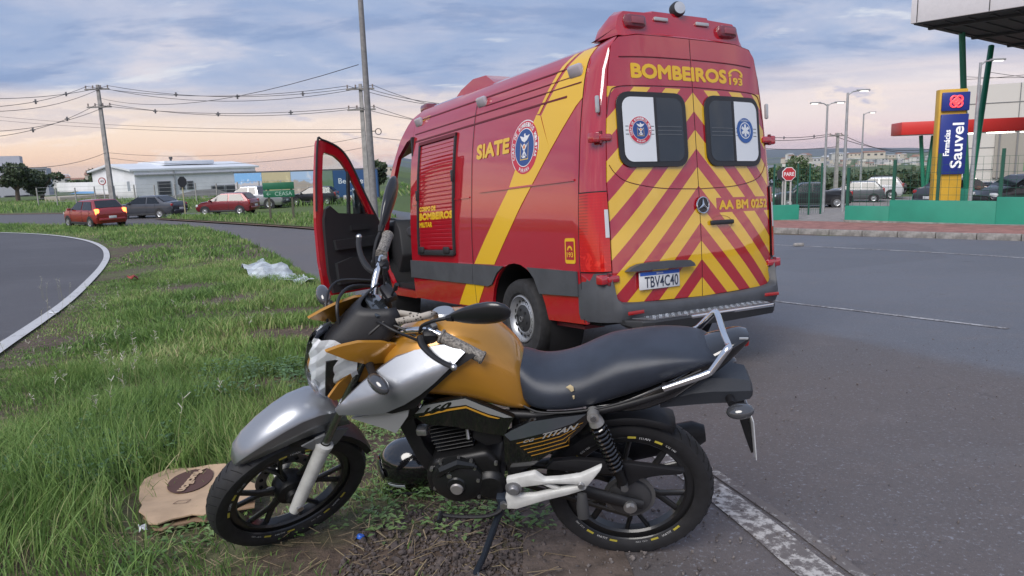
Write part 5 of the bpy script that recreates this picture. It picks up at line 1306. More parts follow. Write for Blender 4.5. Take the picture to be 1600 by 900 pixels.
# side lettering, crest, phone decal, roller shutter (left side only)
U_ = lambda u, v, o: vside(-u, v, o, 1)
text('lettering', 'SIATE', (-.70, 1.845, -.055, 1.985), U_, v_yel, van, .004, heavy=.010)
def crest(cx, cz, r, fn, par, nm='crest', base=.003):
    f = lambda u, v, o: fn(cx+u, cz+v, base+o)
    def disc(name, r0, m, o, parent=None, n=40): return panel(name, [(r0*math.cos(2*PI*k/n), r0*math.sin(2*PI*k/n)) for k in range(n)], f, m, parent, .0006, o, (0,), (0,))
    wh = mat('crest_white', (.72, .72, .74), .4); cr_ = mat('crest_red', (.50, .03, .06), .4); bl = mat('crest_blue', (.025, .07, .24), .4)
    root = disc(nm, r, wh, 0, par); disc('ring', r*.965, cr_, .001, root); disc('ring', r*.70, wh, .0018, root); disc('field', r*.67, bl, .0026, root)
    # text on the ring
    word = 'CORPO DE BOMBEIROS MILITAR'
    for i, ch in enumerate(word):
        if ch == ' ': continue
        a = math.radians(205-230*i/(len(word)-1)); h = r*.10
        g = lambda u, v, o, a=a: f((r*.83+v)*math.cos(a)+u*math.sin(a), (r*.83+v)*math.sin(a)-u*math.cos(a), o)
        text('letter', ch, (-h*.55, -h*.8, h*.55, h*.8), g, wh, root, .003, bold=.03)
    for i, ch in enumerate('PARANA'):
        a = math.radians(-112+44*i/5); h = r*.09
        g = lambda u, v, o, a=a: f((r*.83-v)*math.cos(a)-u*math.sin(a), (r*.83-v)*math.sin(a)+u*math.cos(a), o)
        text('letter', ch, (-h*.55, -h*.8, h*.55, h*.8), g, wh, root, .003, bold=.03)
    sc = r*.62; gold = mat('crest_gold', (.60, .42, .12), .4); ora = mat('crest_orange', (.62, .20, .05), .4)
    def shape(pts, m, o): panel('charge', [(a*sc, b*sc) for a, b in pts], f, m, root, .0005, o)
    shape([(-.46, -.72), (.46, -.72), (.46, -.66), (-.46, -.66)], gold, .0034); shape([(-.46, -.66), (-.42, -.66), (-.42, .30), (-.46, .30)], gold, .0034); shape([(.42, -.66), (.46, -.66), (.46, .30), (.42, .30)], gold, .0034)
    shape([(0, .30), (.30, .42), (.58, .72), (.30, .66), (.10, .60), (0, .72), (-.10, .60), (-.30, .66), (-.58, .72), (-.30, .42)], wh, .0040)      # spread wings
    shape(arc(0, .74, .09, 0, 330, 11), wh, .0044)
    for k in (-1, 1): shape([(k*.40, .20), (k*.34, .22), (k*-.30, -.50), (k*-.24, -.54)], wh, .0046+.0004*k)                                      # crossed axes
    shape([(k_*.5, .0) if False else (.20*math.cos(a*PI/6), .02+.20*math.sin(a*PI/6)) for a in range(12) for k_ in (1,)], wh, .0055)
    shape([(-.12, -.06), (.12, -.06), (.10, .08), (0, .20), (-.10, .08)], ora, .0062)
    shape([(-.06, -.20), (.06, -.20), (.05, -.62), (-.05, -.62)], wh, .0055); shape([(-.20, -.60), (.20, -.60), (.16, -.50), (-.16, -.50)], wh, .0062)
    return root
crest(.215, 1.865, .232, U_, van)
crest(-.572, 1.876, .105, R_, door_l, base=.026)
# star of life on the right-hand rear window
f2 = lambda u, v, o: vrear(-(.548+u), 1.89+v, .026+o)
def ring2(r0, m, o, par): return panel('medic_disc', [(r0*math.cos(k*PI/16), r0*math.sin(k*PI/16)) for k in range(32)], f2, m, par, .0005, o)
b0 = ring2(.103, mat('medic_blue', (.03, .10, .32), .4), 0, door_r); ring2(.068, v_white, .001, b0); ring2(.06, MATS['medic_blue'], .0016, b0)
for k in range(3):
    a = k*PI/3+PI/2; c_, s_ = math.cos(a), math.sin(a); panel('medic_bar', [(c_*u-s_*v, s_*u+c_*v) for u, v in ((-.05, -.012), (.05, -.012), (.05, .012), (-.05, .012))], f2, v_white, b0, .0004, .0022+.0006*k)
text('lettering', 'ATENDIMENTO', (-.07, .074, .07, .090), f2, v_white, b0, .0012)
# phone decal
ph = panel('phone_decal', rrect(.845, .885, .985, 1.085, .02), U_, v_yel, van, .001, .003)
panel('phone_screen', rrect(.86, .915, .970, 1.06, .006), U_, v_red, ph, .0006, .0045)
text('lettering', '193', (.872, .935, .958, .975), U_, v_yel, ph, .0055, bold=.02)
panel('handset', [(.915+.036*math.cos(math.radians(a)), .99+.036*math.sin(math.radians(a))) for a in range(0, 181, 20)]+[(.915+.020*math.cos(math.radians(a)), .99+.020*math.sin(math.radians(a))) for a in range(180, -1, -20)], U_, v_yel, ph, .0006, .0055)
# roller shutter
def ribbed():
    mb = MB(); z0, z1, n = .99, 2.13, 26; secs = []
    for k in range(n):
        a = z0+(z1-z0)*k/n; b = z0+(z1-z0)*(k+1)/n
        for (f, o) in ((0., .002), (.10, .006), (.5, .0075), (.90, .006)):
            z = a+(b-a)*f; secs.append([tuple(vside(x, z, o)) for x in (1.215, 1.5, 1.8, 2.135)])
    mb.loft(secs, closed=False); return mb
sh = ribbed().build('roller_shutter', v_red, van, 25)
for q in ([(1.185, .94), (1.215, .94), (1.215, 2.16), (1.185, 2.16)], [(2.135, .94), (2.17, .94), (2.17, 2.16), (2.135, 2.16)], [(1.185, 2.13), (2.17, 2.13), (2.17, 2.165), (1.185, 2.165)]):
    panel('shutter_rail', q, VL, v_dred if q[0][1] > 2 else m_black, sh, .022, .003, (1.5, 1.8), (1.2, 1.5, 1.8))
mb = MB(); p = vside(1.675, .955); mb.box((1.675, p.y+.018, .955), (.95, .035, .06), .01); br = mb.build('shutter_bar', m_black, sh)
for x in (1.34, 2.02):
    mb = MB(); mb.box((x, p.y+.04, .985), (.14, .03, .07), .015); mb.build('latch', m_black, br)
for x, z in ((1.20, 1.75), (2.15, 1.6)):
    p = vside(x, z); mb = MB(); mb.box((x, p.y+.03, z), (.04, .03, .12), .01); mb.build('shutter_catch', m_black, sh)
text('lettering', 'CORPO DE', (-2.12, 1.415, -1.66, 1.47), U_, v_yel, sh, .0095, heavy=.005)
text('lettering', 'BOMBEIROS', (-2.12, 1.315, -1.225, 1.40), U_, v_yel, sh, .0095, heavy=.008)
text('lettering', 'MILITAR', (-2.12, 1.235, -1.76, 1.295), U_, v_yel, sh, .0095, heavy=.005)
text('lettering', 'SIATE', (-2.2, 2.40, -2.0, 2.44), U_, v_yel, van, .0045)
# rear bumper and chequer-plate step
mb = MB(); secs = []
for (x, y, zt, k) in ((-.99, .992, .825, 0), (-1.10, .985, .825, 0), (-1.20, .965, .822, 0), (-1.262, .925, .812, 0), (-1.285, .888, .79, 0), (-1.325, .868, .62, 1), (-1.345, .83, .585, 1), (-1.36, .72, .575, 1), (-1.375, .4, .56, 1), (-1.38, 0, .555, 1)):
    n_ = Vector((-(1 if k else .5), y*.9, 0)).normalized() if not k else Vector((-1, y*.25, 0)).normalized()
    secs.append([(x-n_.x*.12, y-n_.y*.12, .46), (x-n_.x*.02, y-n_.y*.02, .435), (x+n_.x*.008, y+n_.y*.008, .50), (x+n_.x*.005, y+n_.y*.005, (zt+.5)/2), (x, y, zt-.015), (x-n_.x*.02, y-n_.y*.02, zt), (x-n_.x*.12, y-n_.y*.12, zt)])
secs2 = [[(a, -b, c) for a, b, c in q] for q in secs[-2::-1]]
mb.loft(secs+secs2, closed=True); mb.build('rear_bumper', v_trim, van, 40)
mb = MB(); mb.box((-1.315, .835, .545), (.02, .01, .01)); 
for s in (1, -1):
    mb = MB(); mb.box((-1.368, s*.70, .505), (.012, .24, .028), .005, Matrix.Rotation(s*.10, 3, 'Z')); mb.build('reflector', m_tail, van)
secs = []
for (y, x, zb) in ((.84, -1.36, .42), (.78, -1.48, .385), (.70, -1.53, .375), (0, -1.55, .37), (-.56, -1.53, .375), (-.64, -1.48, .385), (-.70, -1.36, .42)):
    secs.append([(-1.30, y, .455), (x, y, .455), (x-.012, y, .44), (x, y, zb), (-1.30, y, zb)])
mb = MB(); mb.loft(secs); st = mb.build('step', m_black, van, 30)
m_chq = mat('chequer_plate', (.42, .44, .47), .38, .9, var=.2, vscale=9)
mb = MB(); mb.prism([(-1.34, -.64), (-1.515, -.55), (-1.53, 0), (-1.515, .68), (-1.34, .76)], .457, .462, ax='xy'); cp = mb.build('tread_plate', m_chq, st)
mb = MB()
for i in range(39):
    for j in range(4):
        mb.box((-1.37-j*.038, -.54+i*.0316, .4645), (.030, .006, .005), .002, Matrix.Rotation(.8 if (i+j) % 2 else -.8, 3, 'Z'), 1)
mb.build('tread_bars', m_chq, cp); bpy.data.objects['tread_bars']['kind'] = 'stuff'
mb = MB(); mb.box((-1.548, -.10, .445), (.02, .90, .030), .005); mb.build('edge_trim', m_chrome, st)
# light bar on the roof
mb = MB(); lb = [[(x, y, z) for x, z in ((-1.19, 2.60), (-1.16, zt), (-1.05, zt+.02), (-.90, zt-.05), (-.84, 2.62))] for y, zt in ((.66, 2.66), (.63, 2.75), (.58, 2.79), (.30, 2.80), (.29, 2.815), (-.29, 2.815), (-.30, 2.80), (-.58, 2.79), (-.63, 2.75), (-.66, 2.66))]
mb.loft(lb); bar = mb.build('light_bar', v_red, van, 35)
m_dome = mat('dome_red', (.16, .035, .05), .15, coat=.7)
for s in (1, -1):
    mb = MB(); mb.box((-1.17, s*.49, 2.715), (.10, .20, .105), .035); dm = mb.build('beacon', m_dome, bar)
    mb = MB(); mb.box((-1.222, s*.49, 2.715), (.012, .12, .05), .005); mb.build('beacon_lens', mat('beacon_core', (.26, .07, .09), .2), dm)
    mb = MB(); mb.box((-1.178, s*.22, 2.755), (.02, .14, .03), .008); mb.build('strobe', MATS['strobe_lens'], bar)
mb = MB(); mb.lathe([(.0, .045), (.05, .04), (.062, .02), (.062, -.02), (.04, -.045), (0, -.05)], (-1.15, .02, 2.855), (-1, .25, .12), 20); sp_ = mb.build('work_light', m_black, bar)
mb = MB(); mb.lathe([(.0, .050), (.048, .046)], (-1.15, .02, 2.855), (-1, .25, .12), 20); mb.build('lens', mat('work_lens', (.5, .52, .55), .2, .3), sp_)
mb = MB(); mb.box((-1.13, .03, 2.80), (.03, .03, .07)); mb.build('bracket', m_black, sp_)
mb = MB(); mb.loft([[(x, y, z) for x, z in ((.95, 2.66), (1.15, 2.78), (1.45, 2.80), (1.75, 2.74), (1.9, 2.68))] for y in (.55, .48, -.48, -.55)]); mb.build('roof_unit', v_red, van, 35)
for s in (1, -1):
    mb = MB(); mb.box((2.50, s*.62, 2.66), (.22, .16, .10), .03); mb.build('front_beacon', m_dome, van)
# wheels
def van_wheel(x, s, outer=True):
    o = (x, s*.90, .36); R0 = .36
    mb = MB(); mb.lathe([(.215, .02), (.24, .055), (.30, .068), (.345, .055), (.36, .02), (.36, -.14), (.33, -.18), (.21, -.18)], o, (0, s, 0), 40); w = mb.build('wheel', m_tyre, van, 40)
    if s > 0:
        mb = MB(); mb.lathe([(.222, .025), (.215, .048), (.205, .052), (.200, .03), (.180, .0), (.172, -.004)], o, (0, s, 0), 40); mb.build('rim', mat('steel_rim', (.40, .41, .43), .4, .7), w, 50)
        mb = MB(); mb.lathe([(.175, -.006), (.15, .018), (.128, .026), (.12, .02)], o, (0, s, 0), 40); mb.build('wheel_disc', MATS['steel_rim'], w, 50)
        for k in range(16):
            a = 2*PI*k/16; p = Vector(o)+Vector((.157*math.cos(a), .020, .157*math.sin(a))); mb = MB(); mb.lathe([(.019, .0), (.015, -.006), (.0, -.007)], p, (.25*math.cos(a), 1, .25*math.sin(a)), 10); mb.build('vent_hole', v_dark, w)
        mb = MB(); mb.lathe([(0, .05), (.03, .05), (.034, .044), (.10, .038), (.122, .026), (.124, .012)], o, (0, s, 0), 30); hc = mb.build('hub_cap', m_black, w)
        mb = MB(); mb.tube([Vector(o)+Vector((.022*math.cos(k*PI/10), .052, .022*math.sin(k*PI/10))) for k in range(20)], .003, 5, closed=True); mb.build('cap_ring', mat('cap_grey', (.2, .2, .21), .4), hc)
        for k in range(6):
            a = 2*PI*k/6+.3; p = Vector(o)+Vector((.085*math.cos(a), .04, .085*math.sin(a))); mb = MB(); mb.cyl(p, p+Vector((0, .012, 0)), .012, n=6); mb.build('wheel_bolt', m_black, hc)
for x in (0, 3.665):
    for s in (1, -1): van_wheel(x, s)
mb = MB(); mb.box((1.6, 0, .44), (5.3, 1.66, .12)); mb.box((.0, 0, .36), (.14, 1.6, .14)); mb.build('underbody_light_block', v_dark, van)  # plain dark box added to block light under the body, plus axle
for x in (0, 3.665):
    for s in (1, -1):
        mb = MB(); mb.lathe([(.50, .0), (.50, -.34), (0, -.34)], (x-.02 if x == 0 else x, s*.955, .38), (0, s, 0), 28); mb.build('wheel_well', v_dark, van, fix=False)
mb = MB(); mb.box((-.72, .80, .365), (.40, .2, .03)); mb.build('mud_flap', v_dred, van)
# cab interior
mb = MB(); mb.box((2.40, 0, 1.35), (.04, 1.84, 1.9)); mb.box((3.0, 0, .52), (1.2, 1.8, .06)); mb.build('cab_shell', v_cab, van)
mb = MB(); mb.prism([(3.10, .9), (3.16, 1.22), (3.28, 1.36), (3.55, 1.33), (3.9, 1.2), (3.9, .55), (3.35, .55)], -.86, .86, .03); da = mb.build('dashboard', v_cab, van)
mb = MB(); mb.lathe([(.0, .012), (.055, .012), (.06, 0), (.055, -.01)], (3.095, .72, 1.20), (-1, .25, 0), 16); mb.build('air_vent', mat('vent_grey', (.06, .06, .07), .4), da)
mb = MB(); mb.box((3.085, .50, 1.14), (.012, .06, .03)); mb.build('display', mat('display_green', (.1, .3, .12), .4, emit=(.25, 1, .4), estr=.5), da)
cS = Vector((2.93, .48, 1.16)); ax_ = Vector((-.75, 0, .66)); n1_ = Vector((0, 1, 0)); n2_ = ax_.cross(n1_).normalized()
mb = MB(); mb.tube([cS+n1_*.19*math.cos(a*PI/14)+n2_*.19*math.sin(a*PI/14) for a in range(28)], .016, 8, closed=True)
for a in (0, PI, -PI/2): mb.tube([cS-ax_*.02, cS+n1_*.18*math.cos(a)+n2_*.18*math.sin(a)], .014, 6)
mb.tube([cS, cS-ax_*.35], .035, 8); mb.build('steering_wheel', v_cab, van)
for y in (.48, -.48):
    mb = MB(); mb.box((2.68, y, .90), (.5, .5, .16), .05); mb.box((2.50, y, 1.25), (.14, .48, .68), .05, Matrix.Rotation(-.15, 3, 'Y')); mb.box((2.47, y, 1.68), (.10, .28, .2), .04); mb.build('seat', mat('seat_cloth', (.03, .032, .038), .9), van)
# right door shut: lower skin and glass
panel('cab_door', [(2.43, .49), (3.1, .505), (3.35, .78), (3.37, 1.1), (3.22, 1.42), (2.43, 1.40)], VR, v_red, van, -.04, -.004, (), zc)
panel('cab_window', [(2.46, 1.41), (3.20, 1.44), (2.88, 2.05), (2.62, 2.19), (2.46, 2.22)], VR, v_scr, van, -.006, -.02, (), zc)
# driver door, swung open on its front hinges
AN = math.radians(71); HX, HY = 3.40, .985
dd_ = Vector((-math.cos(AN), math.sin(AN), 0)); nn_ = Vector((math.sin(AN), math.cos(AN), 0))     # along the door, outward skin side
def DF(u, v, o): return Vector((HX, HY, v))+dd_*u+nn_*o-nn_*(max(0, v-1.3)*.085)
dz = [.7, .9, 1.1, 1.3, 1.5, 1.7, 1.9, 2.1]
lower = [(.02, .55), (.10, .50), (.88, .47), (.96, .56), (1.0, .9), (1.01, 1.42), (.12, 1.42), (.04, 1.30), (.0, 1.0)]
drv = panel('driver_door', lower, DF, v_red, van, .05, 0., (.3, .6), dz)
frame_ = [(1.01, 1.42), (1.0, 1.9), (.965, 2.30), (.95, 2.335), (.90, 2.34), (.70, 2.275), (.58, 2.19), (.47, 2.04), (.30, 1.73), (.12, 1.42), (.20, 1.42), (.36, 1.70), (.53, 1.98), (.62, 2.09), (.72, 2.16), (.865, 2.20), (.885, 2.16), (.905, 1.9), (.90, 1.42)]
panel('window_frame', frame_, DF, v_red, drv, .05, 0., (), dz)
seal = [(a, b) for a, b in frame_[:9]]
mb = MB(); mb.tube([DF(a, b, -.004) for a, b in catmull_pairs([(1.0, 1.5), (.99, 1.9), (.955, 2.33), (.90, 2.345), (.70, 2.28), (.57, 2.185), (.46, 2.03), (.29, 1.72), (.11, 1.42)], 4)], .013, 6); mb.build('seal', m_black, drv)
panel('door_glass', [(.90, 1.42), (.905, 1.9), (.885, 2.16), (.865, 2.2), (.72, 2.16), (.62, 2.09), (.53, 1.98), (.36, 1.70), (.20, 1.42)], DF, v_scr, drv, .005, .025, (), dz)
panel('quarter_bar', [(.50, 1.42), (.53, 1.42), (.53, 1.98), (.50, 1.94)], DF, m_black, drv, .04, .005, (), dz)
panel('door_trim', [(.04, .58), (.12, .53), (.86, .50), (.91, .75), (.925, 1.40), (.90, 1.52), (.84, 1.56), (.72, 1.47), (.15, 1.44), (.04, 1.28)], DF, v_cab, drv, -.05, -.002, (.3, .6), dz)
for q, t_ in (([(.12, .62), (.80, .60), (.82, .86), (.6, .92), (.12, .90)], -.06), ([(.20, 1.05), (.80, 1.02), (.82, 1.14), (.20, 1.18)], -.05), ([(.30, 1.26), (.55, 1.25), (.56, 1.31), (.31, 1.32)], -.025)):
    panel('door_pocket', q, DF, v_cab, drv, t_, -.050, (.3, .6))
mb = MB(); p = DF(.97, 1.02, .02); mb.box(p, (.03, .03, .06), .006); mb.build('latch', m_steel, drv)
mb = MB(); mb.box(DF(.22, 1.60, .20), (.12, .22, .38), .04, Matrix.Rotation(-AN+PI/2+.5, 3, 'Z')); mb.box(DF(.16, 1.50, .09), (.06, .10, .08), .02); mi = mb.build('mirror', m_black, drv)
mb = MB(); mb.box(DF(.295, 1.66, .165), (.012, .17, .24), .01, Matrix.Rotation(-AN+PI/2+.5, 3, 'Z')); mb.build('mirror_glass', mat('mirror_face', (.75, .85, .9), .03, 1.), mi)
# ------------------------------------------------------------------ motorcycle on its side stand
# bike space: x forward from the rear axle, y to the bike's left, z up along the leaning frame
BM = Matrix(((-.99346, -.11054, -.02860), (.11418, -.96179, -.24883), (0, -.25046, .96813))).to_4x4(); BM.translation = (.41787, 2.57537, 0)
bike = empty('motorcycle', M=BM); tag(bike, 'gold and silver motorcycle leaning on its side stand in the foreground', 'motorcycle')
WBS, RW = 1.315, .308
RK = math.radians(29); TR = RW*math.tan(RK)-.05/math.cos(RK)
so_ = Vector((WBS+TR, 0, 0)); SA = Vector((-math.sin(RK), 0, math.cos(RK)))
SM = Matrix.Translation(so_) @ Matrix.Rotation(.7375, 4, SA) @ Matrix.Translation(-so_)
b_gold = mat('paint_gold', (.48, .225, .026), .32, .35, coat=.9, var=.04, vscale=3); b_silver = mat('paint_silver_bike', (.30, .315, .345), .33, .6, coat=.4)
b_gloss = mat('gloss_black', (.008, .008, .009), .12, coat=1.); b_matt = mat('matt_black', (.010, .010, .012), .5, bump=.1, bscale=250)
b_eng = mat('engine_black', (.011, .011, .012), .42, .3, var=.25, vscale=30); b_seat = mat('seat_vinyl', (.026, .032, .046), .36, bump=.18, bscale=600, var=.15, vscale=9)
b_white = mat('paint_white_parts', (.60, .60, .58), .45, var=.12, vscale=14, coat=.2); b_rim = mat('rim_black', (.012, .012, .013), .35, coat=.3)
b_grip = mat('grip_rubber', (.30, .275, .245), .75, col2=(.07, .065, .06), vscale=150); b_bolt = mat('bolt_steel', (.50, .50, .50), .3, .9)
b_tyre = mat('bike_tyre', (.015, .015, .017), .62, var=.2, vscale=25)
def wheel(nm, cx, M, disc_side, drum):
    o = (cx, 0, RW)
    mb = MB(M); mb.lathe([(.236, .034), (.250, .043), (.272, .050), (.290, .046), (.302, .030), (.3075, .012), (.308, 0), (.3075, -.012), (.302, -.030), (.290, -.046), (.272, -.050), (.250, -.043), (.236, -.034)], o, (0, 1, 0), 72)
    root = mb.build('rear_tyre' if drum else 'front_tyre', b_tyre, None, 40); root.name = nm; root.parent = bike
    # tread grooves
    mb = MB(M)
    for k in range(44):
        a = 2*PI*k/44
        for s in (1, -1):
            p = []
            for (r, y, da) in ((.3088, .004, 0), (.3050, .024, .05), (.2955, .041, .085)):
                aa = a+da+(PI/44 if s < 0 else 0); p.append(Vector((cx+r*math.cos(aa), s*y, RW+r*math.sin(aa))))
            mb.tube(p, .0016, 3)
    g = mb.build('tread_groove', mat('groove_black', (.004, .004, .004), .9), root, 0); g['kind'] = 'stuff'
    mb = MB(M); mb.lathe([(.238, .036), (.246, .030), (.240, .022), (.212, .024), (.205, .016), (.205, -.016), (.212, -.024), (.240, -.022), (.246, -.030), (.238, -.036)], o, (0, 1, 0), 64); mb.build('rim', b_rim, root, 40)
    mb = MB(M)
    for k in range(6):
        a = 2*PI*k/6+.35
        for da in (-.13, .13):
            p0 = Vector((cx+.045*math.cos(a), 0, RW+.045*math.sin(a))); pm = Vector((cx+.12*math.cos(a+da*.35), 0, RW+.12*math.sin(a+da*.35))); p1 = Vector((cx+.212*math.cos(a+da*1.5), 0, RW+.212*math.sin(a+da*1.5)))
            mb.tube([p0, pm, p1], [.017, .012, .011], 8, flat=(1.15, .8))
    mb.build('spokes', b_rim, root, 50)
    mb = MB(M); mb.lathe([(.0, .062), (.032, .062), (.036, .045), (.060, .036), (.066, .02), (.066, -.02), (.060, -.036), (.036, -.045), (.032, -.062), (0, -.062)], o, (0, 1, 0), 28); mb.build('hub', b_eng, root, 35)
    # rim lettering on the left face
    def ring(r, y): return lambda u, v, q: (M or Matrix.Identity(4)) @ Vector((cx+(r+v)*math.cos(u), y+q, RW+(r+v)*math.sin(u)))
    wl = mat('sticker_white', (.55, .55, .55), .5); yl = mat('sticker_yellow', (.50, .42, .06), .5)
    for a in (4.0, 5.05, .35, 1.7):
        f = ring(.2435, .040)
        text('rim_lettering', 'TITAN', (a, -.006, a+.17, .006), lambda u, v, q, f=f, a=a: f(2*a+.17-u if True else u, v, q) if False else f(u, -v if math.sin(a) < 0 else v, q), wl, root, .001, bold=.01)
        text('rim_lettering', 'CG 160', (a+.42, -.004, a+.60, .004), lambda u, v, q, f=f, a=a: f(u, -v if math.sin(a) < 0 else v, q), wl, root, .001)
        for k in (-.16, .24): panel('rim_sticker', [(a+k, -.005), (a+k+.12, -.005), (a+k+.12, .005), (a+k, .005)], f, yl, root, .0005, .001, (a+k+.04, a+k+.08))
    if disc_side:
        yd = -.052
        mb = MB(M); mb.lathe([(.075, yd), (.118, yd), (.118, yd-.004), (.075, yd-.004)], o, (0, 1, 0), 40, close=True); ds = mb.build('brake_disc', mat('disc_steel', (.35, .35, .36), .35, .9), root, 35)
        for k in range(14):
            a = 2*PI*k/14; p = Vector((cx+.098*math.cos(a), yd+.002, RW+.098*math.sin(a))); mb = MB(M); mb.cyl(p, p+Vector((0, .002, 0)), .008, n=8); mb.build('disc_hole', v_dark, ds)
    if drum:
        mb = MB(M); mb.lathe([(.0, .088), (.05, .086), (.076, .076), (.082, .06), (.082, .03)], o, (0, 1, 0), 36); mb.build('drum_cover', mat('drum_grey', (.10, .10, .105), .4, .6), root, 35)
        mb = MB(M); mb.lathe([(.080, .066), (.094, .064), (.094, .060), (.080, .060)], o, (0, 1, 0), 44, close=True); mb.build('sprocket', mat('sprocket_steel', (.22, .22, .22), .45, .8), root, 35)
    return root
wr = wheel('rear_wheel', 0., None, False, True)
wf = wheel('front_wheel', WBS, SM, True, False)
def P(nm, mb, m, par=None, sm=38): return mb.build(nm, m, par or bike, sm)
# ---- fork, mudguard, brake caliper
def fk(z, off=0.): return WBS+off-(z-RW)*math.tan(RK)
for s in (1, -1):
    mb = MB(SM); mb.tube([(fk(.275)+.004, s*.088, .275), (fk(.33), s*.088, .33), (fk(.45), s*.088, .45), (fk(.575), s*.088, .575)], [.020, .025, .026, .029], 16); lo_ = P('fork_slider', mb, b_white)
    mb = MB(SM); mb.lathe([(.030, 0), (.032, .01), (.032, .022), (.020, .026)], (fk(.57), s*.088, .57), SA, 16); mb.build('seal_collar', b_white, lo_)
    mb = MB(SM); mb.cyl((fk(.58), s*.088, .58), (fk(.98), s*.088, .98), .0165, n=14); P('fork_tube', mb, mat('fork_chrome', (.30, .31, .32), .2, .95))
    mb = MB(SM); mb.cyl((WBS, s*.070, RW), (WBS, s*.118, RW), .014, n=6); P('axle_nut', mb, b_bolt)
mb = MB(SM); mb.box((fk(.82)-.035, 0, .83), (.07, .22, .035), .01, Matrix.Rotation(-RK, 3, 'Y')); mb.box((fk(.97)-.035, 0, .975), (.07, .22, .03), .01, Matrix.Rotation(-RK, 3, 'Y')); mb.cyl((fk(.8)-.05, 0, .80), (fk(.98)-.05, 0, .98), .03); P('triple_clamp', mb, b_eng)
# silver front mudguard: ridge line, flank, lower edge
secs = []
for (xr_, zr_, xe, ze_, w, wt) in ((1.466, .610, 1.463, .594, .022, .012), (1.446, .654, 1.435, .612, .046, .022), (1.405, .690, 1.385, .622, .060, .030), (1.345, .725, 1.318, .632, .070, .036), (1.28, .752, 1.25, .640, .077, .040), (1.22, .768, 1.19, .640, .081, .042), (1.155, .766, 1.13, .630, .082, .042), (1.10, .742, 1.075, .614, .080, .040), (1.065, .700, 1.05, .598, .076, .038)):
    mid_ = lambda a, b, t: a+(b-a)*t
    w *= .92; h = [(xe, w*.90, ze_), (mid_(xe, xr_, .40), w*.97, mid_(ze_, zr_, .40)), (mid_(xe, xr_, .74), w, mid_(ze_, zr_, .78)), (mid_(xe, xr_, .80), w*.93, mid_(ze_, zr_, .84)), (mid_(xe, xr_, .93), w*.55, mid_(ze_, zr_, .95)), (xr_, 0, zr_)]
    secs.append([(a, b, c) for a, b, c in h]+[(a, -b, c) for a, b, c in h[-2::-1]])
mb = MB(SM); mb.loft(secs, closed=False); mg_ = P('front_mudguard', mb, b_silver, None, 32)
mo = mg_.modifiers.new('thick', 'SOLIDIFY'); mo.thickness = .004; mo.offset = -1
secs = []
for k in range(9):
    a = math.radians(98+72*k/8); r = .335; h = [(r-.028, .060), (r-.006, .056), (r, .03), (r, 0)]
    secs.append([(WBS+q*math.cos(a), y, RW+q*math.sin(a)) for q, y in h]+[(WBS+q*math.cos(a), -y, RW+q*math.sin(a)) for q, y in h[-2::-1]])
mb = MB(SM); mb.loft(secs, closed=False); q_ = P('mudguard_flap', mb, b_matt, None, 50); mo = q_.modifiers.new('thick', 'SOLIDIFY'); mo.thickness = .004
for s in (1, -1):
    mb = MB(SM); mb.prism([(1.06, .60), (1.13, .63), (1.24, .62), (1.20, .56), (1.12, .54)], s*.072, s*.080, .003); mb.box((fk(.60)+.01, s*.082, .60), (.05, .012, .07), .004); P('mudguard_brace', mb, mat('brace_grey', (.16, .165, .17), .5))
mb = MB(SM); mb.box((1.235, -.078, .40), (.07, .035, .10), .015, Matrix.Rotation(-.5, 3, 'Y')); P('brake_caliper', mb, b_eng)
# ---- headlight, visor, gold cowl
def fsurf(zs, ws, xs_, k, e, sweep=.13, nt=12):
    secs = []
    for z, w, x in zip(zs, ws, xs_): secs.append([(x+e-sweep*abs(-1+2*i/nt)**1.8*(w/.1), (-1+2*i/nt)*(w+e*.3), z) for i in range(nt+1)])
    return secs
zs = [.735, .765, .80, .84, .88, .92, .95, .98, 1.01, 1.035]; ws = [.022, .050, .075, .095, .106, .106, .100, .088, .07, .045]; xh = [1.118, 1.130, 1.139, 1.146, 1.148, 1.143, 1.135, 1.126, 1.116, 1.105]
def lens_mat():
    m = bpy.data.materials.new('headlamp_lens'); m.use_nodes = True; t = NT(m.node_tree); b = t.n['Principled BSDF']
    o = t.new('ShaderNodeTexCoord').outputs['Object']; v = t.new('ShaderNodeTexVoronoi'); v.inputs['Scale'].default_value = 26; t.l.new(o, v.inputs['Vector'])
    c = t.mix(t.step(v.outputs['Distance'], .2, .55), (.80, .83, .86), (.50, .54, .58)); t.l.new(c, b.inputs['Base Color']); b.inputs['Metallic'].default_value = .35; b.inputs['Roughness'].default_value = .16; b.inputs['Coat Weight'].default_value = 1.
    bn = t.new('ShaderNodeBump'); bn.inputs['Strength'].default_value = .25; bn.inputs['Distance'].default_value = .01; t.l.new(v.outputs['Distance'], bn.inputs['Height']); t.l.new(bn.outputs[0], b.inputs['Normal']); return m
mb = MB(SM); mb.loft(fsurf(zs, ws, xh, 0, 0), closed=False); hl = P('headlight', mb, mat('lens_clear', (.93, .95, .97), .03, trans=1., ior=1.08, coat=1.), None, 60)
rfx = fsurf(zs, [w*.98 for w in ws], [x-.022 for x in xh], 0, 0, .125, 8)
rfx = [[(x+(.005 if (i+j) % 2 else -.003), y, z) for j, (x, y, z) in enumerate(sec)] for i, sec in enumerate(rfx)]
mb = MB(SM); mb.loft(rfx, closed=False); mb.build('reflector', mat('reflector_silver', (.86, .89, .93), .28, .25), hl, 0)
mb = MB(SM); mb.lathe([(.0, .0), (.016, .004), (.026, .014), (.032, .026)], (1.095, 0, .845), (1, 0, -.1), 18); mb.build('bulb_bowl', mat('bowl_chrome', (.75, .77, .80), .12, 1.), hl, 60)
mb = MB(SM); mb.box((1.0, 0, .90), (.10, .12, .20), .04); mb.build('lamp_body', b_matt, hl)
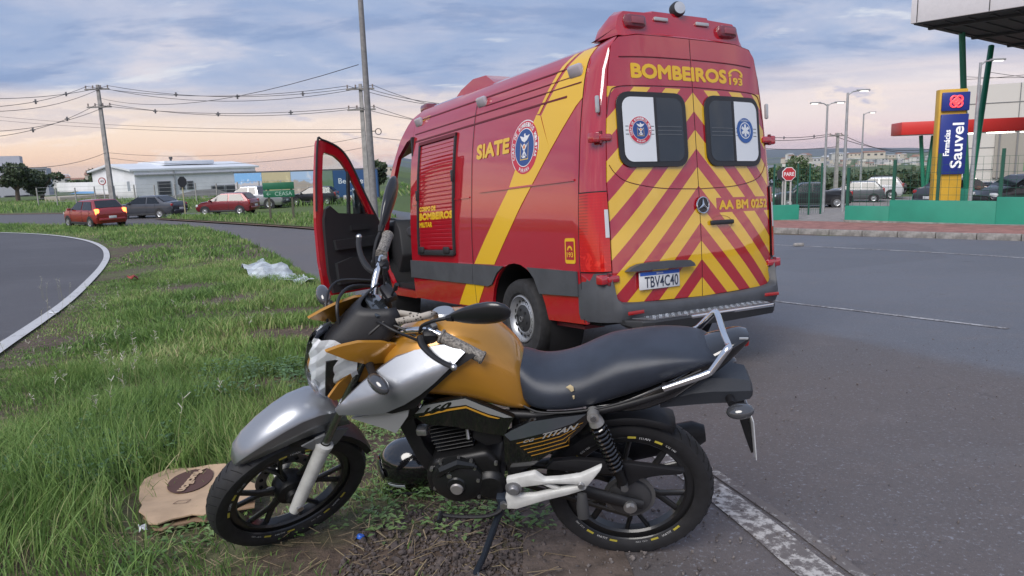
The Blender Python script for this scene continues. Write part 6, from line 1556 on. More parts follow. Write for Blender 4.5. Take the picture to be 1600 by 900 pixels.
zv = [.952, .972, .998, 1.025, 1.052, 1.078, 1.098]; wv = [.092, .106, .116, .116, .106, .090, .068]; xv = [1.098, 1.082, 1.052, 1.016, .976, .940, .91]
mb = MB(SM); mb.loft(fsurf(zv, wv, xv, 0, .004, .145), closed=False); vs_ = P('visor', mb, b_matt, None, 24); mo = vs_.modifiers.new('thick', 'SOLIDIFY'); mo.thickness = .005
mb = MB(SM); mb.tube([(1.092, .075*(-1+2*i/8), 1.035-.012*abs(-1+2*i/8)) if False else (1.056-.145*abs(-1+2*i/8)**1.8*.80, .085*(-1+2*i/8), 1.000) for i in range(9)], .004, 5); mb.build('visor_step', b_matt, vs_)
def cow(s): return lambda u, v, q: SM @ Vector((u, s*(.128-(u-.82)*.16+q-.35*max(0, v-.99)), v))
for s in (1, -1):
    tp = 0. if s > 0 else .03
    panel('cowl_panel', [(1.078, 1.040+tp), (1.03, 1.044+tp), (.97, 1.040+tp), (.90, 1.018+tp), (.836, .985+tp*.5), (.775, .945), (.80, .932), (.862, .914), (.96, .940), (1.02, .990)], cow(s), b_gold, bike, .012, 0, (.85, .9, .95, 1.), (.97, 1.0, 1.02))
    panel('cowl_panel', [(1.105, .815), (1.06, .875), (.995, .922), (.90, .905), (.935, .83), (1.03, .79), (1.09, .79)], cow(s), b_gold, bike, .010, -.012, (.95, 1., 1.05), (.85,))
    panel('cowl_inner', [(1.11, .80), (1.08, .97), (.80, .93), (.86, .80)], cow(s), b_matt, bike, .006, -.03)
    # turn signals
    mb = MB(SM); mb.tube([(.95, s*.10, .93), (.965, s*.17, .955), (.968, s*.20, .965)], [.016, .013, .016], 10); ts = P('turn_signal', mb, b_matt)
    mb = MB(SM); bmx = bmesh.new(); bmesh.ops.create_uvsphere(bmx, u_segments=16, v_segments=10, radius=1); bmx.transform(Matrix.Translation((.972, s*.238, .975)) @ Matrix.Rotation(s*.2, 4, 'Z') @ Matrix.Diagonal((.026, .050, .026, 1))); mb.bm(bmx); mb.build('signal_lens', mat('signal_smoke', (.05, .052, .058), .12, coat=1.), ts)
mb = MB(SM); mb.box((.885, 0, 1.03), (.10, .17, .06), .02, Matrix.Rotation(.5, 3, 'Y')); cl_ = P('instrument', mb, b_matt)
mb = MB(SM); mb.box((.855, 0, 1.065), (.012, .13, .075), .006, Matrix.Rotation(1.0, 3, 'Y')); mb.build('display', mat('lcd', (.03, .035, .04), .1, coat=1.), cl_)
# ---- handlebar, grips, levers, mirrors
for s in (1, -1):
    bar = catmull([(.862, 0, .985), (.855, s*.055, .985), (.838, s*.095, 1.01), (.805, s*.14, 1.045), (.755, s*.20, 1.070), (.700, s*.28, 1.054), (.655, s*.352, 1.034)], 5)
    mb = MB(SM); mb.tube(bar, .0112, 12); hb_ = P('handlebar', mb, m_chrome)
    g0, g1 = Vector((.737, s*.232, 1.066)), Vector((.650, s*.362, 1.032))
    mb = MB(SM); d_ = (g1-g0); mb.tube([g0+d_*t for t in (0, .04, .06, .5, .94, .96, 1.)], [.025, .025, .020, .020, .020, .0235, .021], 16); gr = mb.build('grip', b_grip, hb_)
    mb = MB(SM); mb.tube([g0+d_*(.08+.84*k/60)+(Vector((0, .0195*math.cos(k*2.1), .0195*math.sin(k*2.1))) ) for k in range(61)], .0022, 4); mb.build('grip_ribs', b_grip, gr)
    mb = MB(SM); mb.box(Vector((.757, s*.198, 1.052)), (.05, .06, .055), .014, Matrix.Rotation(-s*.5, 3, 'Z')); sw = mb.build('switch_box', b_matt, hb_)
    mb = MB(SM); mb.box((.740, s*.193, 1.082), (.02, .02, .014), .004); mb.box((.732, s*.213, 1.052), (.016, .016, .02), .004); mb.build('switch', mat('switch_grey', (.12, .12, .125), .5), sw)
    mb = MB(SM); mb.tube(catmull([(.785, s*.185, 1.045), (.798, s*.22, 1.046), (.795, s*.28, 1.052), (.78, s*.335, 1.060), (.763, s*.368, 1.065)], 4), [.013, .011, .009, .008, .009], 8, flat=(.8, 1.2)); lv = mb.build('lever', b_matt, hb_)
    mb = MB(SM); mb.box((.763, s*.370, 1.065), (.022, .022, .022), .01, None, 3); mb.build('lever_ball', b_bolt, lv)
    mb = MB(SM); mb.tube(catmull([(.785, s*.175, 1.055), (.78, s*.19, 1.10), (.75, s*.225, 1.14), (.715, s*.255, 1.160)], 4), .0058, 8); mr = P('mirror', mb, b_matt)
    ma, mz = Vector((.712, s*.258, 1.163)), Vector((.578, s*.402, 1.253)); md = mz-ma
    mb = MB(SM); mb.tube([ma+md*t for t in (0, .08, .2, .35, .52, .7, .85, .95, 1.)], [.011, .017, .025, .032, .037, .038, .033, .022, .006], 20, flat=(1.12, .55))
    ms_ = mb.build('mirror_shell', mat('mirror_black', (.014, .015, .018), .3, coat=.4), mr)
    mb = MB(SM); mb.tube([(.720, s*.250, 1.157), (.705, s*.266, 1.168)], [.009, .014], 8); mb.build('mirror_neck', b_matt, ms_)
mb = MB(SM); mb.box((.862, 0, .985), (.05, .12, .05), .012); P('bar_clamp', mb, m_alloy)
mb = MB(SM); mb.box((.80, -.03, 1.075), (.04, .075, .03), .01); mb.box((.81, -.03, 1.03), (.03, .03, .08), .01); pm_ = P('phone_mount', mb, b_matt)
for s in (1, -1):
    mb = MB(SM); mb.tube([(.80, -.03+s*.03, 1.09), (.79, -.03+s*.042, 1.125)], .004, 6); mb.tube([(.79, -.03+s*.042, 1.122), (.784, -.03+s*.048, 1.148)], .008, 8); mb.build('clamp_finger', b_matt, pm_)
# control cables
for pts, r in (([(.80, .19, 1.04), (.86, .14, 1.075), (.89, .06, 1.06), (.90, .0, .95), (.88, -.02, .80)], .005), ([(.79, .17, 1.03), (.84, .10, 1.05), (.87, .03, 1.0), (.86, .02, .80)], .005), ([(.80, -.20, .995), (.92, -.22, 1.03), (1.0, -.12, 1.03), (1.02, -.05, .90)], .005), ([(.79, -.17, .985), (.90, -.14, 1.06), (.98, -.05, 1.08), (1.0, .03, .95)], .006), ([(.83, .06, 1.0), (.88, .10, .97), (.93, .09, .90), (.90, .06, .78)], .006)):
    mb = MB(SM); mb.tube(catmull(pts, 6), r, 7); P('control_cable', mb, b_matt)
# ---- tank and bodywork
def superloft(st, n=20, e=2.6, e2=None):
    """stations (x, z0, z1, w, bulge): rounded sections"""
    secs = []
    for (x, z0, z1, w, zw) in st:
        sec = []
        for k in range(n):
            a = 2*PI*k/n; c_, s_ = math.cos(a), math.sin(a)
            y = math.copysign(abs(c_)**(2/e), c_)*w; zz_ = math.copysign(abs(s_)**(2/e), s_)
            z = zw+(z1-zw)*zz_ if zz_ > 0 else zw+(zw-z0)*zz_
            sec.append((x, y, z))
        secs.append(sec)
    return secs
def smooth_st(st, n=4): 
    out = []
    for a in zip(*[catmull([(s_[0], s_[i], 0) for s_ in st], n) for i in range(1, len(st[0]))]): out.append((a[0].x,)+tuple(q.y for q in a))
    return out
tank = [(.328, .702, .735, .075, .715), (.345, .698, .80, .100, .72), (.375, .696, .895, .120, .74), (.42, .700, .955, .136, .77), (.48, .715, 1.005, .148, .81), (.55, .735, 1.028, .156, .84), (.62, .748, 1.030, .158, .85), (.70, .752, 1.012, .154, .86), (.76, .770, .985, .140, .87), (.82, .81, .945, .105, .88), (.86, .85, .90, .05, .88)]
mb = MB(); mb.loft(superloft(smooth_st(tank), 28, 2.3)); tk = P('fuel_tank', mb, b_gold, None, 60)
mb = MB(); mb.lathe([(0, .012), (.034, .012), (.040, .006), (.042, 0)], (.63, 0, 1.028), (0, 0, 1), 24); mb.build('filler_cap', m_alloy, tk)
mb = MB(); mb.lathe([(0, .004), (.006, .003), (.008, 0)], (.333, .118, .712), (0, 1, 0), 8); P('screw', mb, b_bolt)
seat = [(.392, .83, .862, .055, .84), (.380, .775, .872, .090, .80), (.350, .722, .862, .118, .76), (.30, .708, .838, .136, .75), (.24, .708, .836, .144, .755), (.17, .716, .856, .147, .77), (.10, .732, .892, .146, .80), (.04, .748, .915, .143, .83), (-.04, .776, .926, .138, .86), (-.12, .812, .930, .132, .885), (-.20, .850, .925, .122, .895), (-.255, .876, .912, .105, .895), (-.288, .885, .895, .07, .89)]
mb = MB(); mb.loft(superloft(smooth_st(seat), 28, 2.8)); st_ = P('seat', mb, b_seat, None, 60)
for pts in ([(.205, .138, .805), (.215, .137, .812), (.200, .136, .822), (.190, .138, .815), (.188, .139, .800), (.197, .140, .796)], [(.187, .143, .785), (.194, .143, .783), (.191, .142, .768), (.186, .143, .772)]):
    mb = MB(); c_ = sum((Vector(p) for p in pts), Vector())/len(pts); mb._add([tuple(Vector(p)+Vector((0, .006, .012))) for p in pts]+[tuple(c_+Vector((0, .009, .014)))], [(i, (i+1) % len(pts), len(pts)) for i in range(len(pts))]); mb.build('seat_tear', mat('foam_cream', (.55, .45, .27), .9), st_)
mb = MB(); mb.tube(catmull([(.36, .121, .735), (.30, .140, .722), (.18, .150, .733), (.04, .148, .765), (-.10, .138, .822), (-.22, .122, .875)], 5), .004, 6); mb.build('seat_piping', b_matt, st_)
tail = [(.15, .690, .735, .105, .71), (.05, .688, .755, .112, .72), (-.04, .694, .80, .115, .74), (-.13, .722, .85, .110, .79), (-.21, .772, .895, .098, .85), (-.29, .828, .930, .080, .89), (-.35, .89, .952, .058, .925), (-.383, .928, .950, .035, .94)]
mb = MB(); mb.loft(superloft(smooth_st(tail), 24, 2.8)); P('tail_cowl', mb, b_gloss, None, 60)
mb = MB(); mb.box((-.372, 0, .925), (.025, .075, .03), .01); P('tail_lamp', mb, m_tail)
mb = MB(); mb.box((-.362, .045, .949), (.028, .003, .006)); P('tail_decal', mb, mat('decal_grey', (.4, .42, .45), .4))
rail = [(-.10, .148, .822), (-.17, .150, .852), (-.232, .149, .878), (-.250, .146, .892), (-.290, .132, .950), (-.300, .122, .958), (-.304, .10, .955), (-.304, 0, .948)]
mb = MB(); rp = catmull(rail+[(a, -b, c) for a, b, c in rail[-2::-1]], 4); mb.tube(rp, .0115, 12); P('grab_rail', mb, m_chrome)
for s in (1, -1):
    mb = MB(); mb.box((-.12, s*.14, .828), (.05, .022, .02), .006); mb.cyl((-.19, s*.12, .85), (-.19, s*.15, .855), .008); P('rail_mount', mb, b_matt)
# silver shrouds, black inner parts, lower wings
def shr(s): return lambda u, v, q: Vector((u, s*(.155+.035*math.sin(max(0, min(1, (u-.5)/.5))*PI*.62)-.95*max(0, v-(.775+(.985-u)*.385))-.18*max(0, (.755+(.985-u)*.30)-v)+q), v))
for s in (1, -1):
    panel('shroud', [(.988, .772), (.94, .815), (.895, .852), (.83, .898), (.776, .931), (.70, .960), (.62, .977), (.575, .982), (.535, .966), (.555, .948), (.588, .918), (.64, .868), (.694, .823), (.75, .786), (.823, .752), (.90, .747), (.978, .750)], shr(s), b_silver, bike, .016, 0, (.55, .58, .61, .64, .67, .7, .73, .76, .8, .83, .86, .9, .93, .96), (.77, .79, .81, .83, .85, .87, .89, .91, .93, .95))
    panel('shroud_trim', [(.52, .965), (.60, .925), (.70, .835), (.79, .775), (.83, .75), (.80, .742), (.72, .76), (.66, .83), (.57, .91), (.50, .955)], shr(s), b_matt, bike, .010, -.004, (.6, .7, .8), (.85, .9))
    panel('shroud_wing', [(.945, .722), (.90, .732), (.82, .747), (.742, .760), (.752, .722), (.805, .645), (.845, .672)], shr(s), mat('wing_silver', (.50, .51, .53), .33, .4, coat=.5), bike, .014, -.014, (.8, .9), (.70,))
    panel('shroud_inner', [(.96, .75), (.74, .79), (.71, .70), (.80, .66), (.93, .73)], shr(s), b_matt, bike, .006, -.035)
    # side cover band with number, side panel
    sc = lambda u, v, q, s=s: Vector((u, s*(.150-.06*max(0, u-.62)+q-.10*abs(u-.5)*.3), v))
    cv_ = panel('side_cover', [(.745, .700), (.70, .752), (.62, .772), (.552, .788), (.47, .748), (.392, .706), (.43, .63), (.49, .640), (.60, .665), (.70, .668)], sc, b_gloss, bike, .02, -.022, (.5, .6, .7), (.70,))
    panel('cover_stripe', [(.735, .712), (.700, .748), (.62, .768), (.552, .783), (.47, .744), (.398, .7075), (.425, .7065), (.475, .722), (.552, .758), (.63, .744), (.695, .722)], sc, mat('stripe_silver', (.42, .43, .44), .35, .5), cv_, .001, .0005, (.5, .6, .7))
    panel('cover_line', [(.722, .700), (.69, .715), (.62, .738), (.552, .752), (.475, .716), (.44, .704), (.448, .7025), (.478, .710), (.552, .745), (.62, .731), (.69, .708)], sc, mat('line_gold', (.50, .26, .03), .4), cv_, .001, .0008, (.5, .6, .7))
    spf = lambda u, v, q, s=s: Vector((u, s*(.135+.012*math.sin(max(0, min(1, (u-.12)/.32))*PI)+q), v))
    spn = panel('side_panel', [(.432, .632), (.40, .656), (.335, .696), (.24, .715), (.150, .724), (.126, .712), (.17, .655), (.228, .603), (.30, .545), (.345, .505), (.415, .462), (.436, .52)], spf, b_gloss, bike, .02, -.012, (.2, .25, .3, .35, .4), (.55, .6, .65, .70))
    panel('panel_band', [(.43, .634), (.40, .657), (.335, .696), (.24, .714), (.150, .722), (.19, .690), (.28, .655), (.36, .628), (.41, .612)], spf, mat('band_gloss', (.10, .115, .135), .06, .4, coat=1.), spn, .001, .0095, (.2, .3, .4))
    for k in range(5): panel('panel_pin_stripe', [(.39-.012*k, .603-.012*k), (.25-.010*k, .650-.012*k), (.16-.0*k+.012*k, .690-.014*k), (.162+.012*k, .6875-.014*k), (.25-.010*k, .6465-.012*k), (.388-.012*k, .6005-.012*k)], spf, mat('pin_gold', (.34, .17, .02), .4), spn, .0005, .0095, (.2, .3))
    if s == 1:
        text('lettering', '160', (-.715, .716, -.60, .744), lambda u, v, q: sc(-u, v+(-u-.66)*-.36+.006, q), b_gloss, cv_, .0022, bold=.04, shear=.5)
        text('lettering', 'TITAN', (-.300, .640, -.175, .660), lambda u, v, q: spf(-u, v+(.30+u)*.33-.012, q), mat('letter_silver', (.5, .5, .5), .3, .5), spn, .0115, bold=.03, shear=.5)
        text('lettering', 'CG', (-.365, .620, -.325, .632), lambda u, v, q: spf(-u, v+(.36+u)*.33-.012, q), MATS['letter_silver'], spn, .0115, bold=.02, shear=.4)
# ---- frame, engine, exhaust
mb = MB()
mb.tube(catmull([(.90, 0, .90), (.86, .0, .76), (.81, .0, .62), (.745, .02, .46), (.70, .03, .38)], 5), .021, 12); P('down_tube', mb, b_matt)
for s in (1, -1):
    mb = MB(); mb.tube(catmull([(.88, s*.03, .88), (.70, s*.08, .74), (.45, s*.11, .70), (.15, s*.115, .705), (-.12, s*.10, .78), (-.25, s*.07, .85)], 5), .014, 10); mb.tube([(.45, s*.11, .70), (.42, s*.10, .55), (.42, s*.09, .36)], .016, 10); P('frame_tube', mb, b_matt)
mb = MB(); mb.prism([(.77, .66), (.83, .62), (.775, .45), (.72, .36), (.68, .40), (.74, .52)], -.06, .06, .008); P('engine_hanger', mb, b_matt)
eng = empty('engine', (0, 0, 0)); eng.parent = bike
mb = MB(); mb.prism([(.46, .345), (.50, .318), (.66, .318), (.725, .36), (.735, .43), (.70, .50), (.60, .52), (.50, .545), (.455, .50)], -.115, .125, .022, seg=3); mb.build('crankcase', b_eng, eng, 35)
ca = Vector((-.18, 0, 1)).normalized() if False else Vector((.22, 0, .975)).normalized()
c0_ = Vector((.615, 0, .50))
for k in range(10):
    p = c0_+ca*(.012+.0155*k); mb = MB(); mb.box(p, (.150-.004*abs(k-4), .165, .0045), .001, Matrix.Rotation(.22, 3, 'Y'), 1); mb.build('cooling_fin', mat('fin_black', (.020, .020, .021), .4, .4), eng, 0)
mb = MB(); mb.cyl(c0_, c0_+ca*.17, .058, n=20); mb.build('cylinder', b_eng, eng)
mb = MB(); mb.box(c0_+ca*.195, (.14, .15, .07), .02, Matrix.Rotation(.22, 3, 'Y')); mb.box(c0_+ca*.235, (.10, .12, .04), .015, Matrix.Rotation(.22, 3, 'Y')); mb.build('cylinder_head', b_eng, eng)
mb = MB(); mb.lathe([(.0, .046), (.030, .046), (.034, .040), (.078, .032), (.092, .020), (.096, .0)], (.612, .120, .425), (0, 1, 0), 36); ec = mb.build('engine_cover', mat('cover_black', (.016, .017, .018), .32, .3), eng, 35)
mb = MB(); mb.lathe([(.0, .006), (.020, .006), (.024, 0)], (.612, .166, .412), (0, 1, 0), 20); mb.build('inspection_cap', mat('cap_alloy', (.30, .285, .28), .5, .6), ec)
mb = MB(); mb.lathe([(.0, .006), (.009, .005), (.011, 0)], (.636, .155, .462), (0, 1, 0), 14); mb.build('timing_plug', b_bolt, ec)
mb = MB(); mb.tube([(.69, .135, .44), (.66, .150, .485), (.60, .150, .515), (.545, .145, .50)], [.012, .02, .02, .012], 8); mb.build('cover_rib', MATS['cover_black'], eng)
mb = MB(); mb.lathe([(.0, .024), (.045, .022), (.060, .010), (.064, 0)], (.495, .122, .40), (0, 1, 0), 28); mb.build('sprocket_cover', b_eng, eng, 35)
mb = MB(); mb.prism([(.44, .65), (.53, .66), (.55, .60), (.50, .565), (.44, .58)], .03, .125, .012); mb.build('carburettor', b_matt, eng)
for (x, z, y) in ((.60, .528, .142), (.556, .516, .142), (.545, .487, .142), (.666, .507, .14), (.705, .47, .13), (.70, .385, .13), (.54, .36, .14), (.47, .50, .13), (.535, .44, .15), (.585, .345, .14), (.66, .345, .14)):
    mb = MB(); mb.cyl((x, y-.01, z), (x, y+.006, z), .0065, n=6); mb.build('bolt', b_bolt, eng)
mb = MB(); mb.tube([(.545, .06, .655), (.565, .11, .64), (.56, .125, .60)], .006, 6); mb.build('breather_hose', m_alloy, eng)
mb = MB(); mb.box((.735, .075, .60), (.04, .04, .03), .008); mb.build('sensor', m_alloy, eng)
mb = MB(); mb.tube(catmull([(.70, -.02, .62), (.80, -.05, .58), (.78, -.10, .38), (.66, -.13, .28), (.40, -.15, .27), (.20, -.165, .30)], 6), .019, 12); ex = P('exhaust', mb, b_matt)
mb = MB(); mb.tube([(.24, -.165, .295), (.20, -.17, .30), (-.02, -.18, .345), (-.26, -.19, .40), (-.30, -.19, .405)], [.022, .048, .052, .048, .030], 18, flat=(1.2, .85)); mb.build('silencer', b_matt, ex)
# ---- swingarm, chain, shock absorbers
for s in (1, -1):
    mb = MB(); mb.tube([(.43, s*.085, .435), (.25, s*.10, .385), (.02, s*.105, .318), (-.045, s*.105, .305)], [.020, .022, .020, .016], 12, flat=(1.2, .8)); sw_ = P('swingarm', mb, b_matt)
    mb = MB(); mb.cyl((0, s*.095, RW), (0, s*.138, RW), .0165, n=6); mb.cyl((0, s*.10, RW), (0, s*.128, RW), .024, n=16); mb.build('axle_nut', b_bolt, sw_)
    # shock
    a, b_ = Vector((.127, s*.158, .728)), Vector((.022, s*.135, .415)); d_ = b_-a; n_ = d_.normalized(); e1 = n_.cross(Vector((0, 1, 0))).normalized(); e2 = n_.cross(e1)
    mb = MB(); mb.tube([a+d_*.05, a+d_*.60], .016, 12); mb.tube([a+d_*.55, a+d_*.95], .018, 12); sk = P('shock_absorber', mb, b_eng)
    mb = MB(); mb.tube([a+d_*(.13+.60*k/120)+e1*.0245*math.cos(k*2*PI*11/120)+e2*.0245*math.sin(k*2*PI*11/120) for k in range(121)], .0052, 7); mb.build('spring', b_gloss, sk)
    mb = MB(); mb.cyl(a+Vector((0, -s*.02, 0)), a+Vector((0, s*.022, 0)), .020, n=16); mb.tube([a, a+d_*.07, a+d_*.12], [.018, .024, .026], 14); mt = mb.build('shock_mount', mat('mount_alloy', (.48, .48, .47), .35, .7), sk)
    mb = MB(); mb.cyl(a+Vector((0, s*.018, 0)), a+Vector((0, s*.030, 0)), .010, n=10); mb.cyl(b_+Vector((0, -s*.02, 0)), b_+Vector((0, s*.02, 0)), .013, n=12); mb.tube([b_, b_-d_*.2], [.012, .014], 10); mb.build('shock_end', mat('shock_grey', (.16, .16, .165), .4, .6), sk)
mb = MB(); mb.prism([(.30, .462), (.27, .497), (.19, .505), (.0, .490), (-.183, .466), (-.188, .455), (-.17, .446), (-.10, .440), (-.035, .425), (.03, .37), (.05, .39), (.03, .44), (.15, .448)], .088, .112, .004); P('chain_guard', mb, b_matt)
for dz_, zz in ((.092, .045), (-.092, -.035)):
    mb = MB(); mb.tube([(0, .063, RW+dz_), (.44, .063, .405+zz)], .0085, 6, flat=(1.2, .7)); ch_ = P('chain', mb, mat('chain_steel', (.06, .055, .05), .5, .7))
# ---- foot controls
fp_ = lambda pts, y0, y1, bv=.006: MB().prism(pts, y0, y1, bv)
ft = P('foot_bracket', fp_([(.430, .478), (.38, .492), (.327, .507), (.312, .494), (.295, .479), (.24, .484), (.174, .497), (.14, .515), (.098, .540), (.106, .520), (.135, .475), (.150, .452), (.20, .462), (.28, .462), (.36, .448), (.425, .436)], .165, .192), b_white)
fp_([(.425, .445), (.438, .395), (.432, .368), (.438, .347), (.40, .346), (.30, .386), (.22, .412), (.155, .438), (.150, .458), (.20, .448), (.27, .428), (.33, .410), (.385, .405), (.385, .44)], .165, .190).build('foot_bracket_arm', b_white, ft)
fp_([(.31, .455), (.285, .455), (.235, .432), (.25, .425)], .168, .184, .003).build('foot_bracket_web', b_white, ft)
mb = MB(); mb.lathe([(0, .014), (.014, .014), (.019, .008), (.020, 0), (.028, -.002), (.030, -.01)], (.405, .196, .441), (0, 1, 0), 20); mb.build('peg_pivot', mat('pivot_grey', (.22, .22, .23), .4, .5), ft)
mb = MB(); mb.tube([(.168, .215, .445), (.167, .232, .405), (.164, .240, .362)], [.014, .019, .018], 12, flat=(.8, 1.1)); mb.build('pillion_peg', mat('peg_rubber', (.035, .035, .037), .7), ft)
mb = MB(); mb.lathe([(0, .01), (.010, .01), (.013, 0)], (.172, .192, .462), (0, 1, 0), 12); mb.build('peg_bolt', b_bolt, ft)
mb = MB(); mb.tube(catmull([(.43, .15, .40), (.45, .18, .345), (.50, .20, .325), (.60, .20, .318), (.67, .20, .325)], 4), .0075, 8); mb.tube([(.672, .19, .325), (.672, .235, .325)], .010, 8); P('gear_lever', mb, b_matt)
mb = MB(); mb.prism([(.475, .38), (.43, .38), (.42, .335), (.455, .325)], .12, .175, .006); stn = P('side_stand', mb, mat('stand_steel', (.035, .045, .065), .4, .5))
mb = MB(); mb.tube([(.448, .165, .355), (.475, .178, .29), (.53, .205, .14), (.572, .225, .055)], [.016, .013, .012, .012], 10); mb.box((.582, .228, .044), (.065, .035, .012), .004, Matrix.Rotation(.25, 3, 'X')); mb.build('stand_leg', MATS['stand_steel'], stn)
mb = MB(); mb.cyl((.446, .15, .358), (.446, .19, .358), .014, n=6); mb.tube([(.56, .21, .075), (.545, .245, .08)], .006, 6); mb.build('stand_pivot', b_bolt, stn)
# ---- rear mudguard, plate holder, rear signals
secs = []
for (x, zt, zb, w) in ((-.10, .745, .70, .075), (-.20, .795, .715, .080), (-.27, .805, .722, .080), (-.34, .803, .724, .078), (-.392, .792, .735, .072), (-.402, .775, .742, .062)):
    secs.append([(x, w, zb), (x, w, zb+(zt-zb)*.55), (x, w*.7, zt), (x, -w*.7, zt), (x, -w, zb+(zt-zb)*.55), (x, -w, zb)])
mb = MB(); mb.loft(secs); P('rear_mudguard', mb, mat('mudguard_grey', (.030, .034, .042), .45, bump=.1, bscale=200), None, 25)
mb = MB(); mb.prism([(-.33, .73), (-.375, .73), (-.405, .62), (-.428, .50), (-.420, .492), (-.395, .56), (-.365, .65)], -.05, .05, .004); ph_ = P('plate_holder', mb, b_matt)
mb = MB(); mb.box((-.418, 0, .575), (.004, .18, .16), .002, Matrix.Rotation(.14, 3, 'Y')); mb.build('number_plate', m_plate, ph_)
for s in (1, -1):
    mb = MB(); mb.tube([(-.325, s*.06, .742), (-.325, s*.12, .745)], [.016, .013], 10); ts = P('turn_signal', mb, b_matt)
    mb = MB(); bmx = bmesh.new(); bmesh.ops.create_uvsphere(bmx, u_segments=16, v_segments=10, radius=1); bmx.transform(Matrix.Translation((-.345, s*.155, .742)) @ Matrix.Rotation(.15, 4, 'Y') @ Matrix.Diagonal((.045, .032, .024, 1))); mb.bm(bmx); mb.build('signal_lens', MATS['signal_smoke'], ts)
secs = []
for k in range(7):
    a = math.radians(62+60*k/6); r = .335; h = [(r-.02, .066), (r, .055), (r+.006, 0)]
    secs.append([(q*math.cos(a), y, RW+q*math.sin(a)) for q, y in h]+[(q*math.cos(a), -y, RW+q*math.sin(a)) for q, y in h[-2::-1]])
secs = [[(-x, y, z) for x, y, z in q] for q in secs]
mb = MB(); mb.loft(secs, closed=False); q_ = P('inner_mudguard', mb, b_matt, None, 50); mo = q_.modifiers.new('thick', 'SOLIDIFY'); mo.thickness = .003
# ------------------------------------------------------------------ things lying about
# lanyard looped over the left handlebar
def strap(pts, w, up):
    P_ = catmull(pts, 8); vs = []; fs = []
    for i, p in enumerate(P_):
        t = (P_[min(i+1, len(P_)-1)]-P_[max(i-1, 0)]).normalized(); n_ = t.cross(Vector(up)).normalized()*w/2
        vs += [p+n_, p-n_]
    for i in range(len(P_)-1): fs.append((2*i, 2*i+1, 2*i+3, 2*i+2))
    mb = MB(BM @ SM); mb._add(vs, fs); return mb
mb = strap([(.83, .02, 1.03), (.835, .08, 1.05), (.81, .13, 1.09), (.775, .165, 1.115), (.745, .18, 1.125), (.725, .175, 1.11), (.72, .15, 1.07), (.74, .10, 1.04), (.79, .04, 1.03), (.84, -.02, 1.02)], .024, (.5, .6, .4))
def strap_mat():
    m = bpy.data.materials.new('strap_print'); m.use_nodes = True; t = NT(m.node_tree); b = t.n['Principled BSDF']
    o = t.new('ShaderNodeTexCoord').outputs['Object']; v = t.new('ShaderNodeTexVoronoi', feature='F1'); v.inputs['Scale'].default_value = 85; t.l.new(o, v.inputs['Vector'])
    t.l.new(t.mix(t.step(v.outputs['Distance'], .28, .36), (.06, .055, .05), (.40, .37, .33)), b.inputs['Base Color']); b.inputs['Roughness'].default_value = .85; return m
la = mb.build('lanyard', strap_mat(), None, 60); mo = la.modifiers.new('thick', 'SOLIDIFY'); mo.thickness = .0015; tag(la, 'grey patterned key strap looped over the handlebar by the left grip', 'strap')
# helmet on the ground behind the engine
hc = gp(628, 778); hM = Matrix.Translation((hc.x+.03, hc.y+.10, hc.z+.125)) @ Matrix.Rotation(2.75, 4, 'Z') @ Matrix.Rotation(.10, 4, 'Y')
hel = empty('helmet', M=hM); tag(hel, 'glossy black motorcycle helmet with white trim lying behind the engine', 'helmet')
bmx = bmesh.new(); bmesh.ops.create_uvsphere(bmx, u_segments=40, v_segments=28, radius=1)
for v in bmx.verts:
    x, y, z = v.co
    s = Vector((x*.155, y*.120, z*.128))
    if z < -.45: s.x *= 1+.10*(-.45-z)/.55*(1 if x > 0 else .2); s.z *= .93; s.y *= 1-.12*(-.45-z)
    if x > .75 and abs(z+.05) < .45: s.x *= .985
    v.co = s
bmesh.ops.bisect_plane(bmx, geom=bmx.verts[:]+bmx.edges[:]+bmx.faces[:], plane_co=(0, 0, -.105), plane_no=(0, 0, -1), clear_outer=True)
mb = MB(); mb.bm(bmx); mb.build('shell', b_gloss, hel, 60)
def hs(u, v, q): 
    c = Vector((math.cos(v)*math.cos(u)*.155, math.cos(v)*math.sin(u)*.120, math.sin(v)*.128)); return c*(1+q/.13)
panel('visor', [(-.85, -.42), (.85, -.42), (.95, .10), (.75, .36), (-.75, .36), (-.95, .10)], hs, mat('visor_smoke', (.010, .011, .013), .05, coat=1.), hel, .003, .003, [k*.15 for k in range(-6, 7)], (-.3, -.15, 0, .15, .25))
for s in (1, -1):
    panel('side_stripe', [(s*1.0, -.62), (s*1.75, -.62), (s*1.75, -.50), (s*1.0, -.50)], hs, v_white, hel, .002, .002, [s*1.2, s*1.4, s*1.6], ())
    mb = MB(); p = hs(s*1.0, -.08, .004); mb.lathe([(0, .008), (.020, .006), (.024, 0)], p, p.normalized(), 16); mb.build('visor_pivot', b_matt, hel)
panel('chin_stripe', [(-.5, -.72), (.5, -.72), (.5, -.66), (-.5, -.66)], hs, v_white, hel, .002, .002, [-.3, -.1, .1, .3], ())
mb = MB(); p = hs(.35, -.80, .003); mb.box(p, (.02, .025, .012), .004); mb.build('vent', mat('vent_amber', (.5, .25, .03), .4), hel)
mb = MB(); mb.tube([(.135*math.cos(a*PI/16)*.98, .104*math.sin(a*PI/16), -.105) for a in range(32)], .008, 6, closed=True); mb.build('rim_trim', b_matt, hel)
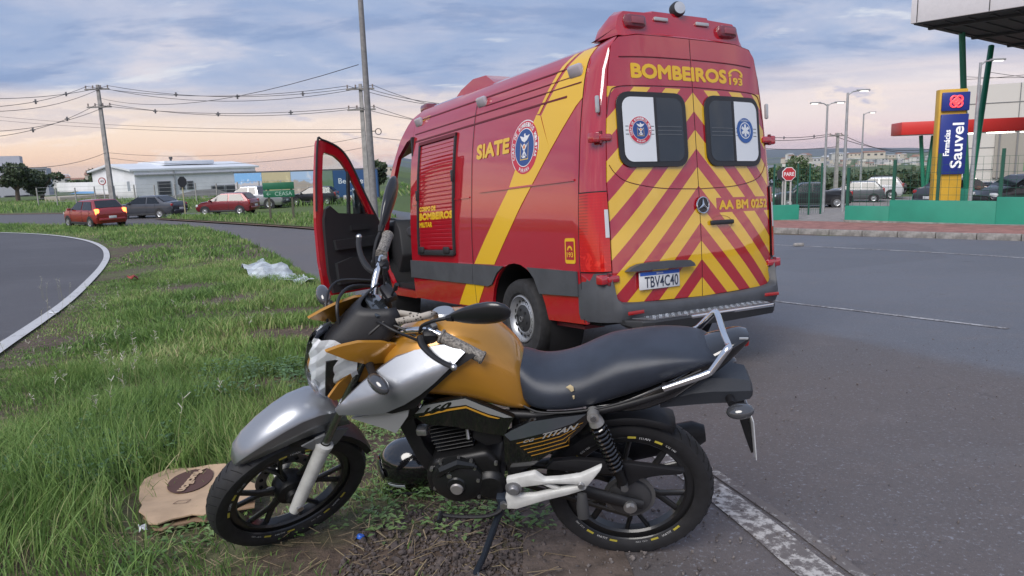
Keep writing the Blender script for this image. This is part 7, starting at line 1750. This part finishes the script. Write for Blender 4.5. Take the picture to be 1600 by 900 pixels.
# cardboard sheet
cb = [gp(*p, .07) for p in [(218, 760), (226, 750), (266, 727), (300, 729), (328, 726), (352, 727), (372, 740), (402, 765), (398, 786), (372, 788), (345, 792), (318, 801), (300, 800), (268, 807), (246, 815), (232, 816), (226, 806), (217, 800), (222, 785), (216, 775)]]
cc = sum(cb, Vector())/len(cb)
def cfn(u, v, q): return Vector((u, v, gz(u, v)+.065+.020*math.sin(u*7+v*3)+.012*math.sin(v*11-u*5)+q))
m_card = mat('cardboard', (.44, .31, .20), .85, var=.12, vscale=7, bump=.25, bscale=30)
cs = panel('cardboard_sheet', [(p.x, p.y) for p in cb], cfn, m_card, None, .006, 0, [cc.x+k*.08 for k in range(-5, 6)], [cc.y+k*.05 for k in range(-5, 6)], 25)
tag(cs, 'torn flattened cardboard box lying in the grass by the front wheel', 'cardboard')
cb2 = [(cc.x+.02+(p.x-cc.x)*.96, cc.y-.035+(p.y-cc.y)*.9) for p in cb]
panel('lower_ply', cb2, lambda u, v, q: cfn(u, v, q)-Vector((0, 0, .022)), mat('cardboard_dark', (.26, .17, .105), .9), cs, .006, 0, [cc.x+k*.1 for k in range(-4, 5)], [cc.y], 25)
lg = gp(297, 744, .08); lr = .078
def lfn(u, v, q): return cfn(lg.x+u, lg.y+v*1.9, .012+q)
panel('printed_oval', [(1.25*lr*math.cos(k*PI/12), .86*lr*math.sin(k*PI/12)) for k in range(24)], lfn, mat('print_brown', (.085, .042, .035), .8), cs, .0006, 0, [-.06, -.03, 0, .03, .06], [-.04, 0, .04])
text('lettering', 'Mucilon', (-.062, -.016, .062, .030), lambda u, v, q: lfn(v, -u, q), mat('print_card', (.46, .33, .22), .85), cs, .006, heavy=.0022)
sq = gp(284, 780, .07)
for q in ([(-.03, -.025), (.03, -.025), (.03, -.022), (-.03, -.022)], [(-.03, .022), (.03, .022), (.03, .025), (-.03, .025)], [(-.03, -.022), (-.027, -.022), (-.027, .022), (-.03, .022)], [(.027, -.022), (.03, -.022), (.03, .022), (.027, .022)]):
    panel('printed_box', q, lambda u, v, o_: cfn(sq.x+u, sq.y+v, .010+o_), MATS['print_brown'], cs, .0005)
# translucent plastic sheet by the road edge
ps = [gp(*p) for p in [(378, 432), (395, 412), (412, 410), (440, 425), (475, 438), (492, 446), (470, 447), (430, 442), (400, 440)]]
pc = sum(ps, Vector())/len(ps)
def pfn(u, v, q): 
    d = math.hypot((u-pc.x+.3)/1.1, (v-pc.y-.1)/.8); return Vector((u, v, gz(u, v)+.06+.20*math.exp(-d*d*2.2)+.05*math.sin(u*14+v*5)+.04*math.sin(v*17-u*4)+q))
pl_ = panel('plastic_sheet', [(p.x, p.y) for p in ps], pfn, mat('plastic_film', (.62, .67, .70), .30, var=.25, vscale=5, trans=.35, ior=1.2), None, .01, 0, [pc.x+k*.12 for k in range(-12, 13)], [pc.y+k*.15 for k in range(-9, 10)], 40)
tag(pl_, 'crumpled pale blue plastic sheet at the edge of the grass', 'plastic sheet')
def litter(label, px, py, size, m, seed, cat='litter', name='paper_scrap', h=.03):
    R = random.Random(seed); c = gp(px, py); b = bmesh.new(); bmesh.ops.create_grid(b, x_segments=4, y_segments=3, size=1)
    for v in b.verts: v.co = Vector((v.co.x*size*R.uniform(.7, 1.1), v.co.y*size*.6*R.uniform(.7, 1.1), R.uniform(0, h)))
    mb = MB(Matrix.Translation((c.x, c.y, c.z+.03)) @ Matrix.Rotation(R.uniform(0, 3), 4, 'Z')); mb.bm(b); o = mb.build(name, m, None, 30); mo = o.modifiers.new('thick', 'SOLIDIFY'); mo.thickness = .003; tag(o, label, cat)
m_pap = mat('paper_white', (.62, .64, .66), .7); m_redp = mat('litter_red', (.30, .05, .035), .6)
litter('white scrap of paper in the grass left of the headlight', 410, 582, .035, m_pap, 1)
litter('smaller white paper bit just below the larger scrap', 399, 612, .015, m_pap, 2)
litter('red torn wrapper near the bend of the loop road', 208, 440, .16, m_redp, 3, name='wrapper', h=.12)
litter('brown dry leaf litter on the bare patch behind the cardboard', 333, 652, .06, mat('leaf_dry', (.28, .20, .13), .9), 4, name='dry_leaf')
litter('pale scrap on the dark loop road near its white edge', 85, 437+55, .10, m_pap, 5)
litter('white crumpled wrapper below the torn cardboard', 225, 840, .028, m_pap, 6, name='wrapper')
c = gp(563, 845); mb = MB(Matrix.Translation((c.x, c.y, c.z+.012))); mb.lathe([(0, .014), (.013, .014), (.015, .010), (.0155, 0)], (0, 0, 0), (.3, .2, 1), 18); o = mb.build('bottle_cap', mat('cap_blue', (.02, .12, .55), .35)); tag(o, 'small bright blue bottle cap on the ground by the front wheel', 'bottle cap')
c = gp(1248, 385); mb = MB(Matrix.Translation((c.x, c.y, c.z+.05))); mb.box((0, 0, 0), (.28, .12, .08), .03, Matrix.Rotation(.3, 3, 'Z')); o = mb.build('stone_chunk', m_kerb); tag(o, 'pale stone chunk lying on the far lane line', 'stone')

# ------------------------------------------------------------------ thin evening haze in the air
mb = MB(); mb.box((0, 3000, -20), (12800, 6800, 160)); hz_ = mb.build('haze', [], None, 0)
m = bpy.data.materials.new('haze_air'); m.use_nodes = True; t = NT(m.node_tree); t.n.remove(t.n['Principled BSDF'])
pv_ = t.new('ShaderNodeVolumePrincipled'); pv_.inputs['Color'].default_value = (.80, .86, .97, 1); pv_.inputs['Density'].default_value = .00009; pv_.inputs['Anisotropy'].default_value = .2
t.l.new(pv_.outputs[0], t.n['Material Output'].inputs['Volume']); hz_.data.materials.append(m); tag(hz_, kind='stuff')
